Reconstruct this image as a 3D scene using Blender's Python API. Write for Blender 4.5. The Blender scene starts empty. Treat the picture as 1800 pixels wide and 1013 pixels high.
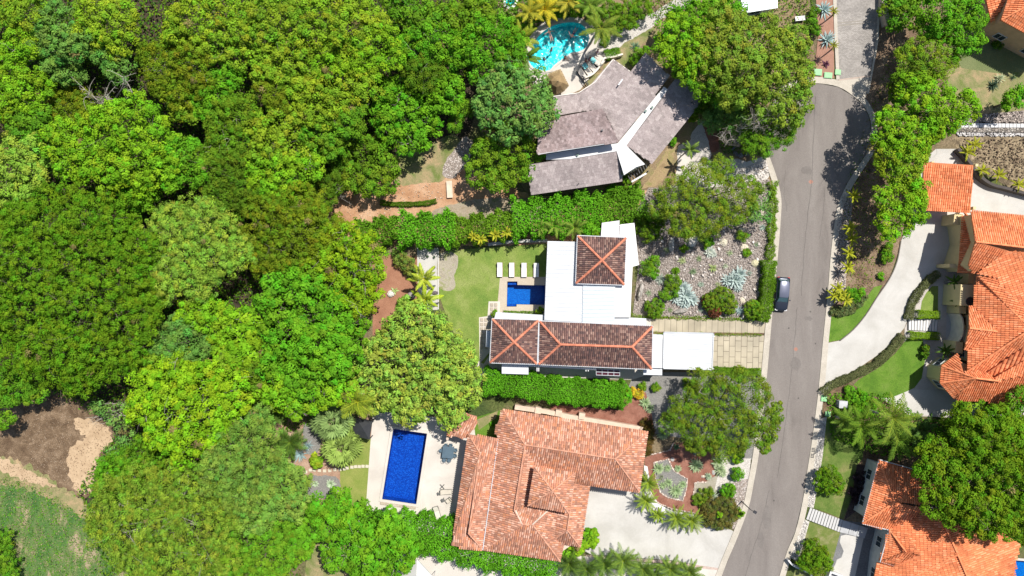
import bpy, math, random
import numpy as np
from mathutils import Vector, Matrix
from mathutils.geometry import tessellate_polygon

# ---------------------------------------------------------------- camera, sky, sun, exposure
H = 91.0            # flying height of the drone
S = 13.3            # photo pixels per metre on the ground
SC = bpy.context.scene
COL = SC.collection
cam_d = bpy.data.cameras.new('camera'); cam = bpy.data.objects.new('camera', cam_d); COL.objects.link(cam)
cam.location = (0, 0, H); cam.rotation_euler = (0, 0, 0)
cam_d.sensor_width = 36; cam_d.lens = 36 * H / (1800 / S); cam_d.clip_end = 3000; cam_d.clip_start = 1
SC.camera = cam
SUNV = Vector((.36, .42, 1)).normalized()
w = bpy.data.worlds.new('World'); SC.world = w; w.use_nodes = True
nt = w.node_tree; sky = nt.nodes.new('ShaderNodeTexSky'); sky.sky_type = 'NISHITA'; sky.sun_disc = False
sky.sun_elevation = math.asin(SUNV.z); sky.sun_rotation = math.atan2(SUNV.x, SUNV.y)
nt.links.new(sky.outputs[0], nt.nodes['Background'].inputs[0]); nt.nodes['Background'].inputs[1].default_value = 0.088
sd = bpy.data.lights.new('sun', 'SUN'); sd.energy = 4.9; sd.angle = math.radians(.5); sd.color = (1, .96, .9)
so = bpy.data.objects.new('sun', sd); COL.objects.link(so); so.rotation_euler = (-SUNV).to_track_quat('-Z', 'Y').to_euler()
so.location = (40, 40, 100)
SC.view_settings.view_transform = 'Standard'; SC.view_settings.look = 'None'
SC.view_settings.exposure = 0.3; SC.view_settings.gamma = 1
SC.cycles.max_bounces = 6; SC.cycles.transparent_max_bounces = 6; SC.cycles.caustics_reflective = False; SC.cycles.caustics_refractive = False

R = np.random.default_rng(7)
random.seed(5)

def P(px, py, h=0.0):
    k = (H - h) / H
    return Vector(((px - 900) / S * k, (506.5 - py) / S * k, h))

# ---------------------------------------------------------------- materials
def newmat(name):
    m = bpy.data.materials.new(name); m.use_nodes = True
    return m, m.node_tree, m.node_tree.nodes['Principled BSDF']
def col4(c): return (c[0], c[1], c[2], 1)
MATS = {}
def plain(name, c, rough=.6, metal=0, spec=.5, var=.12, scale=1.5):
    if name in MATS: return MATS[name]
    m, t, b = newmat(name); b.inputs['Roughness'].default_value = rough; b.inputs['Metallic'].default_value = metal
    b.inputs['Specular IOR Level'].default_value = spec
    g = t.nodes.new('ShaderNodeNewGeometry'); n = t.nodes.new('ShaderNodeTexNoise'); n.inputs['Scale'].default_value = scale; n.inputs['Detail'].default_value = 5
    t.links.new(g.outputs['Position'], n.inputs['Vector'])
    r = t.nodes.new('ShaderNodeMapRange'); r.inputs[1].default_value = .3; r.inputs[2].default_value = .7; r.inputs[3].default_value = 1 - var; r.inputs[4].default_value = 1 + var
    t.links.new(n.outputs[0], r.inputs[0])
    mx = t.nodes.new('ShaderNodeVectorMath'); mx.operation = 'SCALE'; mx.inputs[0].default_value = c[:3]; t.links.new(r.outputs[0], mx.inputs['Scale'])
    t.links.new(mx.outputs[0], b.inputs['Base Color']); MATS[name] = m
    return m
def ground(name, cols, scale=.6, rough=.9, bump=.3, fine=8, finev=.25, stops=(.35, .5, .65), bscale=None, stretch=None):
    """noise blend of several real ground colours + fine grain + bump"""
    m, t, b = newmat(name); L = t.links.new; N = t.nodes.new
    b.inputs['Roughness'].default_value = rough; b.inputs['Specular IOR Level'].default_value = .25
    g = N('ShaderNodeNewGeometry'); pos = g.outputs['Position']
    if stretch:
        mp = N('ShaderNodeMapping'); mp.inputs['Rotation'].default_value[2] = stretch[0]; mp.inputs['Scale'].default_value = (stretch[1], stretch[2], 1); L(pos, mp.inputs[0]); pos = mp.outputs[0]
    n = N('ShaderNodeTexNoise'); n.inputs['Scale'].default_value = scale; n.inputs['Detail'].default_value = 7; n.inputs['Roughness'].default_value = .62; n.inputs['Distortion'].default_value = .4
    L(pos, n.inputs['Vector'])
    cr = N('ShaderNodeValToRGB'); e = cr.color_ramp.elements
    e[0].position = stops[0]; e[0].color = col4(cols[0]); e[1].position = stops[-1]; e[1].color = col4(cols[-1])
    for i, c in enumerate(cols[1:-1]):
        x = cr.color_ramp.elements.new(stops[0] + (stops[-1] - stops[0]) * (i + 1) / (len(cols) - 1)); x.color = col4(c)
    L(n.outputs[0], cr.inputs[0])
    n2 = N('ShaderNodeTexNoise'); n2.inputs['Scale'].default_value = fine; n2.inputs['Detail'].default_value = 4; L(g.outputs['Position'], n2.inputs['Vector'])
    r = N('ShaderNodeMapRange'); r.inputs[1].default_value = .3; r.inputs[2].default_value = .7; r.inputs[3].default_value = 1 - finev; r.inputs[4].default_value = 1 + finev; L(n2.outputs[0], r.inputs[0])
    mx = N('ShaderNodeVectorMath'); mx.operation = 'SCALE'; L(cr.outputs[0], mx.inputs[0]); L(r.outputs[0], mx.inputs['Scale']); L(mx.outputs[0], b.inputs['Base Color'])
    bp = N('ShaderNodeBump'); bp.inputs['Strength'].default_value = bump; bp.inputs['Distance'].default_value = .15; L(n2.outputs[0], bp.inputs['Height']); L(bp.outputs[0], b.inputs['Normal'])
    MATS[name] = m; return m
def stones(name, cols, scale=4, bump=.8, dark=(.05, .045, .04)):
    m, t, b = newmat(name); L = t.links.new; N = t.nodes.new; b.inputs['Roughness'].default_value = .9
    g = N('ShaderNodeNewGeometry'); v = N('ShaderNodeTexVoronoi'); v.inputs['Scale'].default_value = scale; L(g.outputs['Position'], v.inputs['Vector'])
    sp = N('ShaderNodeSeparateColor'); L(v.outputs['Color'], sp.inputs[0])
    cr = N('ShaderNodeValToRGB'); cr.color_ramp.interpolation = 'CONSTANT'; e = cr.color_ramp.elements
    e[0].color = col4(cols[0]); e[1].position = (len(cols) - 1) / len(cols); e[1].color = col4(cols[-1])
    for i, c in enumerate(cols[1:-1]): x = e.new((i + 1) / len(cols)); x.color = col4(c)
    L(sp.outputs[0], cr.inputs[0])
    v2 = N('ShaderNodeTexVoronoi'); v2.feature = 'DISTANCE_TO_EDGE'; v2.inputs['Scale'].default_value = scale; L(g.outputs['Position'], v2.inputs['Vector'])
    r = N('ShaderNodeMapRange'); r.inputs[2].default_value = .12; L(v2.outputs['Distance'], r.inputs[0])
    mx = N('ShaderNodeMix'); mx.data_type = 'RGBA'; mx.inputs[6].default_value = col4(dark); L(r.outputs[0], mx.inputs[0]); L(cr.outputs[0], mx.inputs[7]); L(mx.outputs[2], b.inputs['Base Color'])
    bp = N('ShaderNodeBump'); bp.inputs['Strength'].default_value = bump; bp.inputs['Distance'].default_value = .12; L(r.outputs[0], bp.inputs['Height']); L(bp.outputs[0], b.inputs['Normal'])
    MATS[name] = m; return m
def bricks(name, c1, c2, mortar, w=.25, h=.12, rot=0, msize=.012, offset=.5, bump=.4, bias=0):
    m, t, b = newmat(name); L = t.links.new; N = t.nodes.new; b.inputs['Roughness'].default_value = .85
    g = N('ShaderNodeNewGeometry'); mp = N('ShaderNodeMapping'); mp.inputs['Rotation'].default_value[2] = rot; L(g.outputs['Position'], mp.inputs[0])
    br = N('ShaderNodeTexBrick'); br.inputs['Scale'].default_value = 1; br.inputs['Brick Width'].default_value = w; br.inputs['Row Height'].default_value = h
    br.inputs['Mortar Size'].default_value = msize; br.offset = offset; br.inputs['Color1'].default_value = col4(c1); br.inputs['Color2'].default_value = col4(c2); br.inputs['Mortar'].default_value = col4(mortar)
    L(mp.outputs[0], br.inputs['Vector'])
    n = N('ShaderNodeTexNoise'); n.inputs['Scale'].default_value = .5; n.inputs['Detail'].default_value = 6; L(g.outputs['Position'], n.inputs['Vector'])
    r = N('ShaderNodeMapRange'); r.inputs[1].default_value = .3; r.inputs[2].default_value = .7; r.inputs[3].default_value = .8; r.inputs[4].default_value = 1.15; L(n.outputs[0], r.inputs[0])
    mx = N('ShaderNodeVectorMath'); mx.operation = 'SCALE'; L(br.outputs[0], mx.inputs[0]); L(r.outputs[0], mx.inputs['Scale']); L(mx.outputs[0], b.inputs['Base Color'])
    bp = N('ShaderNodeBump'); bp.invert = True; bp.inputs['Strength'].default_value = bump; bp.inputs['Distance'].default_value = .03; L(br.outputs['Fac'], bp.inputs['Height']); L(bp.outputs[0], b.inputs['Normal'])
    MATS[name] = m; return m
def attrmat(name, rough=.7, trans=0.0, spec=.3, mul=1.0, bump=0):
    """colour comes from the per-leaf / per-tile attribute 'tint'"""
    m, t, b = newmat(name); L = t.links.new; N = t.nodes.new
    a = N('ShaderNodeAttribute'); a.attribute_name = 'tint'; L(a.outputs['Color'], b.inputs['Base Color'])
    b.inputs['Roughness'].default_value = rough; b.inputs['Specular IOR Level'].default_value = spec
    if bump:
        g = N('ShaderNodeNewGeometry'); n = N('ShaderNodeTexNoise'); n.inputs['Scale'].default_value = 9; n.inputs['Detail'].default_value = 4; L(g.outputs['Position'], n.inputs['Vector'])
        r = N('ShaderNodeMapRange'); r.inputs[1].default_value = .3; r.inputs[2].default_value = .7; r.inputs[3].default_value = .75; r.inputs[4].default_value = 1.2; L(n.outputs[0], r.inputs[0])
        mx = N('ShaderNodeVectorMath'); mx.operation = 'SCALE'; L(a.outputs['Color'], mx.inputs[0]); L(r.outputs[0], mx.inputs['Scale']); L(mx.outputs[0], b.inputs['Base Color'])
    if trans:
        tr = N('ShaderNodeBsdfTranslucent'); L(a.outputs['Color'], tr.inputs['Color'])
        ms = N('ShaderNodeMixShader'); ms.inputs[0].default_value = trans; L(b.outputs[0], ms.inputs[1]); L(tr.outputs[0], ms.inputs[2])
        L(ms.outputs[0], t.nodes['Material Output'].inputs['Surface'])
    MATS[name] = m; return m
def watermat(name, tint, wave=1.2, strength=.35):
    m, t, b = newmat(name); L = t.links.new; N = t.nodes.new; t.nodes.remove(b)
    tr = N('ShaderNodeBsdfTransparent'); tr.inputs[0].default_value = col4(tint)
    gl = N('ShaderNodeBsdfGlossy'); gl.inputs['Roughness'].default_value = .06
    fr = N('ShaderNodeFresnel'); fr.inputs[0].default_value = 1.33
    g = N('ShaderNodeNewGeometry'); n = N('ShaderNodeTexNoise'); n.inputs['Scale'].default_value = wave; n.inputs['Detail'].default_value = 3; L(g.outputs['Position'], n.inputs['Vector'])
    bp = N('ShaderNodeBump'); bp.inputs['Strength'].default_value = strength; bp.inputs['Distance'].default_value = .1; L(n.outputs[0], bp.inputs['Height'])
    L(bp.outputs[0], gl.inputs['Normal']); L(bp.outputs[0], fr.inputs['Normal'])
    ms = N('ShaderNodeMixShader'); L(fr.outputs[0], ms.inputs[0]); L(tr.outputs[0], ms.inputs[1]); L(gl.outputs[0], ms.inputs[2])
    L(ms.outputs[0], t.nodes['Material Output'].inputs['Surface']); MATS[name] = m; return m

LEAF = attrmat('leaf', .7, .20, .06)
SUCC = attrmat('succulent', .45, .05, .4)
CLAY = attrmat('clay_tile', .85, 0, .2, bump=1)
BARK = ground('bark', [(.10, .08, .06), (.2, .17, .13)], 2, bump=.5)
PALEBARK = ground('pale_bark', [(.30, .27, .22), (.46, .42, .36)], 2, bump=.4)
WHITE = plain('white_render', (.66, .65, .63), .7, var=.07, scale=.6)
WMETAL = plain('white_metal', (.545, .56, .575), .5, var=.06, scale=.7)
CREAM = plain('cream_render', (.62, .50, .27), .8, var=.06)
DARK = plain('dark_metal', (.03, .03, .035), .5)
GLASS = plain('window_glass', (.03, .045, .055), .08, spec=.8)
STONEW = stones('stone_wall', [(.2, .17, .14), (.3, .26, .22), (.4, .36, .31)], 3)

# ---------------------------------------------------------------- object helpers
ORG = {}
def tag(o, label=None, cat=None, group=None, kind=None):
    if label: o['label'] = label
    if cat: o['category'] = cat
    if group: o['group'] = group
    if kind: o['kind'] = kind
    return o
def thing(name, loc, label, cat, group=None, rz=0):
    o = bpy.data.objects.new(name, None); COL.objects.link(o); o.location = loc; o.rotation_euler = (0, 0, rz)
    o.empty_display_size = .3
    ORG[o.name] = Vector(loc); return tag(o, label, cat, group)
class G:
    """collects geometry for ONE mesh object"""
    def __init__(s): s.V = []; s.F = []; s.C = []; s.n = 0
    def add(s, V, F, c=None):
        V = np.asarray(V, float).reshape(-1, 3)
        s.V.append(V); s.F += [tuple(int(i) + s.n for i in f) for f in F]
        s.C.append(np.tile(np.array(c if c is not None else (1, 1, 1), float), (len(V), 1)) if np.ndim(c) < 2 else np.asarray(c))
        s.n += len(V)
    def box(s, c, d, rz=0, rx=0, ry=0, col=None):
        x, y, z = d[0] / 2, d[1] / 2, d[2] / 2
        V = [Vector(v) for v in ((-x, -y, -z), (x, -y, -z), (x, y, -z), (-x, y, -z), (-x, -y, z), (x, -y, z), (x, y, z), (-x, y, z))]
        M = Matrix.Translation(c) @ Matrix.Rotation(rz, 4, 'Z') @ Matrix.Rotation(ry, 4, 'Y') @ Matrix.Rotation(rx, 4, 'X')
        s.add([M @ v for v in V], [(0, 3, 2, 1), (4, 5, 6, 7), (0, 1, 5, 4), (1, 2, 6, 5), (2, 3, 7, 6), (3, 0, 4, 7)], col)
    def tube(s, pts, rad, n=6, col=None):
        pts = np.asarray(pts, float); k = len(pts)
        if np.ndim(rad) == 0: rad = [rad] * k
        T = np.gradient(pts, axis=0); T /= np.linalg.norm(T, axis=1)[:, None] + 1e-9
        ref = np.array([0, 0, 1.]) if abs(T[0][2]) < .9 else np.array([1., 0, 0])
        V = []
        for i in range(k):
            a = np.cross(T[i], ref); a /= np.linalg.norm(a) + 1e-9; b = np.cross(T[i], a)
            for j in range(n):
                q = 2 * math.pi * j / n; V.append(pts[i] + rad[i] * (math.cos(q) * a + math.sin(q) * b))
        F = [(i * n + j, i * n + (j + 1) % n, (i + 1) * n + (j + 1) % n, (i + 1) * n + j) for i in range(k - 1) for j in range(n)]
        F += [tuple(range(n))[::-1], tuple(range((k - 1) * n, k * n))]
        s.add(V, F, col)
    def prism(s, poly, z0, z1, col=None):
        """poly: list of xy; z may be numbers or per-vertex lists"""
        n = len(poly); a = z0 if np.ndim(z0) else [z0] * n; b = z1 if np.ndim(z1) else [z1] * n
        V = [(p[0], p[1], a[i]) for i, p in enumerate(poly)] + [(p[0], p[1], b[i]) for i, p in enumerate(poly)]
        tri = tessellate_polygon([[Vector((p[0], p[1], 0)) for p in poly]])
        F = [t for t in tri] + [(t[0] + n, t[1] + n, t[2] + n) for t in tri] + [(i, (i + 1) % n, (i + 1) % n + n, i + n) for i in range(n)]
        s.add(V, F, col)
    def sphere(s, c, r, nu=10, nv=7, col=None, jit=0):
        r = np.array(r if np.ndim(r) else (r, r, r), float); V = [(0, 0, -1)]; F = []
        for i in range(1, nv):
            ph = -math.pi / 2 + math.pi * i / nv
            for j in range(nu): a = 2 * math.pi * j / nu; V.append((math.cos(ph) * math.cos(a), math.cos(ph) * math.sin(a), math.sin(ph)))
        V.append((0, 0, 1)); V = np.array(V)
        if jit: V *= 1 + R.normal(0, jit, (len(V), 1))
        for j in range(nu): F.append((0, 1 + (j + 1) % nu, 1 + j)); F.append((len(V) - 1, 1 + (nv - 2) * nu + j, 1 + (nv - 2) * nu + (j + 1) % nu))
        for i in range(nv - 2):
            for j in range(nu): F.append((1 + i * nu + j, 1 + i * nu + (j + 1) % nu, 1 + (i + 1) * nu + (j + 1) % nu, 1 + (i + 1) * nu + j))
        s.add(V * r + np.array(c), F, col)
    def build(s, name, mat, parent=None, smooth=False, local=False):
        V = np.concatenate(s.V) if s.V else np.zeros((0, 3))
        if parent is not None and not local: V = V - np.array(ORG[parent.name])
        me = bpy.data.meshes.new(name); me.from_pydata(V.tolist(), [], s.F); me.validate(); me.update()
        if len(me.vertices) == len(V):
            a = me.attributes.new('tint', 'FLOAT_COLOR', 'POINT'); C = np.ones((len(V), 4)); C[:, :3] = np.concatenate(s.C)[:, :3]; a.data.foreach_set('color', C.ravel())
        if mat: me.materials.append(mat)
        if smooth: me.polygons.foreach_set('use_smooth', [True] * len(me.polygons))
        o = bpy.data.objects.new(name, me); COL.objects.link(o)
        if parent is not None: o.parent = parent; ORG[o.name] = ORG[parent.name]
        return o
def quads(name, V, C, mat, parent=None, org=None):
    """V (n,4,3) loose quads, C (n,3) their own colours"""
    n = len(V); V = V.reshape(-1, 3)
    if parent is not None and org is None: V = V - np.array(ORG[parent.name])
    me = bpy.data.meshes.new(name); me.vertices.add(4 * n); me.vertices.foreach_set('co', V.astype(np.float32).ravel())
    me.loops.add(4 * n); me.loops.foreach_set('vertex_index', np.arange(4 * n, dtype=np.int32))
    me.polygons.add(n); me.polygons.foreach_set('loop_start', np.arange(0, 4 * n, 4, dtype=np.int32))
    me.update(calc_edges=True)
    a = me.attributes.new('tint', 'FLOAT_COLOR', 'POINT'); CC = np.ones((4 * n, 4), np.float32); CC[:, :3] = np.repeat(np.clip(C, 0, 1), 4, axis=0); a.data.foreach_set('color', CC.ravel())
    me.materials.append(mat); o = bpy.data.objects.new(name, me); COL.objects.link(o)
    if parent is not None: o.parent = parent; ORG[o.name] = ORG[parent.name]
    return o
def copy_tree(o, loc, rz, label, group, scale=1):
    c = o.copy(); COL.objects.link(c); c.location = loc; c.rotation_euler = (0, 0, rz); c.scale = (scale,) * 3; ORG[c.name] = Vector(loc)
    c['label'] = label; c['group'] = group
    for ch in [x for x in bpy.data.objects if x.parent == o]:
        d = ch.copy(); COL.objects.link(d); d.parent = c
        for g in [x for x in bpy.data.objects if x.parent == ch]:
            e = g.copy(); COL.objects.link(e); e.parent = d
    return c
def smooth(pts, k=5, closed=True):
    pts = [Vector((p[0], p[1])) for p in pts]; n = len(pts); out = []
    for i in range(n if closed else n - 1):
        g = (lambda j: pts[j % n]) if closed else (lambda j: pts[min(max(j, 0), n - 1)])
        a, b, c, d = g(i - 1), g(i), g(i + 1), g(i + 2)
        for q in range(k):
            t = q / k; out.append(.5 * ((2 * b) + (c - a) * t + (2 * a - 5 * b + 4 * c - d) * t * t + (3 * b - a - 3 * c + d) * t ** 3))
    if not closed: out.append(pts[-1])
    return [(v.x, v.y) for v in out]
ZL = [0.0]; LAY = []
def ragged(pts, amp):
    out = []; n = len(pts)
    for i in range(n):
        a, b = Vector(pts[i]), Vector(pts[(i + 1) % n]); L = (b - a).length; k = max(int(L / 3.5), 1); t = (b - a).normalized() if L else Vector((1, 0)); nr = Vector((-t.y, t.x))
        for j in range(k):
            q = a.lerp(b, j / k); s = math.sin(q.x * .31 + q.y * .17) + math.sin(q.x * .73 - q.y * .9 + 1) + R.normal(0, .7); q = q + nr * amp * s * .5; out.append((q.x, q.y))
    return out
def sheet(name, pts, mat, holes=(), sm=0, z=None, label=None, rough=None):
    """one flat ground surface, each laid 4 mm above the last"""
    bb = (min(p[0] for p in pts), min(p[1] for p in pts), max(p[0] for p in pts), max(p[1] for p in pts))
    if z is None:
        k = 1 + max([q[4] for q in LAY if q[0] < bb[2] and q[2] > bb[0] and q[1] < bb[3] and q[3] > bb[1]], default=0); LAY.append(bb + (k,)); z = .004 * k; ZL[0] = max(ZL[0], z)
    if sm: pts = smooth(pts, sm)
    rough = (1.1 if sm else 0) if rough is None else rough
    if rough: pts = ragged(pts, rough)
    rings = [[P(*p).xy.to_3d() for p in pts]] + [[P(*p).xy.to_3d() for p in h] for h in holes]
    tri = tessellate_polygon(rings); V = [v for r in rings for v in r]
    g = G(); F = []
    for t in tri:
        a, b, c = (V[i] for i in t)
        F.append(tuple(t) if (b - a).cross(c - a).z > 0 else (t[0], t[2], t[1]))
    g.add([(v.x, v.y, z) for v in V], F); o = g.build(name, mat); o['kind'] = 'structure'
    if label: o['label'] = label
    return o
def offset_line(pts, d, closed=False):
    pts = [Vector((p[0], p[1])) for p in pts]; n = len(pts); out = []
    for i in range(n):
        a = pts[(i - 1) % n] if (closed or i > 0) else None; c = pts[(i + 1) % n] if (closed or i < n - 1) else None; b = pts[i]
        t1 = (b - a).normalized() if a is not None else None; t2 = (c - b).normalized() if c is not None else None
        n1 = Vector((-t1.y, t1.x)) if t1 else None; n2 = Vector((-t2.y, t2.x)) if t2 else None
        if n1 is None: m = n2
        elif n2 is None: m = n1
        else:
            m = n1 + n2
            m = m / max(m.dot(n1), .35) if m.length > 1e-6 else n1
        out.append(b + m * d)
    return out
def ribbon(g, line, o0, o1, z0, z1, col=None):
    """solid strip beside a polyline (world xy), between offsets o0..o1"""
    a = offset_line(line, o0); b = offset_line(line, o1)
    for i in range(len(a) - 1):
        q = [a[i], a[i + 1], b[i + 1], b[i]]
        g.add([(p.x, p.y, z0) for p in q] + [(p.x, p.y, z1) for p in q], [(0, 3, 2, 1), (4, 5, 6, 7), (0, 1, 5, 4), (2, 3, 7, 6)] + ([(3, 0, 4, 7)] if i == 0 else []) + ([(1, 2, 6, 5)] if i == len(a) - 2 else []), col)
def wline(pts, h=0): return [P(p[0], p[1], h).xy for p in pts]
def inpoly(x, y, poly):
    poly = np.asarray(poly, float); r = np.zeros(len(x), bool); n = len(poly)
    for i in range(n):
        x1, y1 = poly[i][:2]; x2, y2 = poly[(i + 1) % n][:2]
        c = ((y1 > y) != (y2 > y)) & (x < (x2 - x1) * (y - y1) / (y2 - y1 + 1e-12) + x1); r ^= c
    return r
def scatter(polypx, n, rng=None):
    rng = rng or R
    w_ = np.array([P(*p).xy for p in polypx]); lo, hi = w_.min(0), w_.max(0); out = np.zeros((0, 2))
    while len(out) < n:
        q = rng.uniform(lo, hi, (2 * n, 2)); out = np.concatenate([out, q[inpoly(q[:, 0], q[:, 1], w_)]])
    return out[:n]

# ---------------------------------------------------------------- foliage
def norm(a): return a / (np.linalg.norm(a, axis=-1, keepdims=True) + 1e-9)
def leafquads(p, nrm, size, asp=.55, rng=R, axis=None):
    n = len(p); a = rng.normal(size=(n, 3)) if axis is None else axis + rng.normal(0, .25, (n, 3))
    u = norm(np.cross(nrm, a)) if axis is None else norm(a - nrm * (a * nrm).sum(1, keepdims=True))
    v = np.cross(nrm, u); s = (size * rng.uniform(.7, 1.3, (n, 1)))
    u = u * s * .5; v = v * s * .5 * asp; d = nrm * s * .12
    return np.stack([p - u - d, p + v + d * .3, p + u - d, p - v + d * .3], axis=1)
PAL = dict(lime=(.185, .385, .015), vivid=(.12, .325, .014), green=(.12, .28, .015), yel=(.215, .36, .02), olive=(.15, .235, .012), pale=(.25, .42, .045),
           blue=(.13, .28, .045), dark=(.055, .14, .02), mid=(.135, .27, .015), deep=(.10, .20, .012), feather=(.19, .33, .02), gold=(.55, .45, .03), grey=(.15, .31, .06), hedge=(.12, .36, .015), red=(.16, .06, .03))
STY = dict(  # clump radius, leaf size, leaves per clump, flatness of lobes, clump flatness, aspect, coverage
    broad=(.66, .36, 46, .62, .72, .6, 1.25), clump=(.58, .27, 54, .58, .8, .62, 1.2), fine=(.48, .20, 50, .50, .65, .6, 1.4),
    feather=(.50, .20, 56, .5, .55, .46, 1.5), rosette=(.55, .44, 22, .6, .6, .42, 1.5), bigleaf=(.8, .55, 34, .6, .6, .5, 1.3), loose=(.8, .30, 36, .6, .6, .5, .8),
    tuft=(.34, .18, 44, .75, .8, .55, 1.3), small=(.25, .13, 44, .85, .85, .6, 1.5), blade=(.32, .5, 26, .6, .9, .14, 1.2))
def crown_geo(lobes, style, colr, rng, dens=1.0):
    rc, ls, per, fl, cf, asp, cov = STY[style]; PP = []; NN = []; CC = []; AX = []; base = np.array(PAL[colr] if isinstance(colr, str) else colr) * 1.03
    L = [(np.array(c), r, rz) for c, r, rz in lobes]
    for li, (c, r, rz) in enumerate(L):
        rcl = min(rc, r * .45) if r > .5 else r * .5
        n = max(int(cov * 2.2 * (r / rcl) ** 2 * dens), 6)
        z = rng.uniform(-.25, 1, n) ** 1; a = rng.uniform(0, 2 * math.pi, n); q = np.sqrt(np.clip(1 - z * z, 0, 1))
        d = np.stack([q * np.cos(a), q * np.sin(a), z], 1)
        k = rng.uniform(.68, 1.12, (n, 1)); k[z > .3] = rng.uniform(.74, 1.1, (int((z > .3).sum()), 1))
        if style == 'small': k = rng.uniform(.9, 1.04, (n, 1))
        # uneven outline
        ph = rng.uniform(0, 6.28, 3); und = 1 + .12 * np.sin(3 * a + ph[0]) + .10 * np.sin(5 * a + ph[1]) + .06 * np.sin(9 * a + ph[2])
        if style in ('small', 'tuft', 'blade'): und = 1 + (und - 1) * (.2 if style == 'small' else .6)
        f_ = .3 if style in ('small', 'tuft', 'blade') else .6
        pos = c + d * np.array([r - rcl * f_, r - rcl * f_, rz - rcl * .4]) * k * und[:, None]
        keep = np.ones(n, bool)
        for lj, (c2, r2, rz2) in enumerate(L):
            if lj != li: keep &= (((pos - c2) / np.array([r2, r2, rz2])) ** 2).sum(1) > .55
        pos = pos[keep]; d = d[keep]; n = len(pos)
        if n == 0: continue
        cb = base * rng.uniform(.78, 1.2, (n, 1)) * (1 + rng.normal(0, .06, (n, 3))); cb[:, :1] *= rng.uniform(.78, 1.3, (n, 1)); br = rng.random(n) < (.006 if r > 1 else 0); cb[br] = np.array([.24, .20, .07]) * rng.uniform(.7, 1.2, (int(br.sum()), 1))
        rr = rcl * rng.uniform(.7, 1.25, n)
        e = norm(rng.normal(size=(n, per, 3)) + .55 * np.array([0, 0, 1]) + .45 * d[:, None, :])
        rad = rng.uniform(.5, 1.06, (n, per, 1)) ** .7 * rr[:, None, None]
        p = pos[:, None, :] + e * rad * np.array([1, 1, cf])
        nm = norm(e * 1.1 + .36 * rng.normal(size=e.shape) + np.array([0, 0, .42]))
        cc = cb[:, None, :] * rng.uniform(.82, 1.18, (n, per, 1)) * np.ones(3)
        PP.append(p.reshape(-1, 3)); NN.append(nm.reshape(-1, 3)); CC.append(cc.reshape(-1, 3)); AX.append(e.reshape(-1, 3))
        # inner leaves, tinted darker to put the crown's inside shade into their colour
        m = int(n * per * .28); dd = norm(rng.normal(size=(m, 3)) + np.array([0, 0, .3])); dd[:, 2] = np.abs(dd[:, 2]) * 1.0 - .15
        pi = c + dd * np.array([r, r, rz]) * rng.uniform(.45, .84, (m, 1))
        PP.append(pi); NN.append(norm(rng.normal(size=(m, 3)) + np.array([0, 0, 1.2]))); CC.append(base * rng.uniform(.7, 1.1, (m, 1)) * np.ones(3)); AX.append(dd)
    p = np.concatenate(PP); nn = np.concatenate(NN); cc = np.concatenate(CC); ax = np.concatenate(AX)
    p[:, 2] = np.maximum(p[:, 2], .06)
    sz = np.full((len(p), 1), ls)
    return leafquads(p, nn, sz, asp, rng, axis=ax if style in ('rosette', 'blade', 'bigleaf') else None), cc
def limb(a, b, rng, k=5, bend=.12):
    a = np.array(a, float); b = np.array(b, float); L = np.linalg.norm(b - a); t = np.linspace(0, 1, k)[:, None]
    off = rng.normal(0, bend * L, 3) * np.array([1, 1, .4]); return a + (b - a) * t + off * (np.sin(math.pi * t)) * .8
def trunk_geo(g, base, lobes, rng, rad, twigs=3, mat=None):
    c = np.mean([l[0] for l in lobes], axis=0); hz = min(l[0][2] for l in lobes)
    fork = np.array([base[0] * .7 + c[0] * .3, base[1] * .7 + c[1] * .3, max(hz * .45, .3)])
    g.tube(limb((base[0], base[1], -.2), fork, rng, 5, .05), np.linspace(rad * 1.25, rad * .8, 5), 8)
    for (lc, r, rz) in lobes:
        lc = np.array(lc); g.tube(limb(fork, lc, rng), np.linspace(rad * .6, rad * .25, 5), 6)
        for _ in range(twigs):
            d = norm(rng.normal(size=3) + np.array([0, 0, .5])); e = lc + d * np.array([r, r, rz]) * rng.uniform(.8, 1.07)
            m = limb(lc, e, rng, 5, .15); g.tube(m, np.linspace(rad * .25, rad * .06, 5), 5)
            for _ in range(2):
                s = m[rng.integers(2, 4)]; g.tube(limb(s, s + rng.normal(0, r * .3, 3) + [0, 0, r * .12], rng, 4), np.linspace(rad * .09, rad * .03, 4), 4)
def tree(label, h, colr, style, lob, name='tree', cat='tree', group=None, dens=1.0, twigs=3, bark=None, seed=None, trad=None, part='crown'):
    """lob: (px, py, r_px) discs of the crown as seen from above"""
    rng = np.random.default_rng(seed if seed is not None else int(sum(l[0] * 7 + l[1] * 13 for l in lob)) % 99991)
    fl = STY[style][3]; L = []; k = (H - h * .8) / H; rmax = max(l[2] for l in lob)
    for (x, y, r) in lob:
        rr = r / S * k; rz = min(rr * fl, h * .55); zt = h * (.72 + .28 * r / rmax) * rng.uniform(.92, 1.04)
        z = max(zt - rz, .15); c = P(x, y, min(z + rz * .6, h)); L.append(((c.x, c.y, z), rr, rz))
    cx = np.mean([l[0][0] for l in L]); cy = np.mean([l[0][1] for l in L])
    o = thing(name, (cx, cy, 0), label, cat, group)
    V, C = crown_geo(L, style, colr, rng, dens); quads(part, V, C, LEAF, o)
    g = G(); trunk_geo(g, (cx, cy), L, rng, trad or max(h * .028, .03), twigs); g.build('trunk' if h > 2.5 else 'stem', bark or BARK, o, smooth=True)
    return o
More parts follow.
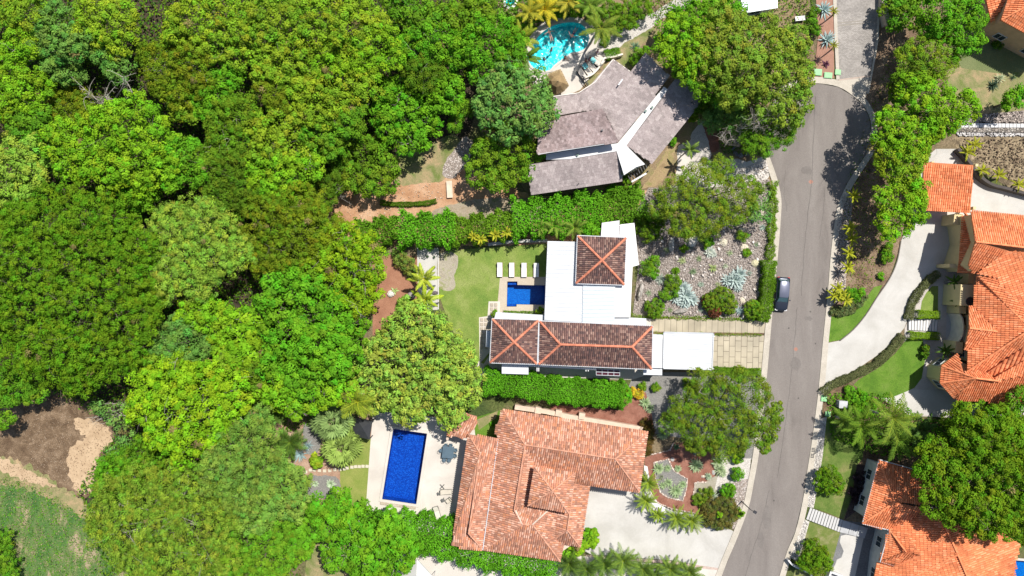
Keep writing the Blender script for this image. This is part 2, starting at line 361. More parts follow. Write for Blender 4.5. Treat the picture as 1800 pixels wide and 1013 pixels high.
def hedge(label, line, width, height, colr='hedge', leaf=.16, name='hedge', dens=1.0, group=None, jag=.12):
    """clipped hedge along a polyline in photo pixels; leaves over its top and both sides"""
    rng = np.random.default_rng(int(line[0][0] * 3 + line[0][1]))
    w_ = np.array([P(x, y, height * .9).xy for x, y in line]); seg = np.linalg.norm(np.diff(w_, axis=0), axis=1); Lg = seg.sum()
    per = width + 2 * height; n = int(Lg * per / (leaf * leaf * .45) * 2.3 * dens)
    s = rng.uniform(0, Lg, n); cum = np.concatenate([[0], np.cumsum(seg)]); i = np.clip(np.searchsorted(cum, s) - 1, 0, len(seg) - 1)
    t = ((s - cum[i]) / seg[i])[:, None]; c = w_[i] * (1 - t) + w_[i + 1] * t; d = norm(w_[i + 1] - w_[i]); nr = np.stack([-d[:, 1], d[:, 0]], 1)
    q = rng.uniform(-1, 1, n) * per / 2; top = np.abs(q) < width / 2; und = (1 + jag * np.sin(s * 2.1 + 1) + jag * .8 * np.sin(s * 5.3) + jag * .5 * np.sin(s * 11 + q * 3))
    off = np.where(top, q, np.sign(q) * width / 2) * und; z = np.where(top, height, np.maximum(height - (np.abs(q) - width / 2), 0)) * (1 + rng.normal(0, .05, n)) * (.94 + .06 * und)
    ed = np.clip(np.abs(q) / (width / 2), 0, 1); z = z - np.where(top, ed ** 6 * .12 * height, 0)
    p = np.concatenate([c + nr * off[:, None], z[:, None]], 1) + rng.normal(0, leaf * .45, (n, 3)); p[:, 2] = np.maximum(p[:, 2], .03)
    nm = np.concatenate([nr * np.where(top, 0, np.sign(q))[:, None], np.where(top, 1, .35)[:, None]], 1); nm = norm(nm + rng.normal(0, .55, (n, 3)))
    C = np.array(PAL[colr] if isinstance(colr, str) else colr) * rng.uniform(.7, 1.25, (n, 1)) * (1 + .12 * np.sin(s * 1.3))[:, None] * np.ones(3)
    m = n // 3; pi = p[:m].copy(); pi[:, 2] *= rng.uniform(.3, .85, m); 
    P2 = np.concatenate([p, pi]); N2 = np.concatenate([nm, norm(rng.normal(size=(m, 3)) + [0, 0, 1])]); C2 = np.concatenate([C, C[:m]])
    mid = w_[len(w_) // 2]; o = thing(name, (mid[0], mid[1], 0), label, 'hedge', group)
    quads('foliage', leafquads(P2, N2, leaf, .6, rng), C2, LEAF, o)
    g = G()
    for k in range(max(int(Lg / 1.2), 2)):
        s0 = (k + .5) * Lg / max(int(Lg / 1.2), 2); ii = min(int(np.searchsorted(cum, s0)) - 1, len(seg) - 1); f = (s0 - cum[ii]) / seg[ii]; b = w_[ii] * (1 - f) + w_[ii + 1] * f
        g.tube(limb((b[0], b[1], -.1), (b[0] + rng.normal(0, .1), b[1] + rng.normal(0, .1), height * .85), rng, 4), [.05, .04, .03, .01], 5)
    g.build('stem', BARK, o)
    return o
# ---------------------------------------------------------------- roofs and houses
CLAYP = dict(
    terra=[(.54, .235, .14), (.60, .30, .195), (.45, .185, .115), (.63, .36, .25), (.27, .13, .09), (.58, .235, .11), (.68, .43, .32), (.36, .175, .12)],
    brown=[(.18, .10, .085), (.13, .075, .07), (.25, .145, .115), (.095, .062, .06), (.31, .20, .16), (.16, .088, .075)],
    orange=[(.70, .22, .09), (.78, .27, .12), (.64, .19, .08), (.80, .31, .15), (.70, .22, .09)],
    slate=[(.33, .275, .262), (.37, .31, .295), (.30, .25, .24), (.42, .36, .34), (.34, .285, .272)],
    slate2=[(.27, .205, .195), (.30, .23, .22), (.25, .19, .18), (.33, .26, .25)])
def px3(f): return [P(*p) for p in f]
def tile_plane(g, poly, pal, style='barrel', w=.27, Lt=.42, stain=.3):
    """real tiles laid on one sloping roof plane, each with its own fired colour"""
    Q = np.array([list(p) for p in poly]); c = Q.mean(0); _, _, vt = np.linalg.svd(Q - c); n = vt[2]; n = n if n[2] > 0 else -n
    cols = np.array(CLAYP[pal]); mean = cols.mean(0)
    tri = tessellate_polygon([[Vector((p[0], p[1], 0)) for p in Q]]); k = len(Q)
    zpl = lambda x, y: c[2] - (n[0] * (x - c[0]) + n[1] * (y - c[1])) / n[2]
    top = [(p[0], p[1], zpl(p[0], p[1])) for p in Q]
    F = [t if (Vector(top[t[1]]) - Vector(top[t[0]])).cross(Vector(top[t[2]]) - Vector(top[t[0]])).z > 0 else (t[0], t[2], t[1]) for t in tri]
    V = top + [(p[0], p[1], p[2] - .18) for p in top]; F += [(i, i + k, (i + 1) % k + k, (i + 1) % k) for i in range(k)] + [(t[0] + k, t[1] + k, t[2] + k) for t in tri]
    g.add(V, F, mean * .8)
    d = np.array([n[0], n[1], 0.]); d = d / (np.linalg.norm(d) + 1e-9) if np.linalg.norm(d) > .02 else np.array([0, -1., 0])
    d = norm(d - n * d.dot(n)); a = np.cross(n, d)
    uv = np.stack([(Q - c) @ a, (Q - c) @ d], 1); lo, hi = uv.min(0), uv.max(0)
    nu, nv = int((hi[0] - lo[0]) / w) + 1, int((hi[1] - lo[1]) / Lt) + 1
    I, J = np.meshgrid(np.arange(nu + 1), np.arange(nv + 1)); off = .5 * w * (J % 2) if style == 'flat' else 0
    U = lo[0] + (I + .5) * w - (nu + 1) * w / 2 + (hi[0] - lo[0]) / 2 + off; W_ = hi[1] - (J + .5) * Lt
    U, W_, J = U.ravel(), W_.ravel(), J.ravel(); m = inpoly(U, W_, uv); U, W_ = U[m], W_[m]; nT = len(U)
    if nT == 0: return
    ctr = c + U[:, None] * a + W_[:, None] * d
    ci = cols[R.integers(0, len(cols), nT)]
    st = np.sin(ctr[:, 0] * .9 + ctr[:, 1] * .5) + np.sin(ctr[:, 0] * .37 - ctr[:, 1] * 1.1 + 2) + np.sin(ctr[:, 1] * 2.3 + ctr[:, 0] * 1.7)
    tc = ci * (1 - stain * np.clip(st / 3 + R.normal(0, .35, nT), -.5, 1))[:, None]
    tc = .35 * mean + .65 * tc if pal == 'slate' else .25 * mean + .75 * tc if pal == 'terra' else tc
    if style == 'barrel':
        th = np.linspace(0, math.pi, 5); cs = -np.cos(th) * w * .40; sn = np.sin(th) * w * .34
        prof = [(cs[i] * f, sn[i] * f + e, s) for s, f, e in ((-.5, .86, 0), (.54, 1, .025)) for i in range(5)]
        FT = [(i, i + 5, i + 6, i + 1) for i in range(4)] + [(5, 6, 7, 8, 9)[::-1]]
    else:
        prof = [(-w * .485, .012, -.5), (w * .485, .012, -.5), (w * .485, .034, .52), (-w * .485, .034, .52), (w * .485, .0, .52), (-w * .485, .0, .52)]
        FT = [(0, 3, 2, 1), (3, 5, 4, 2)]
    prof = np.array(prof); jit = R.normal(0, .006, (nT, 1, 1))
    VV = ctr[:, None, :] + prof[None, :, :1] * a + (prof[None, :, 1:2] + jit) * n + prof[None, :, 2:] * Lt * d
    K = len(prof); FF = [tuple(f + t * K for f in ft) for t in range(nT) for ft in FT]
    g.add(VV.reshape(-1, 3), FF, np.repeat(tc, K, axis=0))
def roof(parent, faces, pal='terra', ridges=(), style='barrel', w=.27, Lt=.42, cap=None, capr=.13, gutter=None):
    g = G()
    for f in faces: tile_plane(g, px3(f), pal, style, w, Lt)
    o = g.build('roof', CLAY, parent)
    if ridges:
        if 1:
            cc = cap or tuple(np.array(CLAYP[pal]).mean(0) * 1.15)
            for a, b in ridges:
                g = G(); A, B = P(*a), P(*b); n = max(int((B - A).length / .38), 1)
                for i in range(n):
                    p = A.lerp(B, i / n); q = A.lerp(B, (i + 1.08) / n); v = R.uniform(.8, 1.15)
                    g.tube([(p.x, p.y, p.z + .03), (q.x, q.y, q.z + .05)], [capr, capr * .85], 7, np.array(cc) * v)
                g.build('ridge_cap', CLAY, o, smooth=False)
    if gutter:
        for line in gutter:
            g = G(); g.tube([list(P(*p)) for p in line], .07, 6); g.build('gutter', WMETAL, o)
    return o
def hip(parent, c, r, pal, **kw):
    """c: four eave corners (px,py,h) in ring order; r: apex, or two ridge ends (first nearest edge c3-c0)"""
    if len(r) == 1: a = r[0]; F = [[c[i], c[(i + 1) % 4], a] for i in range(4)]; RD = [(x, a) for x in c]
    else:
        a, b = r; F = [[c[0], c[1], b, a], [c[1], c[2], b], [c[2], c[3], a, b], [c[3], c[0], a]]; RD = [(c[0], a), (c[3], a), (c[1], b), (c[2], b), (a, b)]
    return roof(parent, F, pal, RD, **kw)
def insetpoly(poly, d):
    pts = [Vector((p.x, p.y)) for p in poly]; ar = sum(pts[i].cross(pts[(i + 1) % len(pts)]) for i in range(len(pts)))
    return offset_line(pts, d if ar > 0 else -d, closed=True), ar > 0
def walls(parent, pts, h, inset=.55, mat=None, wins=True, z0=-.1, door=None, frame=None, top=None, name='wall', minlen=2.6):
    """outer walls under an eave outline, with windows (frame > pane) on the longer runs"""
    poly, ccw = insetpoly([P(p[0], p[1], h) for p in pts], inset)
    if not ccw: poly = poly[::-1]
    g = G(); g.prism(poly, z0, h - .12 if top is None else top); wl = g.build(name, mat or WHITE, parent)
    if not wins: return poly
    n = len(poly); did = False
    for i in range(n):
        a, b = poly[i], poly[(i + 1) % n]; L = (b - a).length
        if L < minlen: continue
        t = (b - a) / L; nr = Vector((t.y, -t.x)); rz = math.atan2(t.y, t.x); k = max(int(L / 3.2), 1)
        for j in range(k):
            c = a + t * (L * (j + .5) / k) + nr * .02
            if door is not None and not did and i == door % n and j == k // 2:
                did = True; g = G(); g.box((c.x, c.y, 1.05), (1.0, .1, 2.1), rz); d_ = g.build('door', plain('dark_wood', (.12, .06, .03), .5), parent)
                g = G(); q = c + t * .38 + nr * .08; g.box((q.x, q.y, 1.0), (.05, .06, .2), rz); g.build('handle', WMETAL, d_); continue
            zc = min(h * .5, 1.5); g = G()
            for dx, dz, sx, sz in ((0, .58, 1.4, .08), (0, -.58, 1.4, .08), (-.66, 0, .08, 1.08), (.66, 0, .08, 1.08), (0, 0, .05, 1.08)):
                q = c + t * dx; g.box((q.x, q.y, zc + dz), (sx, .12, sz), rz)
            f = g.build('window', frame or WMETAL, parent); g = G(); g.box((c.x - nr.x * .0, c.y - nr.y * .0, zc), (1.26, .05, 1.1), rz); g.build('pane', GLASS, f)
    return poly
def metal_roof(parent, pts, mat=None, th=.14, rib=None, ribw=.48, name='roof'):
    """sheet roof with standing ribs. pts (px,py,h)"""
    W_ = px3(pts); g = G(); g.prism([(p.x, p.y) for p in W_], [p.z - th for p in W_], [p.z for p in W_])
    if rib is not None:
        d = Vector((math.cos(rib), math.sin(rib))); a = Vector((-d.y, d.x)); U = [p.xy.dot(a) for p in W_]; n = len(W_)
        zf = np.linalg.lstsq(np.array([[p.x, p.y, 1] for p in W_]), np.array([p.z for p in W_]), rcond=None)[0]
        u = min(U) + ribw
        while u < max(U) - ribw / 2:
            xs = []
            for i in range(n):
                u1, u2 = U[i], U[(i + 1) % n]
                if (u1 - u) * (u2 - u) < 0: q = W_[i].xy.lerp(W_[(i + 1) % n].xy, (u - u1) / (u2 - u1)); xs.append(q.dot(d))
            xs.sort()
            for k in range(0, len(xs) - 1, 2):
                p, q = a * u + d * (xs[k] + .08), a * u + d * (xs[k + 1] - .08)
                z = lambda v: zf[0] * v.x + zf[1] * v.y + zf[2]
                c = (p + q) / 2; s = a * .05
                g.add([(v.x, v.y, z(v) + e) for e, vs in ((.003, (p - s, q - s, q + s, p + s)), (.055, (p - s * .6, q - s * .6, q + s * .6, p + s * .6))) for v in vs],
                      [(4, 5, 6, 7), (0, 1, 5, 4), (2, 3, 7, 6), (1, 2, 6, 5), (3, 0, 4, 7)])
            u += ribw
    return g.build(name, mat or WMETAL, parent)

# ---------------------------------------------------------------- palms, agaves, ferns
def frond(rng, L, el, az, droop, nl=15, lw=.07, ll=.5, col=(.1, .25, .03), curl=0.0):
    t = np.linspace(0, 1, 9); e = el - droop * t ** 1.4; st = L / 8
    dirs = np.stack([np.cos(e) * math.cos(az), np.cos(e) * math.sin(az), np.sin(e)], 1); pts = np.concatenate([[[0, 0, 0]], np.cumsum(dirs[:-1] * st, axis=0)])
    side = np.array([-math.sin(az), math.cos(az), 0]); V = []; C = []
    for i in range(8):
        w_ = .05 * (1 - t[i]) + .012; V.append([pts[i] - side * w_, pts[i] + side * w_, pts[i + 1] + side * w_ * .8, pts[i + 1] - side * w_ * .8]); C.append(np.array(col) * [1.5, 1.25, 1])
    for s in (-1, 1):
        for j in range(nl):
            q = .14 + .86 * (j + .5) / nl; k = min(int(q * 8), 7); f = q * 8 - k; p = pts[k] * (1 - f) + pts[k + 1] * f; d = dirs[k]
            l = ll * math.sin(math.pi * min(q * .82 + .16, 1)) ** .7 * rng.uniform(.85, 1.1) * L / 2.2
            out = norm(side * s * (1 - .35 * q) + d * (.45 + .7 * q) + np.array([0, 0, rng.uniform(-.35, .1) - curl])); w_ = d * lw * .5
            tip = p + out * l + np.array([0, 0, -.22 * l]); mid = p + out * l * .55
            V.append([p - w_ * .6, p + w_ * .6, mid + w_ * 1.15, mid - w_ * 1.15]); V.append([mid - w_ * 1.15, mid + w_ * 1.15, tip + w_ * .2, tip - w_ * .2])
            c = np.array(col) * rng.uniform(.75, 1.25); C += [c, c]
    return np.array(V), np.array(C)
def palm_crown(rng, n, L, col, el=(.1, 1.3), droop=1.3, **kw):
    VV = []; CC = []
    for i in range(n):
        q = i / max(n - 1, 1); c = np.array(col) * rng.uniform(.85, 1.15); c = c * (1 + .5 * (1 - q)) if rng.random() < .0 else c
        V, C = frond(rng, L * rng.uniform(.85, 1.1), el[0] + (el[1] - el[0]) * q, i * 2.399 + rng.normal(0, .15), droop * rng.uniform(.8, 1.15), col=c, **kw); VV.append(V); CC.append(C)
    return np.concatenate(VV), np.concatenate(CC)
def palm(label, px, py, h, L, n=16, col=(.13, .24, .03), lean=(0, 0), group=None, cat='palm', name='palm_tree', trad=.14, **kw):
    """px,py: where the head of the palm is seen"""
    rng = np.random.default_rng(int(px * 31 + py)); t = P(px, py, h); b = Vector((t.x + lean[0], t.y + lean[1], 0)); o = thing(name, b, label, cat, group)
    V, C = palm_crown(rng, n, L, col, **kw); quads('crown', V + np.array([t.x - b.x, t.y - b.y, h]), C, LEAF, o, org=1)
    g = G(); q = np.linspace(0, 1, 9)[:, None]; top = np.array([t.x - b.x, t.y - b.y, h]); pts = top * q; pts[:, :2] = top[:2] * q ** 1.6; pts[0, 2] = -.2
    g.tube(pts, np.linspace(trad * 1.3, trad * .8, 9), 8); g.build('trunk' if h > 1.2 else 'stem', PALEBARK if h > 1.2 else BARK, o, smooth=True, local=True)
    return o
def fan_palm(label, px, py, h, Rr, col, n=14, group=None, pleats=12):
    rng = np.random.default_rng(int(px + py * 7)); b = P(px, py, h); b.z = 0; o = thing('fan_palm', b, label, 'palm', group); V = []; C = []
    for i in range(n):
        az = i * 2.399; el = .15 + 1.1 * (i / n); st = Rr * (.55 if el < .9 else .35); d = np.array([math.cos(el) * math.cos(az), math.cos(el) * math.sin(az), math.sin(el)]); hub = np.array([0, 0, h * .75]) + d * st
        side = np.array([-math.sin(az), math.cos(az), 0]); nrm = norm(np.cross(d, side)); 
        V.append([hub - d * st - side * .03, hub - d * st + side * .03, hub + side * .03, hub - side * .03]); C.append(np.array(col) * .9)
        cb = np.array(col) * rng.uniform(.65, 1.25); fr = Rr * .52 * rng.uniform(.85, 1.1)  # wide tone spread imitates lit and dark leaves
        for j in range(pleats):
            a = (j - pleats / 2 + .5) / pleats * 4.4; a2 = 4.4 / pleats * .5; f = lambda x, r, z: hub + (d * math.cos(x) + side * math.sin(x)) * r + nrm * z * 2.2 + np.array([0, 0, -.55 * r * r / Rr])
            for s in (-1, 1):
                V.append([f(a, .03, 0), f(a + s * a2, fr * .6, -.04), f(a + s * a2 * .25, fr * .98, 0), f(a, fr * .6, .05)]); C.append(cb * rng.uniform(.85, 1.15) * (1 if s > 0 else .92))  # one side of each pleat tinted darker as fold shade
    quads('crown', np.array(V), np.array(C), LEAF, o, org=1)
    g = G(); g.tube([(0, 0, -.1), (0, 0, h * .4), (0, 0, h * .78)], [.2, .17, .14], 9); g.build('trunk', BARK, o, local=True, smooth=True)
    return o
def rosette_geo(rng, n, L, W_, col, el=(.15, 1.25), edge=None, bend=.5, seg=4):
    V = []; C = []
    for i in range(n):
        q = i / max(n - 1, 1); az = i * 2.399 + rng.normal(0, .1); e = el[0] + (el[1] - el[0]) * q; l = L * rng.uniform(.85, 1.1) * (1 - .25 * q)
        side = np.array([-math.sin(az), math.cos(az), 0]); p = np.array([0, 0, .05]); cb = np.array(col) * rng.uniform(.85, 1.15); eb = np.array(edge if edge is not None else col) * rng.uniform(.9, 1.1)
        prev = None
        for k in range(seg + 1):
            f = k / seg; ee = e - bend * f * f; d = np.array([math.cos(ee) * math.cos(az), math.cos(ee) * math.sin(az), math.sin(ee)])
            if k: p = p + d * l / seg
            w_ = W_ * (.55 + 1.1 * f - 1.65 * f ** 2.2) * .5 if f < 1 else .004; w_ = max(w_, .004); up = norm(np.cross(d, side)) * (-1); up = up if up[2] > 0 else -up
            cur = (p - side * w_ + up * w_ * .35, p, p + side * w_ + up * w_ * .35)
            if prev is not None:
                V.append([prev[0], prev[1], cur[1], cur[0]]); V.append([prev[1], prev[2], cur[2], cur[1]]); C += [cb, cb]
                if edge is not None:
                    for s, (a, b) in ((-1, (prev[0], cur[0])), (1, (prev[2], cur[2]))):
                        V.append([a, b, b + side * s * W_ * .13 * (1 - f) + [0, 0, .004], a + side * s * W_ * .13 + [0, 0, .004]]); C.append(eb)
            prev = cur
    return np.array(V), np.array(C)
def agave(label, px, py, r, col=(.22, .32, .28), edge=None, n=26, width=.14, name='agave', cat='agave', group=None, el=(.12, 1.25), bend=.4, heads=None, scale_r=True):
    """r in photo px; heads: extra rosettes (dx,dy,r) px"""
    rng = np.random.default_rng(int(px * 5 + py * 3)); b = P(px, py, 0.2); b.z = 0; o = thing(name, b, label, cat, group); V = []; C = []
    for (dx, dy, rr) in [(0, 0, r)] + list(heads or []):
        Lr = rr / S * 1.32; v, c = rosette_geo(rng, n, Lr, width * max(Lr, .35) * 1.1, col, el, edge, bend); V.append(v + np.array([dx / S, -dy / S, .02])); C.append(c)
    quads('leaves', np.concatenate(V), np.concatenate(C), SUCC, o, org=1)
    g = G(); g.tube([(0, 0, -.1), (0, 0, .12)], [r / S * .16, r / S * .1], 8); g.build('stem', BARK, o, local=True)
    return o
def bush(label, px, py, r, h, col='green', style='small', name='bush', cat='bush', lob=None, group=None, dens=1.0):
    return tree(label, h, col, style, lob or [(px, py, r)], name=name, cat=cat, group=group, dens=dens, twigs=2, trad=.05, part='foliage')
def rock(label, px, py, r, col=(.62, .58, .5), group=None, elong=1, rz=0, h=.6, nm='rock'):
    p = P(px, py, r / S * .3); g = G(); g.sphere((0, 0, r / S * h * .35), (r / S, r / S / elong, r / S * h), 12, 8, jit=.09)
    o = g.build(nm, ground('rock_%d' % int(col[0] * 99), [np.array(col) * .75, np.array(col) * 1.15], 3, bump=.6, fine=12) if ('rock_%d' % int(col[0] * 99)) not in MATS else MATS['rock_%d' % int(col[0] * 99)], None)
    o.location = (p.x, p.y, 0); o.rotation_euler = (0, 0, rz); ORG[o.name] = p; return tag(o, label, 'rock', group)
def scatter_stones(name, polypx, n, size, cols, holes=(), flat=.6, kind='stuff', label=None, line=None):
    """loose stones, uncountable: one object"""
    rng = np.random.default_rng(len(polypx) + n)
    if line: 
        w_ = np.array([P(*p).xy for p in line]); k = np.linspace(0, len(w_) - 1.001, n); i = k.astype(int); f = (k - i)[:, None]; c = w_[i] * (1 - f) + w_[i + 1] * f + rng.normal(0, .03, (n, 2))
    else: c = scatter(polypx, n, rng)
    s = size * rng.uniform(.5, 1.4, n); a = rng.uniform(0, 6.28, n)
    base = np.array([(-1, 0, 0), (0, -1, 0), (1, 0, 0), (0, 1, 0), (-.6, -.55, .8), (.6, -.6, .7), (.55, .6, .85), (-.6, .55, .7)])
    V = base[None] * (1 + rng.normal(0, .18, (n, 8, 3))); V = V * s[:, None, None] * np.array([1, .75, flat])
    ca, sa = np.cos(a)[:, None], np.sin(a)[:, None]; X = V[:, :, 0] * ca - V[:, :, 1] * sa; Y = V[:, :, 0] * sa + V[:, :, 1] * ca
    V = np.stack([X + c[:, :1], Y + c[:, 1:], V[:, :, 2] + .2 * size + .02 + ZL[0]], 2)
    FT = [(0, 1, 5, 4), (1, 2, 6, 5), (2, 3, 7, 6), (3, 0, 4, 7), (4, 5, 6, 7)]
    Q = np.stack([V[:, list(f)] for f in FT], 1).reshape(-1, 4, 3); C = np.array(cols)[rng.integers(0, len(cols), n)] * rng.uniform(.75, 1.2, (n, 1))
    o = quads(name, Q, np.repeat(C, 5, axis=0), CLAY); o['kind'] = kind
    if label: o['label'] = label
    return o
def ground_leaves(name, polypx, n, size, h, cols, label=None, spread=None):
    rng = np.random.default_rng(n); c = scatter(polypx, n, rng); z = rng.uniform(.03, 1, n) ** 1.3 * h
    if h > .25:  # mounded
        z *= np.clip(.55 + .5 * np.sin(c[:, 0] * 1.9 + 1) * np.sin(c[:, 1] * 2.3) + .3 * np.sin(c[:, 0] * 4.1 + c[:, 1] * 3), .1, 1.3)
    p = np.concatenate([c, z[:, None] + .02], 1); nm = norm(rng.normal(0, .6, (n, 3)) + [0, 0, 1]); C = np.array([PAL[k] if isinstance(k, str) else k for k in cols])[rng.integers(0, len(cols), n)] * rng.uniform(.7, 1.25, (n, 1))
    o = quads(name, leafquads(p, nm, size, .6, rng), C, LEAF); o['kind'] = 'stuff'
    if label: o['label'] = label
    return o

# ---------------------------------------------------------------- people
def person(label, px, py, z, rz, pose, skin=(.45, .24, .15), hair=(.03, .02, .015), suit=(.05, .05, .2), h=0, arms=.9):
    b = P(px, py, h); b.z = 0; o = thing('person', (b.x, b.y, z), label, 'person', None, rz)
    J = []; E = []; Rd = []
    def v(p, r, par=None): J.append(p); Rd.append(r); 
    def add(p, r, par):
        J.append(p); Rd.append(r); i = len(J) - 1
        if par is not None: E.append((par, i))
        return i
    pel = add((0, 0, .95), (.15, .11), None); sp = add((0, 0, 1.12), (.125, .09), pel); ch = add((0, 0, 1.32), (.16, .11), sp); nk = add((0, 0, 1.47), (.06, .06), ch)
    hd = add((0, -.01, 1.58), (.085, .095), nk); add((0, 0, 1.70), (.075, .085), hd); add((0, -.115, 1.585), (.018, .02), hd)
    for s in (-1, 1):
        sh = add((s * .17, 0, 1.40), (.06, .06), ch); ca, sa = math.cos(arms), math.sin(arms)
        el = add((s * (.17 + .28 * sa), -.03, 1.40 - .28 * ca), (.042, .042), sh); wr = add((s * (.17 + .50 * sa), -.12, 1.40 - .50 * ca), (.027, .024), el)
        dx, dz = s * sa, -ca; pm = add((s * (.17 + .56 * sa), -.145, 1.40 - .56 * ca), (.036, .018), wr)
        for f in range(4):
            q = (f - 1.5) * .019; l = (.062, .074, .07, .055)[f]; a = add((J[pm][0] + dx * .04, J[pm][1] + q, J[pm][2] + dz * .04), (.009, .009), pm)
            add((J[a][0] + dx * l, J[a][1] + q * .3 - .02, J[a][2] + dz * l), (.007, .007), a)
        t = add((J[pm][0] + dx * .01, J[pm][1] - .04, J[pm][2] + dz * .01), (.011, .011), pm); add((J[t][0] + dx * .035, J[t][1] - .02, J[t][2] + dz * .035), (.008, .008), t)
        hp = add((s * .09, 0, .88), (.095, .095), pel); kx = .26 if pose == 'recline' else 0
        kn = add((s * .12, -.03 - kx * .9, .5 + kx * .25), (.062, .062), hp); an = add((s * .14, 0, .09 + kx * .3), (.038, .04), kn); add((s * .16, -.16, .04 + kx * .3), (.035, .022), an)
    M = Matrix.Identity(4)
    if pose in ('float', 'recline'): M = Matrix.Rotation(-math.pi / 2, 4, 'X') @ Matrix.Translation((0, 0, -.95))
    if pose == 'recline':
        Mb = Matrix.Translation((0, 0, .95)) @ Matrix.Rotation(math.radians(35), 4, 'X') @ Matrix.Translation((0, 0, -.95))
    def tf(p):
        p = Vector(p)
        if pose == 'recline' and p.z > 1.0: p = Mb @ p if True else p
        return M @ p
    V = [tf(p) for p in J]; me = bpy.data.meshes.new('body'); me.from_pydata([tuple(q) for q in V], E, []); bo = bpy.data.objects.new('body', me); COL.objects.link(bo); bo.parent = o; ORG[bo.name] = ORG[o.name]
    m = bo.modifiers.new('Skin', 'SKIN'); m.use_smooth_shade = True; sv = me.skin_vertices[0].data
    for i, r in enumerate(Rd): sv[i].radius = r; sv[i].use_root = (i == 0)
    bo.modifiers.new('Sub', 'SUBSURF').levels = 1; bo.modifiers['Sub'].render_levels = 1
    me.materials.append(plain('skin_%d' % int(skin[0] * 100), skin, .6, var=.03))
    def part(nm, mat, fn, smo=True):
        g = G(); fn(g); V0 = [tuple(tf(p)) for p in np.concatenate(g.V)]; g.V = [np.array(V0)]; return g.build(nm, mat, o, smooth=smo, local=True)
    part('hair', plain('hair_%d' % int(hair[0] * 100), hair, .7), lambda g: (g.sphere((0, .022, 1.665), (.098, .115, .10), 12, 8), g.sphere((0, .07, 1.58), (.08, .06, .11), 10, 7)))
    part('swimwear', plain('swim_%d' % int(suit[2] * 100 + suit[0] * 1000), suit, .8), lambda g: (g.tube([(0, 0, 1.06), (0, 0, .97), (0, 0, .9)], [.135, .165, .17], 14), g.tube([(-.09, 0, .92), (-.10, -.01, .80)], [.105, .1], 12), g.tube([(.09, 0, .92), (.10, -.01, .80)], [.105, .1], 12)))
    part('eye', plain('eye_dark', (.02, .02, .02), .2), lambda g: (g.sphere((-.032, -.093, 1.605), .011, 8, 5), g.sphere((.032, -.093, 1.605), .011, 8, 5)))
    part('mouth', plain('lip', (.35, .1, .09), .5), lambda g: g.sphere((0, -.093, 1.545), (.024, .01, .007), 8, 5))
    return o
# ================================================================ THE SETTING
POOLA = smooth([(927, 100), (934, 88), (941, 72), (953, 58), (970, 47), (990, 41), (1010, 40), (1024, 45), (1033, 56), (1035, 70), (1030, 84), (1018, 91), (1004, 93), (997, 99), (985, 107), (973, 116), (966, 124), (950, 124), (935, 117)], 3)
POOLB = [(892, 501), (892, 495), (909.5, 495), (909.5, 501), (958, 502), (958, 536), (908, 535), (908, 539), (891, 539)]
POOLC = [(691.6, 753.5), (751, 762), (732, 886), (672, 877)]
POOLE = [(1777, 984), (1800, 986), (1840, 990), (1835, 1050), (1765, 1045)]
POOLN = [(884, -30), (915, -30), (904, 8), (897, 13), (890, 10)]
SOIL = ground('soil', [(.10, .065, .04), (.17, .11, .065), (.24, .16, .09)], .5, fine=5, finev=.35, bump=.6)
DIRT = ground('orange_dirt', [(.36, .19, .10), (.44, .255, .145), (.50, .32, .20)], .45, fine=7, finev=.16)
GRASS = ground('lawn_grass', [(.13, .21, .035), (.185, .25, .05), (.25, .29, .085)], .35, fine=14, finev=.3, bump=.5)
GRASS2 = ground('fresh_grass', [(.075, .16, .015), (.105, .20, .02), (.14, .225, .035)], .45, fine=14, finev=.3, bump=.5)
DRYG = ground('dry_grass', [(.13, .17, .04), (.24, .22, .10), (.38, .27, .15)], .55, fine=11, finev=.25, bump=.4)
ASPH = ground('asphalt', [(.145, .127, .114), (.195, .171, .153), (.22, .195, .174), (.25, .222, .2)], .3, fine=20, finev=.2, bump=.15, stops=(.25, .5, .75), stretch=(.08, 1.5, .35))
CONC = ground('concrete', [(.43, .41, .37), (.48, .46, .42), (.53, .51, .47)], .3, fine=10, finev=.06, bump=.06, rough=.75)
DECK = ground('pool_deck_stone', [(.50, .455, .40), (.55, .505, .445), (.59, .545, .485)], .3, fine=12, finev=.06, bump=.08)
KERB = ground('kerb_concrete', [(.43, .385, .315), (.51, .46, .385)], .8, fine=9, finev=.12, bump=.15)
MULCH = ground('red_mulch', [(.20, .085, .055), (.26, .115, .08), (.31, .15, .105)], .8, fine=16, finev=.28, bump=.5)
GREYG = stones('grey_gravel', [(.21, .20, .185), (.25, .24, .22), (.29, .275, .25)], 13, .35, (.13, .125, .115))
PINKG = stones('pink_gravel', [(.40, .33, .28), (.5, .43, .38), (.33, .27, .23), (.56, .5, .45)], 5, .7, (.2, .16, .13))
WPEB = stones('white_pebbles', [(.62, .58, .52), (.70, .66, .6), (.52, .48, .43)], 10, .5, (.4, .36, .32))
ROCKG = stones('rock_garden_gravel', [(.32, .27, .23), (.41, .355, .31), (.25, .205, .175), (.50, .44, .39)], 7, .6, (.17, .135, .11))
SAND = ground('pale_sand', [(.40, .28, .17), (.52, .38, .24)], .6, fine=9, finev=.1)
PLANK = bricks('path_slabs', (.38, .33, .235), (.42, .365, .265), (.13, .11, .08), w=.78, h=3.2, rot=.02, msize=.025, offset=0)
PAVE = bricks('parking_pavers', (.40, .345, .25), (.44, .385, .28), (.12, .10, .07), w=1.42, h=.78, rot=math.pi / 2 + .02, msize=.028)
COBB = bricks('cobbled_paving', (.27, .245, .22), (.40, .365, .33), (.19, .17, .15), w=.24, h=.13, rot=.0, msize=.014)
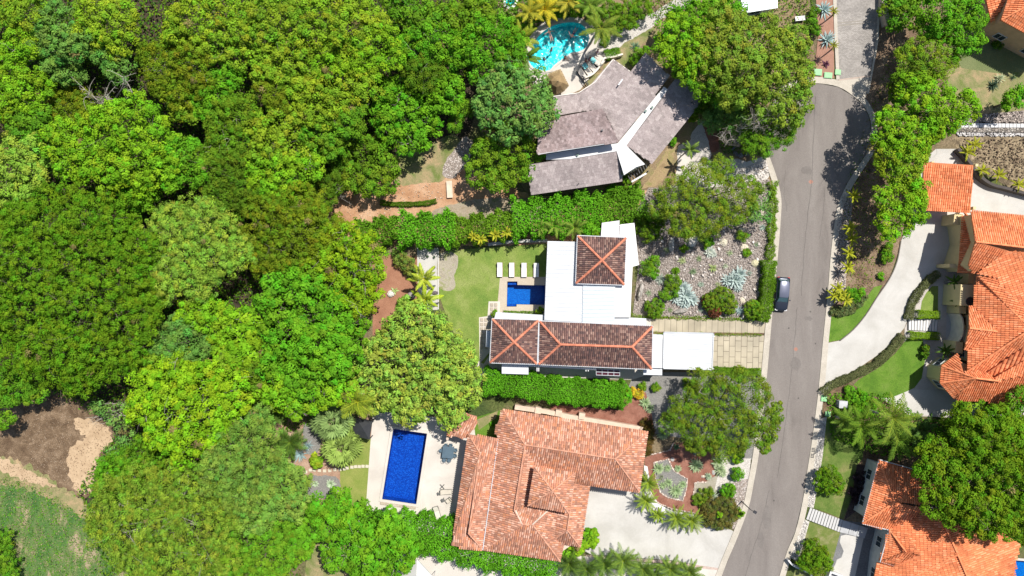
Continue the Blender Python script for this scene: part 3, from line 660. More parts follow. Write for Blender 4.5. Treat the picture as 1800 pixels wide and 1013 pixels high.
MOSB = stones('blue_mosaic', [(.008, .085, .36), (.012, .13, .46), (.006, .065, .29), (.03, .19, .55)], 8, 0, (.006, .07, .30))
MOSD = stones('deep_blue_mosaic', [(.015, .2, .52), (.02, .26, .6), (.01, .17, .45)], 9, 0, (.01, .1, .33))
MOST = stones('turquoise_mosaic_caustics', [(.05, .72, .76), (.10, .85, .85), (.03, .6, .7), (.45, .95, .92)], 4, 0, (.03, .55, .62))  # lighter cells paint caustic light onto the pool floor
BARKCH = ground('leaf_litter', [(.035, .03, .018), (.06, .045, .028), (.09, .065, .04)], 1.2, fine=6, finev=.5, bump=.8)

g0 = sheet('ground', [(-3000, -3000), (4800, -3000), (4800, 4000), (-3000, 4000)], ground('scrubland', [(.05, .075, .02), (.09, .11, .03), (.15, .12, .065), (.2, .15, .09)], .12, fine=4, finev=.35, bump=.6), holes=[POOLA, POOLB, POOLC, POOLE, POOLN], z=0)
# forest floor and field
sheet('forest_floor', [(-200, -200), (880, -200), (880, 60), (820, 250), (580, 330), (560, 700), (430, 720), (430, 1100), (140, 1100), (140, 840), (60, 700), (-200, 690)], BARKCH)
sheet('field', [(-200, 800), (20, 800), (90, 845), (140, 880), (190, 950), (240, 1013), (260, 1200), (-200, 1200)], ground('field_grass', [(.05, .12, .03), (.08, .16, .04), (.13, .17, .06), (.34, .27, .17)], .3, fine=8, finev=.35, bump=.6, stops=(.36, .48, .62), stretch=(-.6, 1.3, .6)), sm=3)
sheet('clearing', [(40, 700), (80, 682), (130, 700), (170, 715), (200, 745), (192, 800), (160, 868), (130, 872), (80, 850), (20, 810), (-20, 800), (-40, 750), (0, 715)], ground('clearing_litter', [(.11, .07, .04), (.165, .11, .065), (.25, .175, .11)], .8, fine=9, finev=.45, bump=.8), sm=4)
sheet('sand_patch', [(130, 735), (160, 738), (188, 750), (196, 770), (178, 800), (170, 830), (160, 866), (138, 868), (124, 840), (118, 800), (135, 780), (150, 768), (135, 755)], SAND, sm=6, rough=4)
sheet('dry_strip', [(-30, 806), (20, 806), (70, 830), (120, 862), (160, 890), (180, 930), (140, 905), (90, 880), (40, 858), (-30, 846)], DRYG, sm=3, rough=4)
sheet('sand_patch', [(-20, 800), (20, 812), (60, 832), (100, 856), (60, 850), (10, 832), (-20, 822)], SAND, sm=5, rough=3)
scatter_stones('leaf_litter', [(50, 690), (130, 705), (140, 760), (120, 800), (125, 850), (60, 820), (40, 760)], 1300, .045, [(.34, .25, .17), (.24, .16, .1), (.42, .33, .24)], flat=.3, label='dry fallen leaves scattered over the brown clearing')
scatter_stones('leaf_litter', [(110, 740), (200, 745), (180, 860), (130, 872)], 500, .06, [(.24, .16, .1), (.3, .21, .13), (.16, .1, .06)], flat=.3, label='brown litter drifting over the pale sand patch')
scatter_stones('leaf_litter', [(-30, 795), (60, 820), (130, 870), (60, 862), (-30, 840)], 400, .06, [(.24, .16, .1), (.3, .21, .13), (.14, .12, .05)], flat=.3, label='brown litter over the lower sand strip')
# clearing below the slate-roofed house
sheet('dirt_clearing', [(560, 372), (585, 348), (640, 325), (700, 312), (790, 306), (830, 290), (940, 345), (1100, 335), (1150, 340), (1120, 420), (950, 430), (640, 430), (570, 400)], DIRT, sm=4)
sheet('lawn_patch', [(680, 300), (705, 262), (760, 250), (800, 236), (812, 262), (785, 290), (779, 318), (740, 322), (705, 326)], DRYG, sm=4)
sheet('dry_strip', [(760, 372), (830, 352), (900, 348), (980, 352), (970, 385), (860, 395), (780, 392)], ground('dry_strip', [(.26, .2, .13), (.33, .27, .2), (.2, .2, .09)], .7, fine=9), sm=4)
sheet('stone_path', [(800, 262), (818, 240), (832, 255), (824, 285), (806, 305), (795, 314), (780, 311), (778, 298), (786, 278)], PINKG, sm=4)
sheet('path', [(783, 316), (794, 315), (797, 347), (786, 349)], SAND)
# garden of the slate-roofed house
sheet('garden_ground', [(880, -40), (1180, -40), (1420, -40), (1435, 140), (1400, 300), (1360, 330), (1130, 335), (930, 345), (850, 230), (870, 60)], ground('garden_dirt', [(.17, .12, .07), (.25, .18, .105), (.22, .2, .08)], .5, fine=8, finev=.3), holes=[POOLA, POOLN])
sheet('garden_ground', [(1060, 70), (1140, 20), (1150, 50), (1120, 90), (1130, 110), (1108, 130), (1090, 120), (1080, 100)], DRYG, sm=3)
sheet('path', [(1060, 92), (1078, 62), (1110, 40), (1150, 22), (1190, -5), (1240, -30), (1270, -30), (1215, 8), (1165, 32), (1140, 52), (1100, 75), (1085, 90), (1075, 100)], WPEB, sm=3)
sheet('pool_deck', [(918, 100), (924, 78), (938, 54), (960, 36), (990, 30), (1020, 32), (1044, 44), (1050, 66), (1075, 72), (1070, 100), (1040, 118), (1030, 145), (1020, 158), (998, 168), (960, 172), (930, 140)], DECK, holes=[POOLA], sm=0)
sheet('planting_bed', [(1028, 138), (1060, 125), (1066, 104), (1085, 100), (1095, 112), (1060, 150), (1040, 160)], DRYG, sm=2)
sheet('dry_lawn', [(1120, 340), (1145, 310), (1180, 250), (1215, 200), (1240, 210), (1216, 228), (1212, 246), (1190, 252), (1185, 270), (1176, 300), (1158, 325), (1130, 332)], ground('dry_lawn', [(.24, .17, .09), (.33, .24, .13), (.22, .21, .07)], .6, fine=9), sm=3)
sheet('path', [(1130, 345), (1175, 330), (1190, 300), (1190, 270), (1195, 255), (1212, 248), (1216, 232), (1235, 215), (1262, 205), (1268, 220), (1240, 232), (1230, 245), (1240, 262), (1246, 280), (1240, 300), (1210, 330), (1180, 352), (1150, 356)], DECK, sm=4)
sheet('white_gravel', [(1214, 238), (1236, 232), (1248, 250), (1250, 275), (1242, 285), (1228, 268)], WPEB, sm=3)
sheet('white_gravel', [(1235, 285), (1300, 280), (1340, 300), (1350, 290), (1356, 300), (1340, 320), (1260, 330), (1180, 345), (1140, 350), (1200, 320)], WPEB, sm=3)
sheet('mulch', [(1235, 218), (1252, 216), (1262, 240), (1264, 262), (1250, 268), (1244, 245)], MULCH, sm=3)
sheet('driveway', [(1290, 292), (1340, 276), (1350, 284), (1330, 300), (1300, 308)], CONC)
# rock garden and lawn of the white-roofed house
RG = [(1112, 556), (1122, 466), (1112, 384), (1140, 330), (1240, 332), (1352, 315), (1360, 360), (1356, 450), (1346, 562)]
sheet('rock_garden', RG, ROCKG)
sheet('side_yard', [(835, 660), (860, 560), (1145, 560), (1160, 660), (1120, 668), (870, 660)], DECK)
sheet('lawn', [(772, 446), (800, 440), (960, 428), (960, 560), (878, 600), (850, 640), (815, 620), (790, 570), (772, 520)], GRASS, holes=[POOLB])
sheet('gravel_patch', [(771, 448), (800, 446), (806, 465), (798, 485), (800, 505), (786, 512), (771, 500)], ground('lawn_bare', [(.3, .26, .19), (.36, .32, .25), (.24, .25, .1)], 1, fine=12), sm=3)
sheet('mulch', [(655, 450), (700, 448), (738, 452), (740, 540), (720, 580), (655, 590)], ground('red_dirt', [(.27, .125, .075), (.34, .17, .105)], .6, fine=8, finev=.15))
sheet('path', [(733, 436), (770, 436), (771, 545), (735, 545)], CONC)
sheet('pool_deck', [(879, 487), (960, 487), (960, 560), (872, 560), (875, 530)], ground('beige_deck', [(.44, .37, .28), (.5, .43, .34)], .4, fine=10, finev=.08), holes=[POOLB])
sheet('paving', [(859, 530), (879, 530), (878, 556), (866, 556), (866, 600), (860, 620), (843, 640), (842, 558), (857, 556)], plain('paving_base', (.55, .5, .43), .8, var=.06))
gp = G()
for (x, y) in [(862 + 7.2 * i, 533 + 7.4 * j) for j in range(3) for i in range(2)] + [(844.5 + 7.2 * i, 559.5 + 8 * j) for j in range(7) for i in range(2 if j > 2 else 3)]:
    c = P(x + 2.6, y + 2.8); gp.box((c.x, c.y, .12), (.38, .42, .05))
gp.build('paving_pattern', plain('slab_tan', (.40, .34, .26), .8))['kind'] = 'structure'
sheet('path', [(1144, 560), (1346, 563), (1344, 585.5), (1144, 583)], PLANK)
sheet('mulch', [(1144, 583), (1344, 585.5), (1344, 590), (1144, 587.5)], SOIL)
sheet('parking_area', [(1150, 588), (1345, 590), (1340, 650), (1150, 650)], PAVE)
sheet('gravel', [(1110, 668), (1150, 655), (1340, 652), (1336, 760), (1330, 808), (1265, 808), (1255, 780), (1140, 760), (1100, 690)], GREYG, sm=0)
# courtyard garden beside the terracotta house
sheet('mulch', [(975, 712), (1095, 722), (1100, 690), (1135, 690), (1146, 730), (1150, 760), (1130, 770), (1000, 735), (960, 722)], MULCH)
sheet('mulch', [(1134, 828), (1133, 805), (1152, 798), (1177, 791), (1184, 778), (1225, 780), (1262, 800), (1256, 837), (1241, 847), (1221, 848), (1218, 873), (1238, 887), (1236, 905), (1180, 894), (1152, 882), (1141, 862)], MULCH, sm=0)
ISL = [(1149, 813), (1175, 807), (1180, 820), (1185, 828), (1208, 842), (1206, 860), (1200, 880), (1175, 875), (1161, 866), (1153, 843)]
sheet('gravel_island', ISL, GREYG)
sheet('gravel', [(1221, 848), (1241, 847), (1258, 836), (1268, 846), (1262, 862), (1240, 880), (1218, 873)], ground('tan_gravel', [(.3, .27, .2), (.36, .33, .26)], 1, fine=18, finev=.3))
sheet('white_gravel', [(1264, 806), (1320, 806), (1316, 842), (1288, 848), (1270, 866), (1256, 860), (1262, 835)], WPEB)
sheet('pink_gravel', [(1288, 848), (1316, 841), (1322, 860), (1312, 890), (1298, 935), (1240, 905), (1250, 880), (1270, 866)], PINKG)
for ln, n in (([(1145, 799), (1177, 791), (1184, 778)], 45), (ISL + ISL[:1], 190), ([(1222, 848), (1241, 847)], 22), ([(1221, 850), (1218, 873), (1226, 880)], 30), ([(1141, 862), (1152, 882), (1180, 894), (1222, 902)], 90), ([(1134, 828), (1141, 862)], 36)):
    scatter_stones('border_pebbles', [(0, 0)], n, .10, [(.62, .5, .42), (.7, .6, .52), (.5, .4, .34)], line=ln, label='small pale pink pebbles edging the red garden bed')
sheet('driveway', [(1020, 840), (1142, 848), (1142, 862), (1152, 884), (1180, 897), (1236, 908), (1292, 935), (1270, 1001), (1180, 985), (1040, 975), (1010, 960)], CONC)
sheet('white_kerb', [(1132, 818), (1138, 820), (1146, 868), (1158, 886), (1182, 899), (1220, 905), (1220, 912), (1178, 905), (1148, 890), (1134, 862)], WHITE, sm=0)
sheet('brick_edge', [(1030, 975), (1180, 986), (1272, 1000), (1272, 1005), (1180, 991), (1030, 981)], ground('pink_edge', [(.45, .33, .28), (.5, .4, .34)], 1))
sheet('pool_deck', [(655, 722), (825, 740), (884, 770), (850, 970), (787, 944), (660, 920), (636, 908)], DECK, holes=[POOLC])
sheet('lawn', [(832, 735), (884, 720), (884, 790), (836, 770)], GRASS2)
sheet('dry_lawn', [(838, 738), (876, 722), (872, 735), (842, 756)], DRYG)
sheet('garden_ground', [(470, 690), (655, 690), (655, 735), (640, 905), (560, 900), (500, 850), (460, 760)], ground('pinkish_dirt', [(.30, .18, .12), (.36, .23, .16), (.42, .29, .21)], .7, fine=9))
sheet('gravel', [(535, 745), (560, 755), (562, 790), (548, 800), (535, 790)], GREYG, sm=3)
sheet('gravel', [(535, 840), (590, 838), (596, 862), (560, 878), (540, 868)], GREYG, sm=3)
sheet('lawn', [(598, 812), (604, 765), (652, 768), (642, 908), (622, 900), (604, 876), (598, 850)], ground('lawn_olive', [(.17, .23, .04), (.25, .27, .07)], .5, fine=13), sm=0)
sheet('garden_ground', [(540, 960), (620, 950), (640, 1100), (530, 1100)], DRYG)
sheet('garden_ground', [(700, 960), (1000, 975), (1270, 1003), (1262, 1150), (690, 1150)], DECK)
# right side of the street
sheet('verge', [(1480, -60), (1640, -60), (1700, 130), (1640, 260), (1600, 380), (1560, 500), (1520, 560), (1448, 640), (1450, 520), (1476, 330), (1530, 240), (1515, 160)], ground('verge_dirt', [(.12, .08, .05), (.20, .135, .085), (.27, .2, .13)], .6, fine=7, finev=.4, bump=.7))
sheet('gravel', [(1479, 345), (1500, 340), (1495, 400), (1488, 470), (1486, 520), (1460, 540), (1462, 470), (1470, 390)], PINKG, sm=0)
sheet('yard', [(1670, 60), (1850, -20), (1850, 205), (1690, 215), (1665, 180)], DRYG)
sheet('yard', [(1670, 80), (1850, 70), (1850, 120), (1760, 130), (1690, 120)], ground('yard_grass', [(.13, .16, .06), (.17, .19, .08)], .5, fine=10))
sheet('gravel', [(1680, 205), (1850, 190), (1850, 250), (1690, 250)], stones('dark_rubble', [(.20, .17, .15), (.32, .28, .25), (.45, .4, .36)], 5, 1, (.05, .04, .035)))
sheet('dirt_yard', [(1670, 240), (1850, 240), (1850, 350), (1790, 338), (1720, 300), (1690, 275)], ground('dirt_yard', [(.12, .09, .055), (.26, .2, .12), (.36, .28, .175)], .75, fine=6, finev=.4, bump=.8, stops=(.38, .5, .62)))
sheet('driveway', [(1444, 700), (1446, 650), (1455, 603), (1476, 599), (1499, 580), (1521, 554), (1540, 524), (1563, 490), (1576, 460), (1583, 426), (1594, 400), (1600, 372), (1625, 280), (1645, 262), (1680, 262), (1698, 286), (1715, 312), (1750, 330), (1850, 360), (1850, 400), (1700, 385), (1700, 470), (1667, 469), (1640, 486), (1613, 514), (1600, 548), (1590, 576), (1570, 600), (1540, 626), (1502, 652), (1465, 670)], CONC)
sheet('courtyard', [(1637, 488), (1668, 468), (1850, 468), (1850, 735), (1690, 735), (1600, 731), (1548, 700), (1590, 600), (1590, 578), (1602, 548), (1615, 514)], ground('courtyard_stone', [(.42, .38, .34), (.5, .46, .42)], .5, fine=8, finev=.12))
sheet('lawn', [(1454, 602), (1456, 556), (1487, 554), (1517, 531), (1536, 505), (1551, 501), (1540, 524), (1521, 554), (1499, 580), (1476, 598)], GRASS2)
sheet('lawn', [(1638, 503), (1649, 503), (1648.5, 549), (1617.6, 547), (1620, 530), (1628, 515)], GRASS)
sheet('lawn', [(1593, 597), (1622, 597), (1627, 630), (1623, 647), (1620, 665), (1607, 682), (1583, 693), (1566, 699), (1548, 699), (1525, 693), (1500, 677), (1510, 667), (1542, 648), (1572, 623)], GRASS2)
sheet('step_bed', [(1594, 559), (1649, 560), (1647, 584), (1594, 581)], plain('dark_bed_gravel', (.05, .05, .05), .9), rough=0)
sheet('path', [(1650, 503), (1667, 504), (1667, 511), (1657.5, 511), (1656, 562), (1648.5, 562)], CONC)
sheet('entrance_floor', [(1667, 478), (1700, 478), (1697, 598), (1662, 598)], ground('grey_floor', [(.4, .39, .38), (.46, .45, .44)], .6, fine=6, finev=.06))
sheet('garden_ground', [(1444, 690), (1480, 672), (1500, 677), (1530, 696), (1560, 708), (1600, 735), (1700, 735), (1850, 735), (1850, 830), (1560, 830), (1450, 800), (1448, 733)], SOIL)
sheet('path', [(1560, 702), (1604, 684), (1700, 690), (1790, 712), (1790, 724), (1700, 728), (1612, 730), (1592, 722)], CONC)
sheet('lawn', [(1452, 730), (1520, 760), (1516, 806), (1506, 818), (1496, 874), (1482, 913), (1430, 892), (1437, 840)], ground('lawn_e', [(.075, .135, .02), (.12, .17, .035), (.2, .2, .07)], .4, fine=13))
sheet('lawn', [(1422, 917), (1481, 938), (1476, 953), (1483, 969), (1479, 980), (1470, 986), (1460, 1008), (1450, 1080), (1380, 1080), (1400, 990), (1411, 958)], ground('lawn_e2', [(.08, .145, .02), (.15, .18, .045), (.28, .25, .13)], .4, fine=13))
sheet('white_pebbles', [(1440, 736), (1453, 733), (1446, 800), (1438, 850), (1430, 893), (1416, 890), (1422, 850), (1432, 800)], WPEB)
sheet('white_pebbles', [(1411, 912), (1423, 917), (1412, 957), (1403, 989), (1386, 978), (1400, 945)], WPEB)
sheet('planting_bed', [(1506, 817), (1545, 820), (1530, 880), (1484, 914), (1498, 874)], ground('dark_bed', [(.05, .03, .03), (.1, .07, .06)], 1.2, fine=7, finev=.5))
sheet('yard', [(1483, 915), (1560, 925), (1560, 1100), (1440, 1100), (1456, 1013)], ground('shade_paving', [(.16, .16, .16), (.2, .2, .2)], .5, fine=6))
sheet('pale_terrace', [(1487, 940), (1518, 946), (1503, 1013), (1485, 1100), (1440, 1100), (1460, 1005), (1468, 993), (1471, 984), (1479, 980), (1483, 969), (1476, 953), (1478, 942)], CONC)
# road
RL = [(1190, 1300), (1230, 1130), (1268, 1013), (1297, 942), (1316, 890), (1325, 846), (1334, 795), (1342, 720), (1348, 658), (1356, 565), (1364, 482), (1369, 426), (1372, 385), (1373, 350), (1365, 312), (1350, 270), (1340, 232), (1346, 195), (1370, 165), (1405, 150), (1421, 148), (1444, 148), (1474, 154), (1498, 169), (1516, 185), (1528, 208), (1531, 235), (1525, 265), (1508, 292), (1491, 319), (1480, 341), (1471, 365), (1465, 400), (1459, 452), (1454, 516), (1446, 595), (1439, 673), (1434, 717), (1425, 784), (1417, 834), (1410, 881), (1397, 935), (1383, 968), (1369, 1013), (1345, 1090), (1290, 1300)]
sheet('road', RL, ASPH, label='grey asphalt street ending in a rounded cul-de-sac')
sheet('manhole_cover', smooth([(1395, 614), (1398.5, 617.5), (1402, 614), (1398.5, 610.5)], 4), plain('rust', (.34, .16, .11), .7))
sheet('manhole_cover', smooth([(1421, 320), (1425, 323.5), (1429, 320), (1425, 316.5)], 4), MATS['rust'])
sheet('paved_street', [(1465, -80), (1548, -80), (1543, 0), (1540, 70), (1531, 117), (1522, 170), (1473, 141), (1467, 0)], COBB)
sheet('concrete_band', [(1471, 44.5), (1539, 38), (1539, 40.5), (1471, 47)], plain('band', (.27, .24, .2), .8))
sheet('concrete_band', [(1470, 40.5), (1540, 34), (1540, 36), (1470, 42.5)], MATS['band'])
sheet('concrete_band', [(1473, 140), (1529, 133), (1528, 135.5), (1473, 142.5)], plain('band2', (.42, .33, .27), .8))
sheet('concrete_apron', [(1473, 142.5), (1528, 136), (1520, 176), (1500, 160)], KERB)
sheet('mulch', [(1430, -60), (1464, -60), (1466, 138), (1430, 138), (1438, 60)], ground('clay_bed', [(.30, .16, .11), (.36, .2, .145)], .8, fine=10, finev=.12))
g = G(); ribbon(g, wline([(1466, -60), (1466.5, 0), (1469, 70), (1472, 141)]), -.22, .22, 0, .16); g.build('kerb', KERB)['kind'] = 'structure'
g = G(); ribbon(g, wline([(1549, -60), (1543, 0), (1540, 70), (1532, 117), (1523, 165)]), -.0, .25, 0, .16); g.build('kerb', KERB)['kind'] = 'structure'
for seg, nm in ((RL[:16], 'kerb'), (RL[18:], 'kerb')):
    w_ = [(v.x, v.y) for v in wline(smooth(seg, 3, closed=False))]
    g = G(); ribbon(g, w_, .02, .16, 0, .14); g.build('kerb', KERB)['kind'] = 'structure'
    g = G(); ribbon(g, w_, .162, .78, 0, .132); g.build('gutter', KERB)['kind'] = 'structure'
g = G(); ribbon(g, wline(smooth([(1388, 156), (1421, 142), (1444, 141), (1477, 148), (1502, 163), (1519, 180), (1533, 205)], 3, closed=False)), .0, .35, 0, .13); g.build('kerb', KERB)['kind'] = 'structure'

# ---------------------------------------------------------------- pools
def basin(name, poly, depth, tile, tint, coping=None, cw=.3, wave=1.4, strength=.3, label=None, zt=.1):
    w_ = [P(*p).xy for p in poly]; ar = sum(w_[i].cross(w_[(i + 1) % len(w_)]) for i in range(len(w_))); w_ = w_ if ar > 0 else w_[::-1]
    n = len(w_); g = G(); tri = tessellate_polygon([[p.to_3d() for p in w_]])
    g.add([(p.x, p.y, -depth) for p in w_], tri); g.add([(p.x, p.y, -depth) for p in w_] + [(p.x, p.y, zt) for p in w_], [(i, (i + 1) % n, (i + 1) % n + n, i + n) for i in range(n)])
    b = g.build(name, tile); b['kind'] = 'structure'
    g = G(); g.add([(p.x, p.y, -.08) for p in w_], tri); o = g.build('water', watermat(name + '_water', tint, wave, strength)); o['kind'] = 'structure'
    if coping:
        g = G(); q = list(w_) + [w_[0], w_[1]]; a = offset_line(w_, 0, True); b2 = offset_line(w_, -cw, True)
        for i in range(n):
            j = (i + 1) % n; Q = [a[i], a[j], b2[j], b2[i]]; g.add([(p.x, p.y, 0) for p in Q] + [(p.x, p.y, zt) for p in Q], [(4, 5, 6, 7), (7, 6, 5, 4), (0, 1, 5, 4), (2, 3, 7, 6)])
        g.build('pool_coping', coping)['kind'] = 'structure'
basin('turquoise_pool', POOLA, 1.3, MOST, (.72, .98, .99), DECK, .28, 2.6, .6, zt=.14)
basin('plunge_pool', POOLB, 1.2, MOSD, (.5, .75, .95), None, .2, 1.2, .1)
basin('lap_pool', POOLC, 1.4, MOSB, (.45, .7, .98), DECK, .35, 1.2, .15, zt=.17)
basin('corner_pool', POOLE, 1.2, MOSD, (.3, .8, 1), DECK, .3)
basin('upper_pool', POOLN, 1.0, MOST, (.6, .95, .95), WHITE, .3)
# overflow ledge on the lap pool
g = G(); c = P(700, 888); g.box((c.x, c.y, .16), (4.7, .35, .12), -.14); tag(g.build('pool_ledge', ground('ledge', [(.4, .33, .25), (.46, .4, .32)], 1)), kind='structure')
for q in ([(892.5, 495.5), (909, 495.5), (909, 501), (892.5, 501)], [(891.5, 535), (907.5, 535), (907.5, 538.5), (891.5, 538.5)]):
    g = G(); g.prism([tuple(P(*p).xy) for p in q], -1.15, -.35); g.build('pool_steps', MOSB)['kind'] = 'structure'

# seams, cracks and repairs in the asphalt
rr = np.random.default_rng(4); CRK = plain('crack_filler', (.10, .09, .08), .9); PAT = ground('asphalt_patch', [(.17, .15, .135), (.20, .178, .16)], .8, fine=20, finev=.2)
def crack(pts, wd=.6, mat=CRK):
    q = smooth(pts, 6, closed=False); q = [(x + rr.normal(0, .5), y + rr.normal(0, .5)) for x, y in q]; n = len(q)
    L_ = [(x - wd / 2 * rr.uniform(.4, 1.2), y) for x, y in q]; R_ = [(x + wd / 2 * rr.uniform(.4, 1.2), y) for x, y in q][::-1]; sheet('road_crack', L_ + R_, mat, rough=0)
crack([(1433, 170), (1430, 240), (1426, 320), (1417, 400), (1411, 470), (1408, 520)], .8); crack([(1400, 540), (1396, 600), (1388, 680), (1378, 760), (1366, 840)], .7)
crack([(1450, 330), (1446, 380), (1440, 420)], .6); crack([(1352, 860), (1338, 920), (1322, 970), (1308, 1020)], .9); crack([(1380, 300), (1378, 340), (1384, 372)], .6)
for x, y, rx, ry in ((1398, 640, 9, 12), (1347, 910, 8, 22), (1337, 950, 6, 16), (1418, 300, 10, 8), (1420, 560, 7, 5)): sheet('road_patch', [(x + rx * math.cos(t) * rr.uniform(.8, 1.1), y + ry * math.sin(t) * rr.uniform(.8, 1.1)) for t in np.linspace(0, 6.0, 11)], PAT, sm=3, rough=1)
for x, y in ((1424, 548), (1386, 577), (1433, 604), (1403, 700), (1360, 880)): sheet('oil_stain', [(x + 1.5 * math.cos(t), y + 1.5 * math.sin(t)) for t in np.linspace(0, 5.6, 8)], CRK, sm=2, rough=0)
# ================================================================ HOUSES
CEN = lambda pts: (sum(p[0] for p in pts) / len(pts), sum(p[1] for p in pts) / len(pts))
def house(name, label, px, py, cat='house'):
    c = P(px, py); return thing(name, (c.x, c.y, 0), label, cat)
def sl(line, h0, pitch, pts):
    """lift photo points onto a plane rising from an eave line"""
    a, b = Vector(line[0]), Vector(line[1]); t = (b - a).normalized(); n = Vector((-t.y, t.x))
    return [(x, y, h0 + pitch * abs((Vector((x, y)) - a).dot(n)) / S) for x, y in pts]
# ---- slate-roofed house at the top
hA = house('slate_roofed_house', 'house of angled pinkish grey roofs around a white Y shaped core below the turquoise pool', 1090, 230)
E1 = ((1060, 192), (1177 - 58, 92.3 - 15))
d1 = sl(((1046, 145), (1077.5, 105.7)), 3.0, .25, [(1134.6, 92.3), (1177.2, 134.2), (1088.3, 248.3), (1059.7, 192), (1020.5, 196.3), (1016.8, 164.4), (1046.3, 145), (1077.5, 105.7), (1107.7, 126.8)])
roof(hA, [d1], 'slate', [], 'flat', .33, .42)
roof(hA, [sl(((977, 169.5), (1016.8, 164.4)), 3.0, .2, [(972, 170.5), (1016.6, 164.6), (1020.3, 196.2), (978, 204)])], 'slate', [], 'flat', .33, .42)
roof(hA, [sl(((1249, 158), (1147, 287)), 3.2, .25, [(1192, 134), (1249, 160), (1147, 287), (1101.7, 256.7)])], 'slate', [], 'flat', .33, .42)
roof(hA, [sl(((948, 213), (1058, 192)), 5.1, .2, [(948, 212.5), (1058.5, 191.5), (1087.6, 249), (944, 271.5)])], 'slate2', [], 'flat', .30, .34)
roof(hA, [sl(((933, 343), (1094, 319)), 3.2, .28, [(929, 289.5), (1085, 265), (1094.3, 318.8), (933.5, 343)])], 'slate', [], 'flat', .33, .42)
metal_roof(hA, [(1167, 152.5, 4.4), (1174, 157.5, 4.4), (1101, 256, 4.4), (1134, 289, 4.4), (1118, 294, 4.4), (1097, 308, 4.4), (1084, 266, 4.4), (1000, 280, 4.4), (960, 281, 4.4), (960, 271, 4.4), (1086, 252, 4.4)], WHITE, name='flat_roof')
g = G(); [g.tube([list(P(*a)), list(P(*b))], .05, 5, None) for a, b in (((946, 271.5, 5.95), (1086, 250, 5.95)),)]; g.build('gutter', WMETAL, hA)
g = G()
for a, b in (((1016.8, 163.8, 3.08), (1046.3, 144.3, 3.08)), ((1046.3, 144.3, 3.08), (1077.5, 105, 3.08)), ((972, 170, 3.08), (1016.8, 163.8, 3.08)), ((1077.5, 105, 3.08), (1107.5, 126, 3.1))): g.tube([list(P(*a)), list(P(*b))], .07, 5)
g.build('gutter', plain('pale_gutter', (.72, .66, .6)), hA)
g = G(); c = P(1090.5, 145, 4.2); g.box((c.x, c.y, c.z + .1), (.9, .16, .1), .95); g.build('roof_vent', WMETAL, hA)
for (x, y) in ((1134.6, 196), (1146, 189.5), (1015, 273)):
    g = G(); c = P(x, y, 4.5); g.box((c.x, c.y, 4.5), (.3, .26, .28), .9); g.build('roof_fan', plain('vent_green', (.10, .16, .14)), hA)
for (x, y, h, wd) in ((1058, 230, 5.7, .25), (1216, 180, 3.9, .16), (1220, 183, 3.8, .16), (1017, 323, 3.6, .1)):
    g = G(); c = P(x, y, h); g.tube([(c.x, c.y, h - .2), (c.x, c.y, h + .3)], wd / 2, 8); g.build('vent_pipe', DARK, hA)
# valley seam lines and the open gap with a dark void between both slabs
walls(hA, [(1134, 95), (1175, 134), (1088, 246), (1062, 194), (1020, 194), (980, 200), (978, 172), (1017, 166), (1046, 147), (1078, 108), (1107, 128)], 3.0, .5, WHITE, door=4)
walls(hA, [(1192, 137), (1246, 160), (1147, 284), (1104, 256)], 3.2, .5, WHITE)
walls(hA, [(948, 214), (1058, 193), (1085, 248), (946, 270)], 5.0, .5, WHITE)
walls(hA, [(931, 291), (1083, 267), (1091, 317), (935, 340)], 3.2, .5, WHITE)
walls(hA, [(1167, 153), (1173, 157.5), (1100, 256), (1133, 289), (1097, 307), (1084, 266), (962, 280), (962, 272), (1086, 253)], 4.4, .1, WHITE, wins=False, top=4.2)
pg = thing('pergola', P(1113, 305), 'small dark slatted pergola with a white beam at the tip of the white house core', 'pergola')
g = G()
for i in range(9): a, b = P(1100 + i * 5, 300 - i * 1.5, 2.5), P(1108 + i * 4.2, 317 - i * 3, 2.5); g.box(((a.x + b.x) / 2, (a.y + b.y) / 2, 2.5), (.07, (b - a).length, .12), math.atan2(b.y - a.y, b.x - a.x) - math.pi / 2)
g.build('slats', DARK, pg); g = G(); a, b = P(1110, 320, 2.4), P(1136, 305, 2.4); g.box(((a.x + b.x) / 2, (a.y + b.y) / 2, 2.4), ((b - a).length, .22, .2), math.atan2(b.y - a.y, b.x - a.x)); g.build('beam', WHITE, pg)
for (x, y) in ((1102, 316), (1136, 304)): g = G(); c = P(x, y, 1); g.box((c.x, c.y, 1.2), (.12, .12, 2.4)); g.build('post', DARK, pg)
# ---- white house with brown hipped tiles
hB = house('white_roofed_house', 'white house with flat metal roofs and three dark brown hipped roofs with salmon ridges', 1040, 560)
SAL = (.62, .22, .13)
hip(hB, [(1016, 415.5, 4.6), (1100, 419, 4.6), (1096.7, 500.4, 4.6), (1012.8, 497.7, 4.6)], [(1058, 458, 6.0)], 'brown', cap=SAL, capr=.17, w=.25, Lt=.38, gutter=[[(1014.8, 414.3, 4.6), (1101.2, 417.8, 4.6)], [(1101.2, 417.8, 4.6), (1097.9, 501.6, 4.6)], [(1097.9, 501.6, 4.6), (1011.6, 498.9, 4.6)], [(1011.6, 498.9, 4.6), (1014.8, 414.3, 4.6)]])
hip(hB, [(866, 561.5, 4.2), (945.7, 564, 4.2), (943, 639.5, 4.2), (862, 637, 4.2)], [(903.8, 601.7, 5.6)], 'brown', cap=SAL, capr=.17, w=.25, Lt=.38, gutter=[[(864.8, 560.3, 4.2), (946.9, 562.8, 4.2)], [(946.9, 562.8, 4.2), (944.2, 640.7, 4.2)], [(944.2, 640.7, 4.2), (860.8, 638.2, 4.2)], [(860.8, 638.2, 4.2), (864.8, 560.3, 4.2)]])
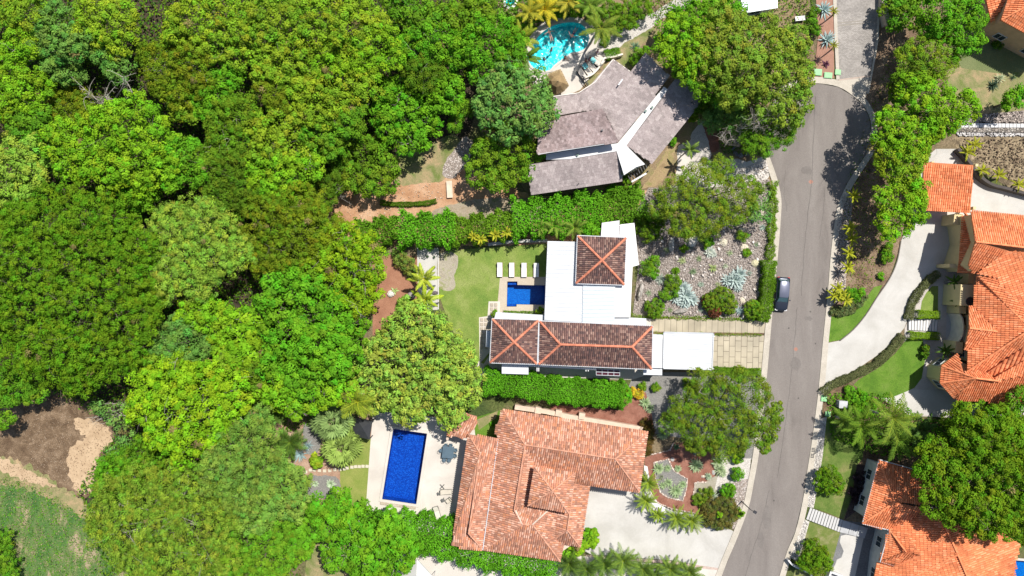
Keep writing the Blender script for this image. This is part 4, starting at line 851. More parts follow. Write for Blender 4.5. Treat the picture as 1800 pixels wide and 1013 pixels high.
hip(hB, [(949, 565.5, 4.2), (1146, 574.5, 4.2), (1144.7, 648.5, 4.2), (947.4, 640, 4.2)], [(985, 605.8, 5.5), (1111, 610, 5.5)], 'brown', cap=SAL, capr=.17, w=.25, Lt=.38, gutter=[[(947.8, 564.3, 4.2), (1147.2, 573.3, 4.2)], [(1147.2, 573.3, 4.2), (1145.9, 649.7, 4.2)], [(1145.9, 649.7, 4.2), (946.2, 641.2, 4.2)], [(946.2, 641.2, 4.2), (947.8, 564.3, 4.2)]])
metal_roof(hB, [(962.5, 424, 4.0), (1030, 425.5, 4.1), (1025.6, 566.5, 4.1), (956.8, 563, 4.0)], rib=.02)
metal_roof(hB, [(1025, 480, 4.22), (1082, 481, 4.22), (1080, 570, 4.22), (1023.5, 568, 4.22)], plain('pale_blue_metal', (.50, .55, .58), .45, var=.03), rib=.02)
metal_roof(hB, [(1090, 395, 3.9), (1115, 392, 3.9), (1123, 466, 3.9), (1112, 469, 3.9), (1108, 558, 3.9), (1078, 558, 3.9), (1078, 470, 3.9), (1086, 468, 3.9)], plain('stained_white', (.78, .77, .74), .7, var=.07, scale=.5), name='flat_roof')
metal_roof(hB, [(1058, 392, 3.7), (1089, 387.7, 3.7), (1088, 420, 3.9), (1056, 420, 3.9)], plain('lilac_metal', (.60, .56, .57), .5), rib=math.pi / 2, ribw=.5)
for q, h in (([(872, 549), (957, 554), (956, 566), (868, 562.5)], 3.4), ([(1079, 557, 0), (1136, 560, 0), (1136, 576), (1079, 572)], 3.5), ([(1146, 588), (1165, 588.5), (1164, 647.5), (1146, 647)], 3.3), ([(882, 638), (929, 640), (929, 658.5), (882, 657)], 3.0), ([(1131, 646), (1164, 649), (1164, 660), (1131, 659)], 2.9)):
    metal_roof(hB, [(p[0], p[1], h) for p in q], WMETAL, name='flat_roof')
    walls(hB, [(p[0], p[1]) for p in q], h, .15, WHITE, wins=False)
metal_roof(hB, [(855, 581, 2.6), (863.5, 582, 2.6), (862.5, 611, 2.6), (854, 610, 2.6)], plain('grey_awning', (.42, .47, .52), .5), name='awning')
g = G(); a, b = P(929, 642.5, 3.2), P(1048, 649, 3.2); g.box(((a.x + b.x) / 2, (a.y + b.y) / 2, 3.2), ((b - a).length, .22, .25), math.atan2(b.y - a.y, b.x - a.x)); g.build('beam', WHITE, hB)
for x in (944, 947, 1030, 1034): g = G(); c = P(x, 646, 3.1); g.box((c.x, c.y - .25, 3.1), (.12, .5, .16)); g.build('bracket', WHITE, hB)
g = G(); W_ = px3([(1048, 648.5, 2.7), (1090, 650.5, 2.7), (1089.5, 661, 2.6), (1048, 659.5, 2.6)]); g.prism([(p.x, p.y) for p in W_], [p.z - .05 for p in W_], [p.z for p in W_]); sp = g.build('awning', plain('maroon_glass', (.07, .015, .025), .15), hB)
g = G()
for i in range(5): a, b = P(1048 + i * 10.4, 648.5, 2.76), P(1048 + i * 10.3, 660, 2.66); g.tube([list(a), list(b)], .045, 4)
for y0, y1 in ((648.5, 650.5), (654, 655.7), (659.5, 661)): g.tube([list(P(1048, y0, 2.74)), list(P(1090, y1, 2.74))], .045, 4)
g.build('frame', WMETAL, sp)
for q, h, ins, tp in (([(963, 425), (1108, 428), (1106, 560), (958, 560)], 3.7, .2, 3.6), ([(866, 562), (945, 564), (943, 639), (862, 637)], 4.2, .6, None), ([(949, 566), (1146, 574), (1144, 648), (948, 640)], 4.2, .6, None), ([(1016, 416), (1100, 419), (1096, 500), (1013, 497)], 4.6, .6, None), ([(1058, 393), (1114, 393), (1121, 465), (1086, 468), (1088, 420), (1056, 419)], 3.6, .2, 3.5)):
    walls(hB, q, h, ins, WHITE, door=2, top=tp)
cp = house('carport', 'white ribbed flat carport over the paved parking bay beside the street', 1210, 617, 'carport')
metal_roof(cp, [(1167, 584, 2.9), (1254.4, 586, 2.9), (1252, 650.4, 2.9), (1165.5, 648, 2.9)], rib=.02, ribw=.3)
for (x, y) in ((1170, 588), (1250, 590), (1248, 646), (1169, 644)): g = G(); c = P(x, y, 1.4); g.box((c.x, c.y, 1.35), (.14, .14, 2.9)); g.build('post', WMETAL, cp)
g = G(); W_ = [P(x, y, 2.95) for x, y in ((1167, 584), (1254.4, 586), (1252, 650.4), (1165.5, 648), (1167, 584))]
for a, b in zip(W_, W_[1:]): g.box(((a.x + b.x) / 2, (a.y + b.y) / 2, 2.9), ((b - a).length + .1, .1, .2), math.atan2(b.y - a.y, b.x - a.x))
g.build('fascia', WMETAL, cp)
# ---- terracotta house
hC = house('terracotta_house', 'large house under weathered salmon clay tiles with a raised square roof in its middle', 960, 850)
hip(hC, [(884, 719.3, 3.3), (1139, 758.6, 3.3), (1124, 865, 3.3), (869, 830, 3.3)], [(922.6, 782, 5.1), (1081.3, 807, 5.1)], 'terra', capr=.1)
a0, a1, a2, a3 = (823, 763, 3.3), (875.6, 770.5, 3.3), (848.8, 966.6, 3.3), (794, 957.6, 3.3)
hip(hC, [a0, a1, a2, a3], [(843.8, 797, 4.5), (823.6, 938, 4.5)], 'terra', capr=.1, gutter=[[(876, 770, 3.5), (848.5, 967, 3.5)]])
pk1, pk2 = (917.6, 922, 5.15), (936, 922, 5.15); vy = (906, 897, 5.15)
roof(hC, [[(876.6, 771, 3.45), (869, 760, 3.45), (884, 719.3, 3.3), (922.6, 784, 5.1), (904, 897, 5.1), pk1, (850.5, 966.8, 3.4)], [(850, 967, 3.4), pk1, pk2, (984.7, 986.8, 3.4)], [pk2, (991, 958, 3.4), (984.7, 986.8, 3.4)]], 'terra',
     [(pk1, (850.5, 966.8, 3.4)), (pk1, pk2), (pk2, (984.7, 986.8, 3.4)), ((922.6, 784, 5.1), (904, 897, 5.1)), ((904, 897, 5.1), pk1)], capr=.11)
roof(hC, [[(922, 786, 4.95), (941, 820, 4.2), (930, 888, 4.2), (906, 897, 4.95)]], 'terra')
roof(hC, [[(906, 897, 5.0), (921, 888, 4.7), (962, 898, 4.7), pk2, pk1], [(962, 898, 4.7), (976, 900, 4.2), (970, 952, 4.0), (991, 958, 3.4), pk2]], 'terra', [((962, 898, 4.7), pk2), ((906, 897, 5.1), pk1)], capr=.12, cap=(.62, .5, .4))
T4 = [(939.4, 820.6, 5.9), (1011.5, 831, 5.9), (999.8, 902, 5.9), (927.6, 889.4, 5.9)]
hip(hC, T4, [(971, 862.6, 6.9)], 'terra', capr=.1)
r1, r2 = (1008.5, 853, 4.8), (997, 932, 4.8)
roof(hC, [[(1008.5, 850, 4.8), (1036.7, 856, 3.5), (1020, 961.6, 3.5), r2], [(1008.5, 850, 4.8), r2, (969.6, 951.5, 4.0), (976, 903, 4.0)], [r2, (1020, 961.6, 3.5), (969.6, 951.5, 3.6)]], 'terra', [(r1, r2), (r2, (1020, 961.6, 3.5)), (r2, (969.6, 951.5, 3.7))], capr=.1)
roof(hC, [[(784, 765, 2.75), (820, 771, 2.75), (839, 745, 3.0), (838, 732, 3.1), (800, 722, 3.0)]], 'terra')
CRM = plain('pink_cream_render', (.62, .47, .36), .8)
for q, h, ins in (([(884, 720), (1139, 759), (1124, 864), (1012, 849), (870, 828)], 3.3, .7), ([(823, 764), (884, 772), (852, 966), (795, 957)], 3.3, .7), ([(870, 780), (1034, 806), (1020, 960), (984, 985), (852, 966)], 3.4, .7)): walls(hC, q, h, ins, CRM, door=3)
walls(hC, [(p[0], p[1]) for p in T4], 5.9, .5, CRM, top=5.7, wins=False)
for (x, y) in ((788, 768),): g = G(); c = P(x, y, 1.3); g.box((c.x, c.y, 1.25), (.3, .3, 2.6)); g.build('post', CRM, hC)
wl = thing('garden_wall', P(1060, 745), 'low cream wall with square piers along the red mulch north of the terracotta roof', 'wall')
g = G(); ribbon(g, wline([(905, 716), (960, 724), (1000, 733), (1130, 755)], .9), -.3, .3, -.1, .9); g.build('wall', CRM, wl)
for x, y in ((946, 722), (982, 727), (1023, 732)): g = G(); c = P(x, y, 1.1); g.box((c.x, c.y, .5), (.8, .8, 1.2), -.15); g.build('pier', CRM, wl)
# ---- orange house on the right
hD = house('orange_roofed_house', 'sprawling cream house under orange tiles with an octagonal end beyond the curved pale driveway', 1750, 560)
roof(hD, [[(1715, 425, 7.4), (1840, 440, 7.4), (1842, 383, 5.6), (1707, 372, 5.6)], [(1715, 425, 7.4), (1702, 466, 5.8), (1712, 481, 5.5), (1773, 441, 7.4)]], 'orange', [((1715, 425, 7.4), (1840, 440, 7.4))])
roof(hD, [[(1695, 374, 3.4), (1709, 388, 4.3), (1702, 464, 4.3), (1712, 481, 4.3), (1684, 480, 3.4)]], 'orange', [((1695, 374, 3.5), (1710, 390, 4.4))])
roof(hD, [[(1773, 441, 7.3), (1840, 446, 7.3), (1840, 590, 7.0), (1760, 500, 6.6), (1751, 487, 6.4), (1712, 482, 5.4)]], 'orange')
roof(hD, [[(1717, 485, 5.5), (1751, 487, 6.2), (1760, 500, 6.6), (1840, 585, 8.0), (1830, 597, 8.2)]], 'orange')
roof(hD, [[(1717, 485, 5.2), (1830, 597, 8.2), (1830, 565, 8.2), (1700, 653, 4.9), (1702, 617, 4.9), (1747, 577, 6.2), (1712, 538.5, 5.2)][0:2] + [(1812, 578, 7.9), (1700, 653, 4.9), (1702, 617, 5.0), (1747, 577, 6.3), (1712, 538.5, 5.2)]], 'orange', [((1717, 485, 5.3), (1830, 597, 8.2)), ((1700, 653, 5.0), (1812, 578, 8.0))])
roof(hD, [[(1702, 539, 4.9), (1712, 538.5, 5.2), (1750, 582, 6.5), (1704, 577, 6.3)], [(1704, 577, 6.3), (1750, 582, 6.5), (1702, 617, 5.2), (1694, 613, 4.8)]], 'orange', [((1704, 577, 6.3), (1752, 583, 6.5))])
roof(hD, [[(1700, 653, 4.9), (1812, 578, 7.9), (1830, 600, 7.6), (1737, 656, 5.2)]], 'orange')
roof(hD, [[(1737, 655, 5.8), (1747, 667, 5.3), (1840, 618, 7.2), (1840, 584, 8.1)]], 'orange', w=.5, Lt=.6)
roof(hD, [[(1754, 670, 6.65), (1850, 650, 6.75), (1850, 606, 7.1), (1747, 664, 6.3)]], 'orange')
pkD = (1715, 665, 6.6); pe = (1754, 670, 6.6)
roof(hD, [[(1683.5, 621, 4.2), (1655, 643.5, 4.2), pkD, (1694, 656, 5.7)]], 'orange', [((1655, 643.5, 4.2), pkD)])
roof(hD, [[(1655, 643.5, 4.2), (1652.6, 673.5, 4.2), pkD]], 'orange', [((1652.6, 673.5, 4.2), pkD)])
roof(hD, [[(1652.6, 673.5, 4.2), (1677, 701, 4.2), pkD]], 'orange', [((1677, 701, 4.2), pkD)])
roof(hD, [[(1677, 701, 4.2), (1780, 709, 4.2), (1850, 716, 4.2), (1850, 650, 6.6), pe, pkD]], 'orange', [(pkD, pe)])
roof(hD, [[(1694, 656, 5.6), pkD, pe, (1747, 667, 6.2), (1737, 655, 5.6)]], 'orange')
for q, h, ins, kw in (([(1707, 373), (1840, 382), (1840, 480), (1712, 480), (1701, 466), (1714, 425)], 5.4, .25, dict(wins=False)), ([(1696, 376), (1716, 388), (1719, 480), (1685, 479)], 3.3, .95, dict(wins=False, mat=DARK)), ([(1716, 484), (1840, 484), (1840, 700), (1705, 652), (1703, 617), (1697, 612), (1705, 577), (1704, 540), (1713, 538)], 4.9, 1.35, {}), ([(1683.5, 621), (1655, 643.5), (1652.6, 673.5), (1677, 701), (1780, 709), (1850, 714), (1850, 640), (1740, 650)], 4.2, .75, {})):  # garage wall coloured dark to stand for the shade inside the open garage
    walls(hD, q, h, ins, **{**dict(mat=CREAM, door=1, minlen=1.6), **kw})
for q, h in (([(1689, 500), (1713, 501), (1712, 539), (1687, 537)], 3.6), ([(1703, 481), (1712, 482), (1712, 500), (1702, 499)], 2.4), ([(1687, 536), (1699, 537), (1698, 552), (1686, 551)], 2.6), ([(1680, 600), (1693, 602), (1692, 622), (1679, 620)], 2.6), ([(1669, 464), (1685, 465), (1684, 472), (1669, 470)], 2.8), ([(1678, 376), (1693, 377), (1691, 396), (1676, 394)], 2.6)):
    g = G(); g.prism([tuple(P(x, y, h).xy) for x, y in q], -.1, h); g.build('wall', CREAM, hD)
g = G(); c = P(1706, 530, 3.7); g.tube([(c.x, c.y, 3.55), (c.x, c.y, 3.7)], .55, 14); g.build('skylight', DARK, hD)
g = G(); ribbon(g, wline(smooth([(1687, 552), (1692, 560), (1694, 575), (1692, 590), (1685, 601)], 4, closed=False), 2.5), -.08, .08, -.1, 2.5); g.build('curved_wall', plain('pale_cream', (.68, .62, .5)), hD)
cD = house('carport', 'square orange tiled carport roof at the head of the curved driveway', 1665, 330, 'carport')
roof(cD, [[(1623.5, 285, 3.6), (1711, 290.5, 3.6), (1705.5, 374, 3.0), (1620, 370, 3.0)]], 'orange')
for (x, y) in ((1628, 290), (1704, 294), (1700, 368), (1626, 364)): g = G(); c = P(x, y, 1.5); g.box((c.x, c.y, 1.45), (.35, .35, 3.0)); g.build('post', CREAM, cD)
# ---- orange house at bottom right
hE = house('salmon_roofed_house', 'pale walled house under orange tiles, its roof flecked by the big round tree', 1660, 950)
roof(hE, [[(1545, 808.7, 3.8), (1700, 852, 3.8), (1690, 892, 5.3), (1573, 882.5, 5.2)], ], 'orange')
roof(hE, [[(1545, 808.7, 3.8), (1573, 882.5, 5.2), (1516, 920, 3.8)], [(1516, 920, 3.8), (1573, 882.5, 5.2), (1632, 897, 5.3), (1562.7, 931, 3.9)]], 'orange', [((1516, 920, 3.8), (1573, 882.5, 5.25)), ((1573, 882.5, 5.25), (1545, 808.7, 3.8))], gutter=[[(1545, 808, 3.8), (1516, 920, 3.8)], [(1516, 921, 3.8), (1562, 932, 3.9)], [(1545, 808, 3.8), (1640, 835, 3.8)]])
roof(hE, [[(1562.7, 931, 3.9), (1632, 897, 5.2), (1658, 915, 5.6), (1683, 975, 5.8), (1560, 1060, 3.9), (1547, 988, 3.6)]], 'orange', [((1683, 975, 5.9), (1606, 1013, 4.6))])
roof(hE, [[(1632, 897, 5.2), (1690, 890, 5.3), (1800, 960, 4.4), (1782, 984, 3.6), (1774, 1020, 3.6), (1705, 1030, 5.8), (1683, 975, 5.8), (1658, 915, 5.6)]], 'orange', [((1661, 925, 5.75), (1683, 975, 5.85)), ((1683, 975, 5.85), (1706, 1030, 5.8))])
roof(hE, [[(1683, 975, 5.75), (1706, 1035, 5.75), (1560, 1080, 3.6), (1606, 1013, 4.5)]], 'orange')
roof(hE, [[(1563, 931, 4.3), (1592, 970, 5.6), (1578, 992, 4.7), (1547, 988, 4.2)], [(1563, 931, 4.3), (1594, 938, 5.7), (1616, 975, 5.8), (1592, 970, 5.7)], [(1547, 988, 4.2), (1573, 995, 4.2), (1616, 976, 5.8), (1592, 970, 5.6)]], 'orange', [((1563, 931, 4.4), (1592, 970, 5.7)), ((1573, 995, 4.2), (1616, 976, 5.85))], gutter=[[(1563, 931, 4.3), (1547, 988, 4.2), (1573, 995, 4.2)]])
roof(hE, [[(1542, 989, 3.7), (1560, 994, 4.1), (1552, 1040, 4.1), (1533, 1035, 3.7)]], 'orange')
PALEW = plain('pale_grey_render', (.45, .47, .46), .8)
for q, h, ins in (([(1545, 809), (1700, 852), (1640, 920), (1562, 931), (1516, 919)], 3.8, .6), ([(1562, 932), (1650, 905), (1782, 984), (1760, 1060), (1540, 1060), (1548, 988)], 3.8, .6)): walls(hE, q, h, ins, PALEW, door=1)
# ---- corner houses and huts
hF = house('corner_house', 'orange tiled house with tan walls cut by the top right corner of the photo', 1790, 10)
roof(hF, [[(1733, -30, 3.2), (1735, 2, 3.2), (1742, 40, 3.0), (1770, 2, 3.9), (1782, -30, 4.0)]], 'orange')
roof(hF, [[(1785, -25, 5.0), (1760, 35.5, 5.0), (1840, -8, 6.8), (1850, -60, 6.8)], [(1760, 35.5, 5.0), (1850, 84, 5.0), (1850, 0, 6.9), (1840, -8, 6.8)]], 'orange', [((1760, 35.5, 5.1), (1840, -8, 6.9))])
TANW = plain('tan_render', (.50, .36, .22), .85)
walls(hF, [(1783, -25), (1761, 35.5), (1870, 94), (1930, -40)], 5.0, .35, TANW); walls(hF, [(1736, -30), (1743, 39), (1772, 0), (1780, -30)], 3.0, .4, TANW, wins=False)
hG = house('small_house', 'white metal roofed house cut off at the top edge above the bushy green trees', 1335, 0)
metal_roof(hG, [(1303, -20, 3.2), (1366, -22, 3.2), (1367, 14, 3.0), (1303, 24, 3.0)], plain('bluish_white_metal', (.70, .76, .80), .4), rib=1.4, ribw=.5); walls(hG, [(1303, -18), (1365, -20), (1366, 12), (1304, 22)], 3.0, .3, WHITE)
hH = house('white_tent', 'white peaked canopy poking out of the hedge at the bottom edge', 730, 1010, 'tent')
g = G(); q = [P(702, 1014, 2.4), P(733, 984, 2.4), P(762, 1016, 2.4), P(735, 1045, 2.4)]; ap = P(732, 1012, 4.0)
g.add([tuple(v) for v in q] + [tuple(ap)] + [(v.x, v.y, v.z - .3) for v in q], [(0, 1, 4), (1, 2, 4), (2, 3, 4), (3, 0, 4)] + [(i, (i + 1) % 4, (i + 1) % 4 + 5, i + 5) for i in range(4)]); g.build('canopy', WHITE, hH)
for v in q: g = G(); g.tube([(v.x, v.y, -.1), (v.x, v.y, 2.4)], .04, 6); g.build('post', WMETAL, hH)
sh = house('garden_bench', 'small white bench on the sandy ground left of the cobbled street', 1407, 31, 'bench')
g = G(); c = P(1407, 32, .6); g.box((c.x, c.y, .5), (1.3, .6, .07), .1); g.build('seat', WHITE, sh)
for s in (-1, 1): g = G(); g.box((c.x + s * .5, c.y, .24), (.1, .5, .5), .1); g.build('leg', WHITE, sh)
# thatched hut
pl = house('thatched_hut', 'round tan thatched shelter between the turquoise pool deck and the grey green tree', 979, 146, 'hut')
g = G(); rng = np.random.default_rng(3); c0 = P(979, 146, 3.4); ring = [P(*p, 2.2) for p in ((985, 123), (999, 150), (990, 160), (977, 166), (962, 158), (958, 143), (966, 130))]
V = [tuple(P(981, 143, 4.0))] + [tuple(v) for v in ring] + [(v.x * .5 + c0.x * .5, v.y * .5 + c0.y * .5, 3.4) for v in ring]; n = 7
g.add(V, [(0, 8 + i, 8 + (i + 1) % n) for i in range(n)] + [(8 + i, 1 + i, 1 + (i + 1) % n, 8 + (i + 1) % n) for i in range(n)], (.32, .22, .11)); hr = g.build('roof', CLAY, pl)
V = []; C = []
for i in range(3200):
    a = rng.integers(0, n); f = rng.random(); e = np.array(ring[a].lerp(ring[(a + 1) % n], f)); t = np.array(P(981, 143, 4.0)); u = rng.random() ** .6; q0 = t + (e - t) * u; q1 = t + (e - t) * min(u + .22, 1.06) + rng.normal(0, .03, 3); s = norm(np.cross(e - t, [0, 0, 1])) * .035; up = np.array([0, 0, .05])
    V.append([q0 - s + up, q0 + s + up, q1 + s, q1 - s]); C.append(np.array([.42, .31, .17]) * rng.uniform(.5, 1.3))
quads('thatch', np.array(V), np.array(C), CLAY, hr)
for k in (0, 2, 4, 5): v = ring[k].lerp(c0, .25); g = G(); g.tube([(v.x, v.y, -.1), (v.x, v.y, 2.5)], .08, 7); g.build('post', BARK, pl)
# black garden canopy
gz = house('garden_canopy', 'black pyramid fabric canopy under the yellow green palm, left of the long blue pool', 636, 756, 'canopy')
q = [P(x, y, 2.3) for x, y in ((617, 765), (649, 773), (654, 741), (624, 734))]; ap = P(637, 752, 3.3); g = G()
g.add([tuple(v) for v in q] + [tuple(ap)] + [(v.x, v.y, v.z - .35) for v in q], [(0, 1, 4), (1, 2, 4), (2, 3, 4), (3, 0, 4)] + [(i, (i + 1) % 4, (i + 1) % 4 + 5, i + 5) for i in range(4)]); g.build('roof', plain('charcoal_fabric', (.035, .037, .04), .7), gz)
for v in q: g = G(); g.box((v.x * .97 + ap.x * .03, v.y * .97 + ap.y * .03, 1.1), (.1, .1, 2.4)); g.build('post', DARK, gz)

# ================================================================ CAR
def car():
    o = thing('parked_car', P(1373, 517, .4) * 1, 'dark blue grey hatchback with sky-tinted roof parked against the kerb by the clipped hedge', 'car', None, 0)
    o.location.z = 0; ORG[o.name] = Vector((o.location.x, o.location.y, 0)); o.rotation_euler.z = math.radians(-4)
    paint = plain('car_paint', (.03, .037, .055), .3, metal=.3, var=.03); roof_sheen = plain('car_roof_sky_sheen', (.20, .21, .27), .25, metal=.5, var=.03)  # roof colour lighter than the body: sky reflection painted in
    def loft(g, st):
        for (y, wd, z0, zs, zt, tw) in st: pass
        V = []; m = 12
        for (y, wd, z0, zs, zt, tw) in st:
            w2 = wd / 2; t2 = tw / 2
            V += [(-w2 * .88, y, z0), (-w2 * .98, y, z0 + .1), (-w2, y, (z0 + zs) / 2), (-w2 * .98, y, zs), (-t2, y, zt), (-t2 * .5, y, zt + .02), (t2 * .5, y, zt + .02), (t2, y, zt), (w2 * .98, y, zs), (w2, y, (z0 + zs) / 2), (w2 * .98, y, z0 + .1), (w2 * .88, y, z0)]
        F = [(i * m + j, (i + 1) * m + j, (i + 1) * m + (j + 1) % m, i * m + (j + 1) % m) for i in range(len(st) - 1) for j in range(m)]
        F += [tuple(range(m)), tuple(range((len(st) - 1) * m, len(st) * m))[::-1]]
        g.add(V, F)
    g = G(); loft(g, [(-2.22, 1.2, .35, .55, .62, 1.0), (-2.12, 1.56, .28, .62, .74, 1.3), (-1.85, 1.74, .25, .70, .84, 1.42), (-1.3, 1.80, .25, .78, .93, 1.5), (-.95, 1.80, .25, .84, .98, 1.52), (0, 1.80, .25, .88, 1.0, 1.6), (1.2, 1.80, .25, .9, 1.02, 1.6), (1.95, 1.76, .25, .9, 1.0, 1.55), (2.15, 1.64, .3, .85, .95, 1.4), (2.22, 1.4, .38, .7, .8, 1.2)])
    g.build('body', paint, o, smooth=True, local=True)
    zb, zt = .98, 1.46; A = dict(fl=(-.74, -1.05, zb), fr=(.74, -1.05, zb), rl=(-.76, 1.95, zb), rr=(.76, 1.95, zb), tfl=(-.58, -.38, zt), tfr=(.58, -.38, zt), trl=(-.58, 1.6, zt), trr=(.58, 1.6, zt))
    gm = plain('car_glass', (.05, .10, .11), .08, spec=1)
    for nm, ks in (('windscreen', ('fl', 'fr', 'tfr', 'tfl')), ('rear_window', ('rr', 'rl', 'trl', 'trr')), ('side_window', ('rl', 'fl', 'tfl', 'trl')), ('side_window', ('fr', 'rr', 'trr', 'tfr'))):
        g = G(); Q = [np.array(A[k]) for k in ks]; c = np.mean(Q, axis=0); inn = np.array([0, .4, .9]); g.add([tuple(q) for q in Q] + [tuple(c + (q - c) * .98 + (inn - c) * .03) for q in Q], [(0, 1, 2, 3), (4, 7, 6, 5)] + [(i, i + 4, (i + 1) % 4 + 4, (i + 1) % 4) for i in range(4)]); g.build(nm, gm, o, local=True)
    g = G(); V = []
    for y, wd, z in ((-.46, 1.12, zt - .03), (-.34, 1.2, zt + .02), (.3, 1.26, zt + .07), (1.0, 1.24, zt + .06), (1.55, 1.18, zt + .02), (1.68, 1.08, zt - .02)): V += [(-wd / 2, y, z - .04), (-wd * .38, y, z + .01), (0, y, z + .025), (wd * .38, y, z + .01), (wd / 2, y, z - .04)]
    g.add(V, [(i * 5 + j, i * 5 + j + 1, i * 5 + j + 6, i * 5 + j + 5) for i in range(5) for j in range(4)]); g.build('roof', roof_sheen, o, smooth=True, local=True)
    for a, b in (('fl', 'tfl'), ('fr', 'tfr'), ('rl', 'trl'), ('rr', 'trr')): g = G(); g.tube([A[a], A[b]], .045, 6); g.build('pillar', paint, o, local=True)
    for s in (-1, 1):
        g = G(); g.sphere((s * .98, -.78, 1.0), (.11, .09, .07), 8, 6); g.build('mirror', paint, o, smooth=True, local=True)
        g = G(); g.box((s * .62, -2.1, .68), (.34, .16, .12), s * .25); g.build('headlight', plain('lamp_glass', (.7, .7, .7), .15), o, local=True)
        g = G(); g.box((s * .66, 2.17, .84), (.26, .12, .2)); g.build('tail_light', plain('red_lens', (.5, .02, .015), .2), o, local=True)
        g = G(); g.tube([(s * .3, 1.7, 1.53), (s * .3, 1.72, 1.56)], .03, 5); g.build('roof_rail', DARK, o, local=True)
        for y in (-1.38, 1.38):
            g = G(); g.tube([(s * .70, y, .32), (s * .9, y, .32)], .32, 18); wh = g.build('wheel', plain('rubber', (.02, .02, .02), .8), o, local=True)
            g = G(); g.tube([(s * .895, y, .32), (s * .91, y, .32)], .2, 12); g.build('rim', WMETAL, wh, local=True)
    g = G(); g.box((0, 2.22, .68), (.5, .03, .12)); g.build('number_plate', WMETAL, o, local=True)
    g = G(); g.box((0, 2.16, .45), (1.5, .14, .16)); g.build('bumper', plain('silver_trim', (.5, .5, .5), .4), o, local=True)
    for s in (-.35, .3): g = G(); g.tube([(s - .28, -1.12, 1.0), (s + .25, -.95, 1.06)], .012, 4); g.build('wiper', DARK, o, local=True)
car()

# ================================================================ FURNITURE AND SMALL OBJECTS
WOOD = plain('teak', (.26, .13, .06), .6); CUSH = plain('white_cushion', (.80, .79, .78), .9, var=.03)
def lounger(name, label, px, py, rz, W_=.66, L=1.9, frame=WOOD, cush=CUSH, group=None, back=.45):
    p = P(px, py, .3); o = thing(name, (p.x, p.y, .0), label, 'sun lounger', group, rz)
    g = G()
    for s in (-1, 1): g.box((s * (W_ / 2 + .02), 0, .28), (.06, L, .07))
    g.box((0, -L / 2 + .03, .28), (W_, .06, .07)); g.box((0, L / 2 - .03, .28), (W_, .06, .07))
    for i in range(9): g.box((0, -L / 2 + .15 + i * L / 9.5, .30), (W_, .07, .025))
    g.build('frame', frame, o, local=True)
    for sx in (-1, 1):
        for sy in (-1, 1): g = G(); g.box((sx * W_ * .46, sy * L * .43, .13), (.06, .06, .28)); g.build('leg', frame, o, local=True)
    g = G(); g.box((0, -L * .17, .36), (W_, L * .62, .09)); g.build('mattress', cush, o, local=True)
    g = G(); g.box((0, L * .32, .36 + .5 * L * .36 * math.sin(back) + .0), (W_, L * .37, .09), 0, back); g.build('backrest', cush, o, local=True)
    return o
L0 = lounger('sun_lounger', 'teak framed white lounger on the lawn, leftmost of the four above the plunge pool', 878.5, 474.5, 0, group='white loungers in a row above the plunge pool')
for i, (x, lb) in enumerate(((899.5, 'teak framed white lounger, second from the left of the four above the plunge pool'), (921, 'teak framed white lounger, third from the left of the four above the plunge pool'), (942.5, 'teak framed white lounger, rightmost of the four, half in the shade of the white roof'))):
    copy_tree(L0, P(x, 474.8 + i * .3, 0) , 0, lb, L0['group'])
BEI = plain('beige_sling', (.50, .45, .37), .8); GRF = plain('grey_frame', (.12, .12, .11), .5)
lounger('sun_lounger', 'grey tan sling lounger lying crosswise on the lap pool terrace beside the terracotta roof', 784, 865, math.pi / 2 + .02, .6, 1.5, GRF, BEI)
lounger('sun_lounger', 'pale sling lounger standing alone and slanted at the south end of the lap pool terrace', 768.5, 902, .28, .62, 1.8, GRF, plain('pale_sling', (.6, .56, .48), .8))
lounger('garden_chair', 'tan sling chair turned askew beside a small stool on the lap pool terrace', 788.5, 880, -.9, .5, .75, GRF, BEI, back=.9)['category'] = 'chair'
def stool(name, label, px, py, rz, flat=False, sz=.5):
    p = P(px, py, .3); o = thing(name, (p.x, p.y, 0), label, 'stand' if flat else 'stool', None, rz)
    if flat:
        for s in (-1, 1): g = G(); g.box((0, 0, .3 + s * .02), (.05, .8, .04), s * .75); g.build('leg', DARK, o, local=True)
        g = G(); g.tube([(-.3, -.25, .34), (.3, .25, .34)], .015, 5); g.build('crossbar', DARK, o, local=True)
    else:
        g = G(); g.box((0, 0, .4), (sz, sz, .05)); g.build('seat', GRF, o, local=True)
        for sx in (-1, 1):
            for sy in (-1, 1): g = G(); g.box((sx * sz * .42, sy * sz * .42, .19), (.05, .05, .4), 0); g.build('leg', GRF, o, local=True)
    return o
stool('folding_stand', 'dark crossed folding stand lying open on the pale lap pool terrace', 777.5, 855.5, 0, True)
stool('stool', 'small dark stool beside the askew tan chair on the terrace', 779, 879.5, .5, sz=.42)
stool('side_table', 'small pale wire side table above the lone slanted lounger', 771.5, 868, .3, sz=.35)
BLU = plain('slate_blue_metal', (.085, .13, .165), .4)
tb = thing('dining_table', P(787.5, 795.5, .7).xy.to_3d(), 'dark slate blue square dining table on the lap pool terrace', 'table', None, -.1)
g = G(); g.box((0, 0, .74), (1.5, 1.55, .05)); [g.box((-.66 + i * .165, 0, .768), (.13, 1.5, .012)) for i in range(9)]; g.build('tabletop', BLU, tb, local=True)
for sx in (-1, 1):
    for sy in (-1, 1): g = G(); g.box((sx * .66, sy * .68, .36), (.08, .08, .74)); g.build('leg', BLU, tb, local=True)
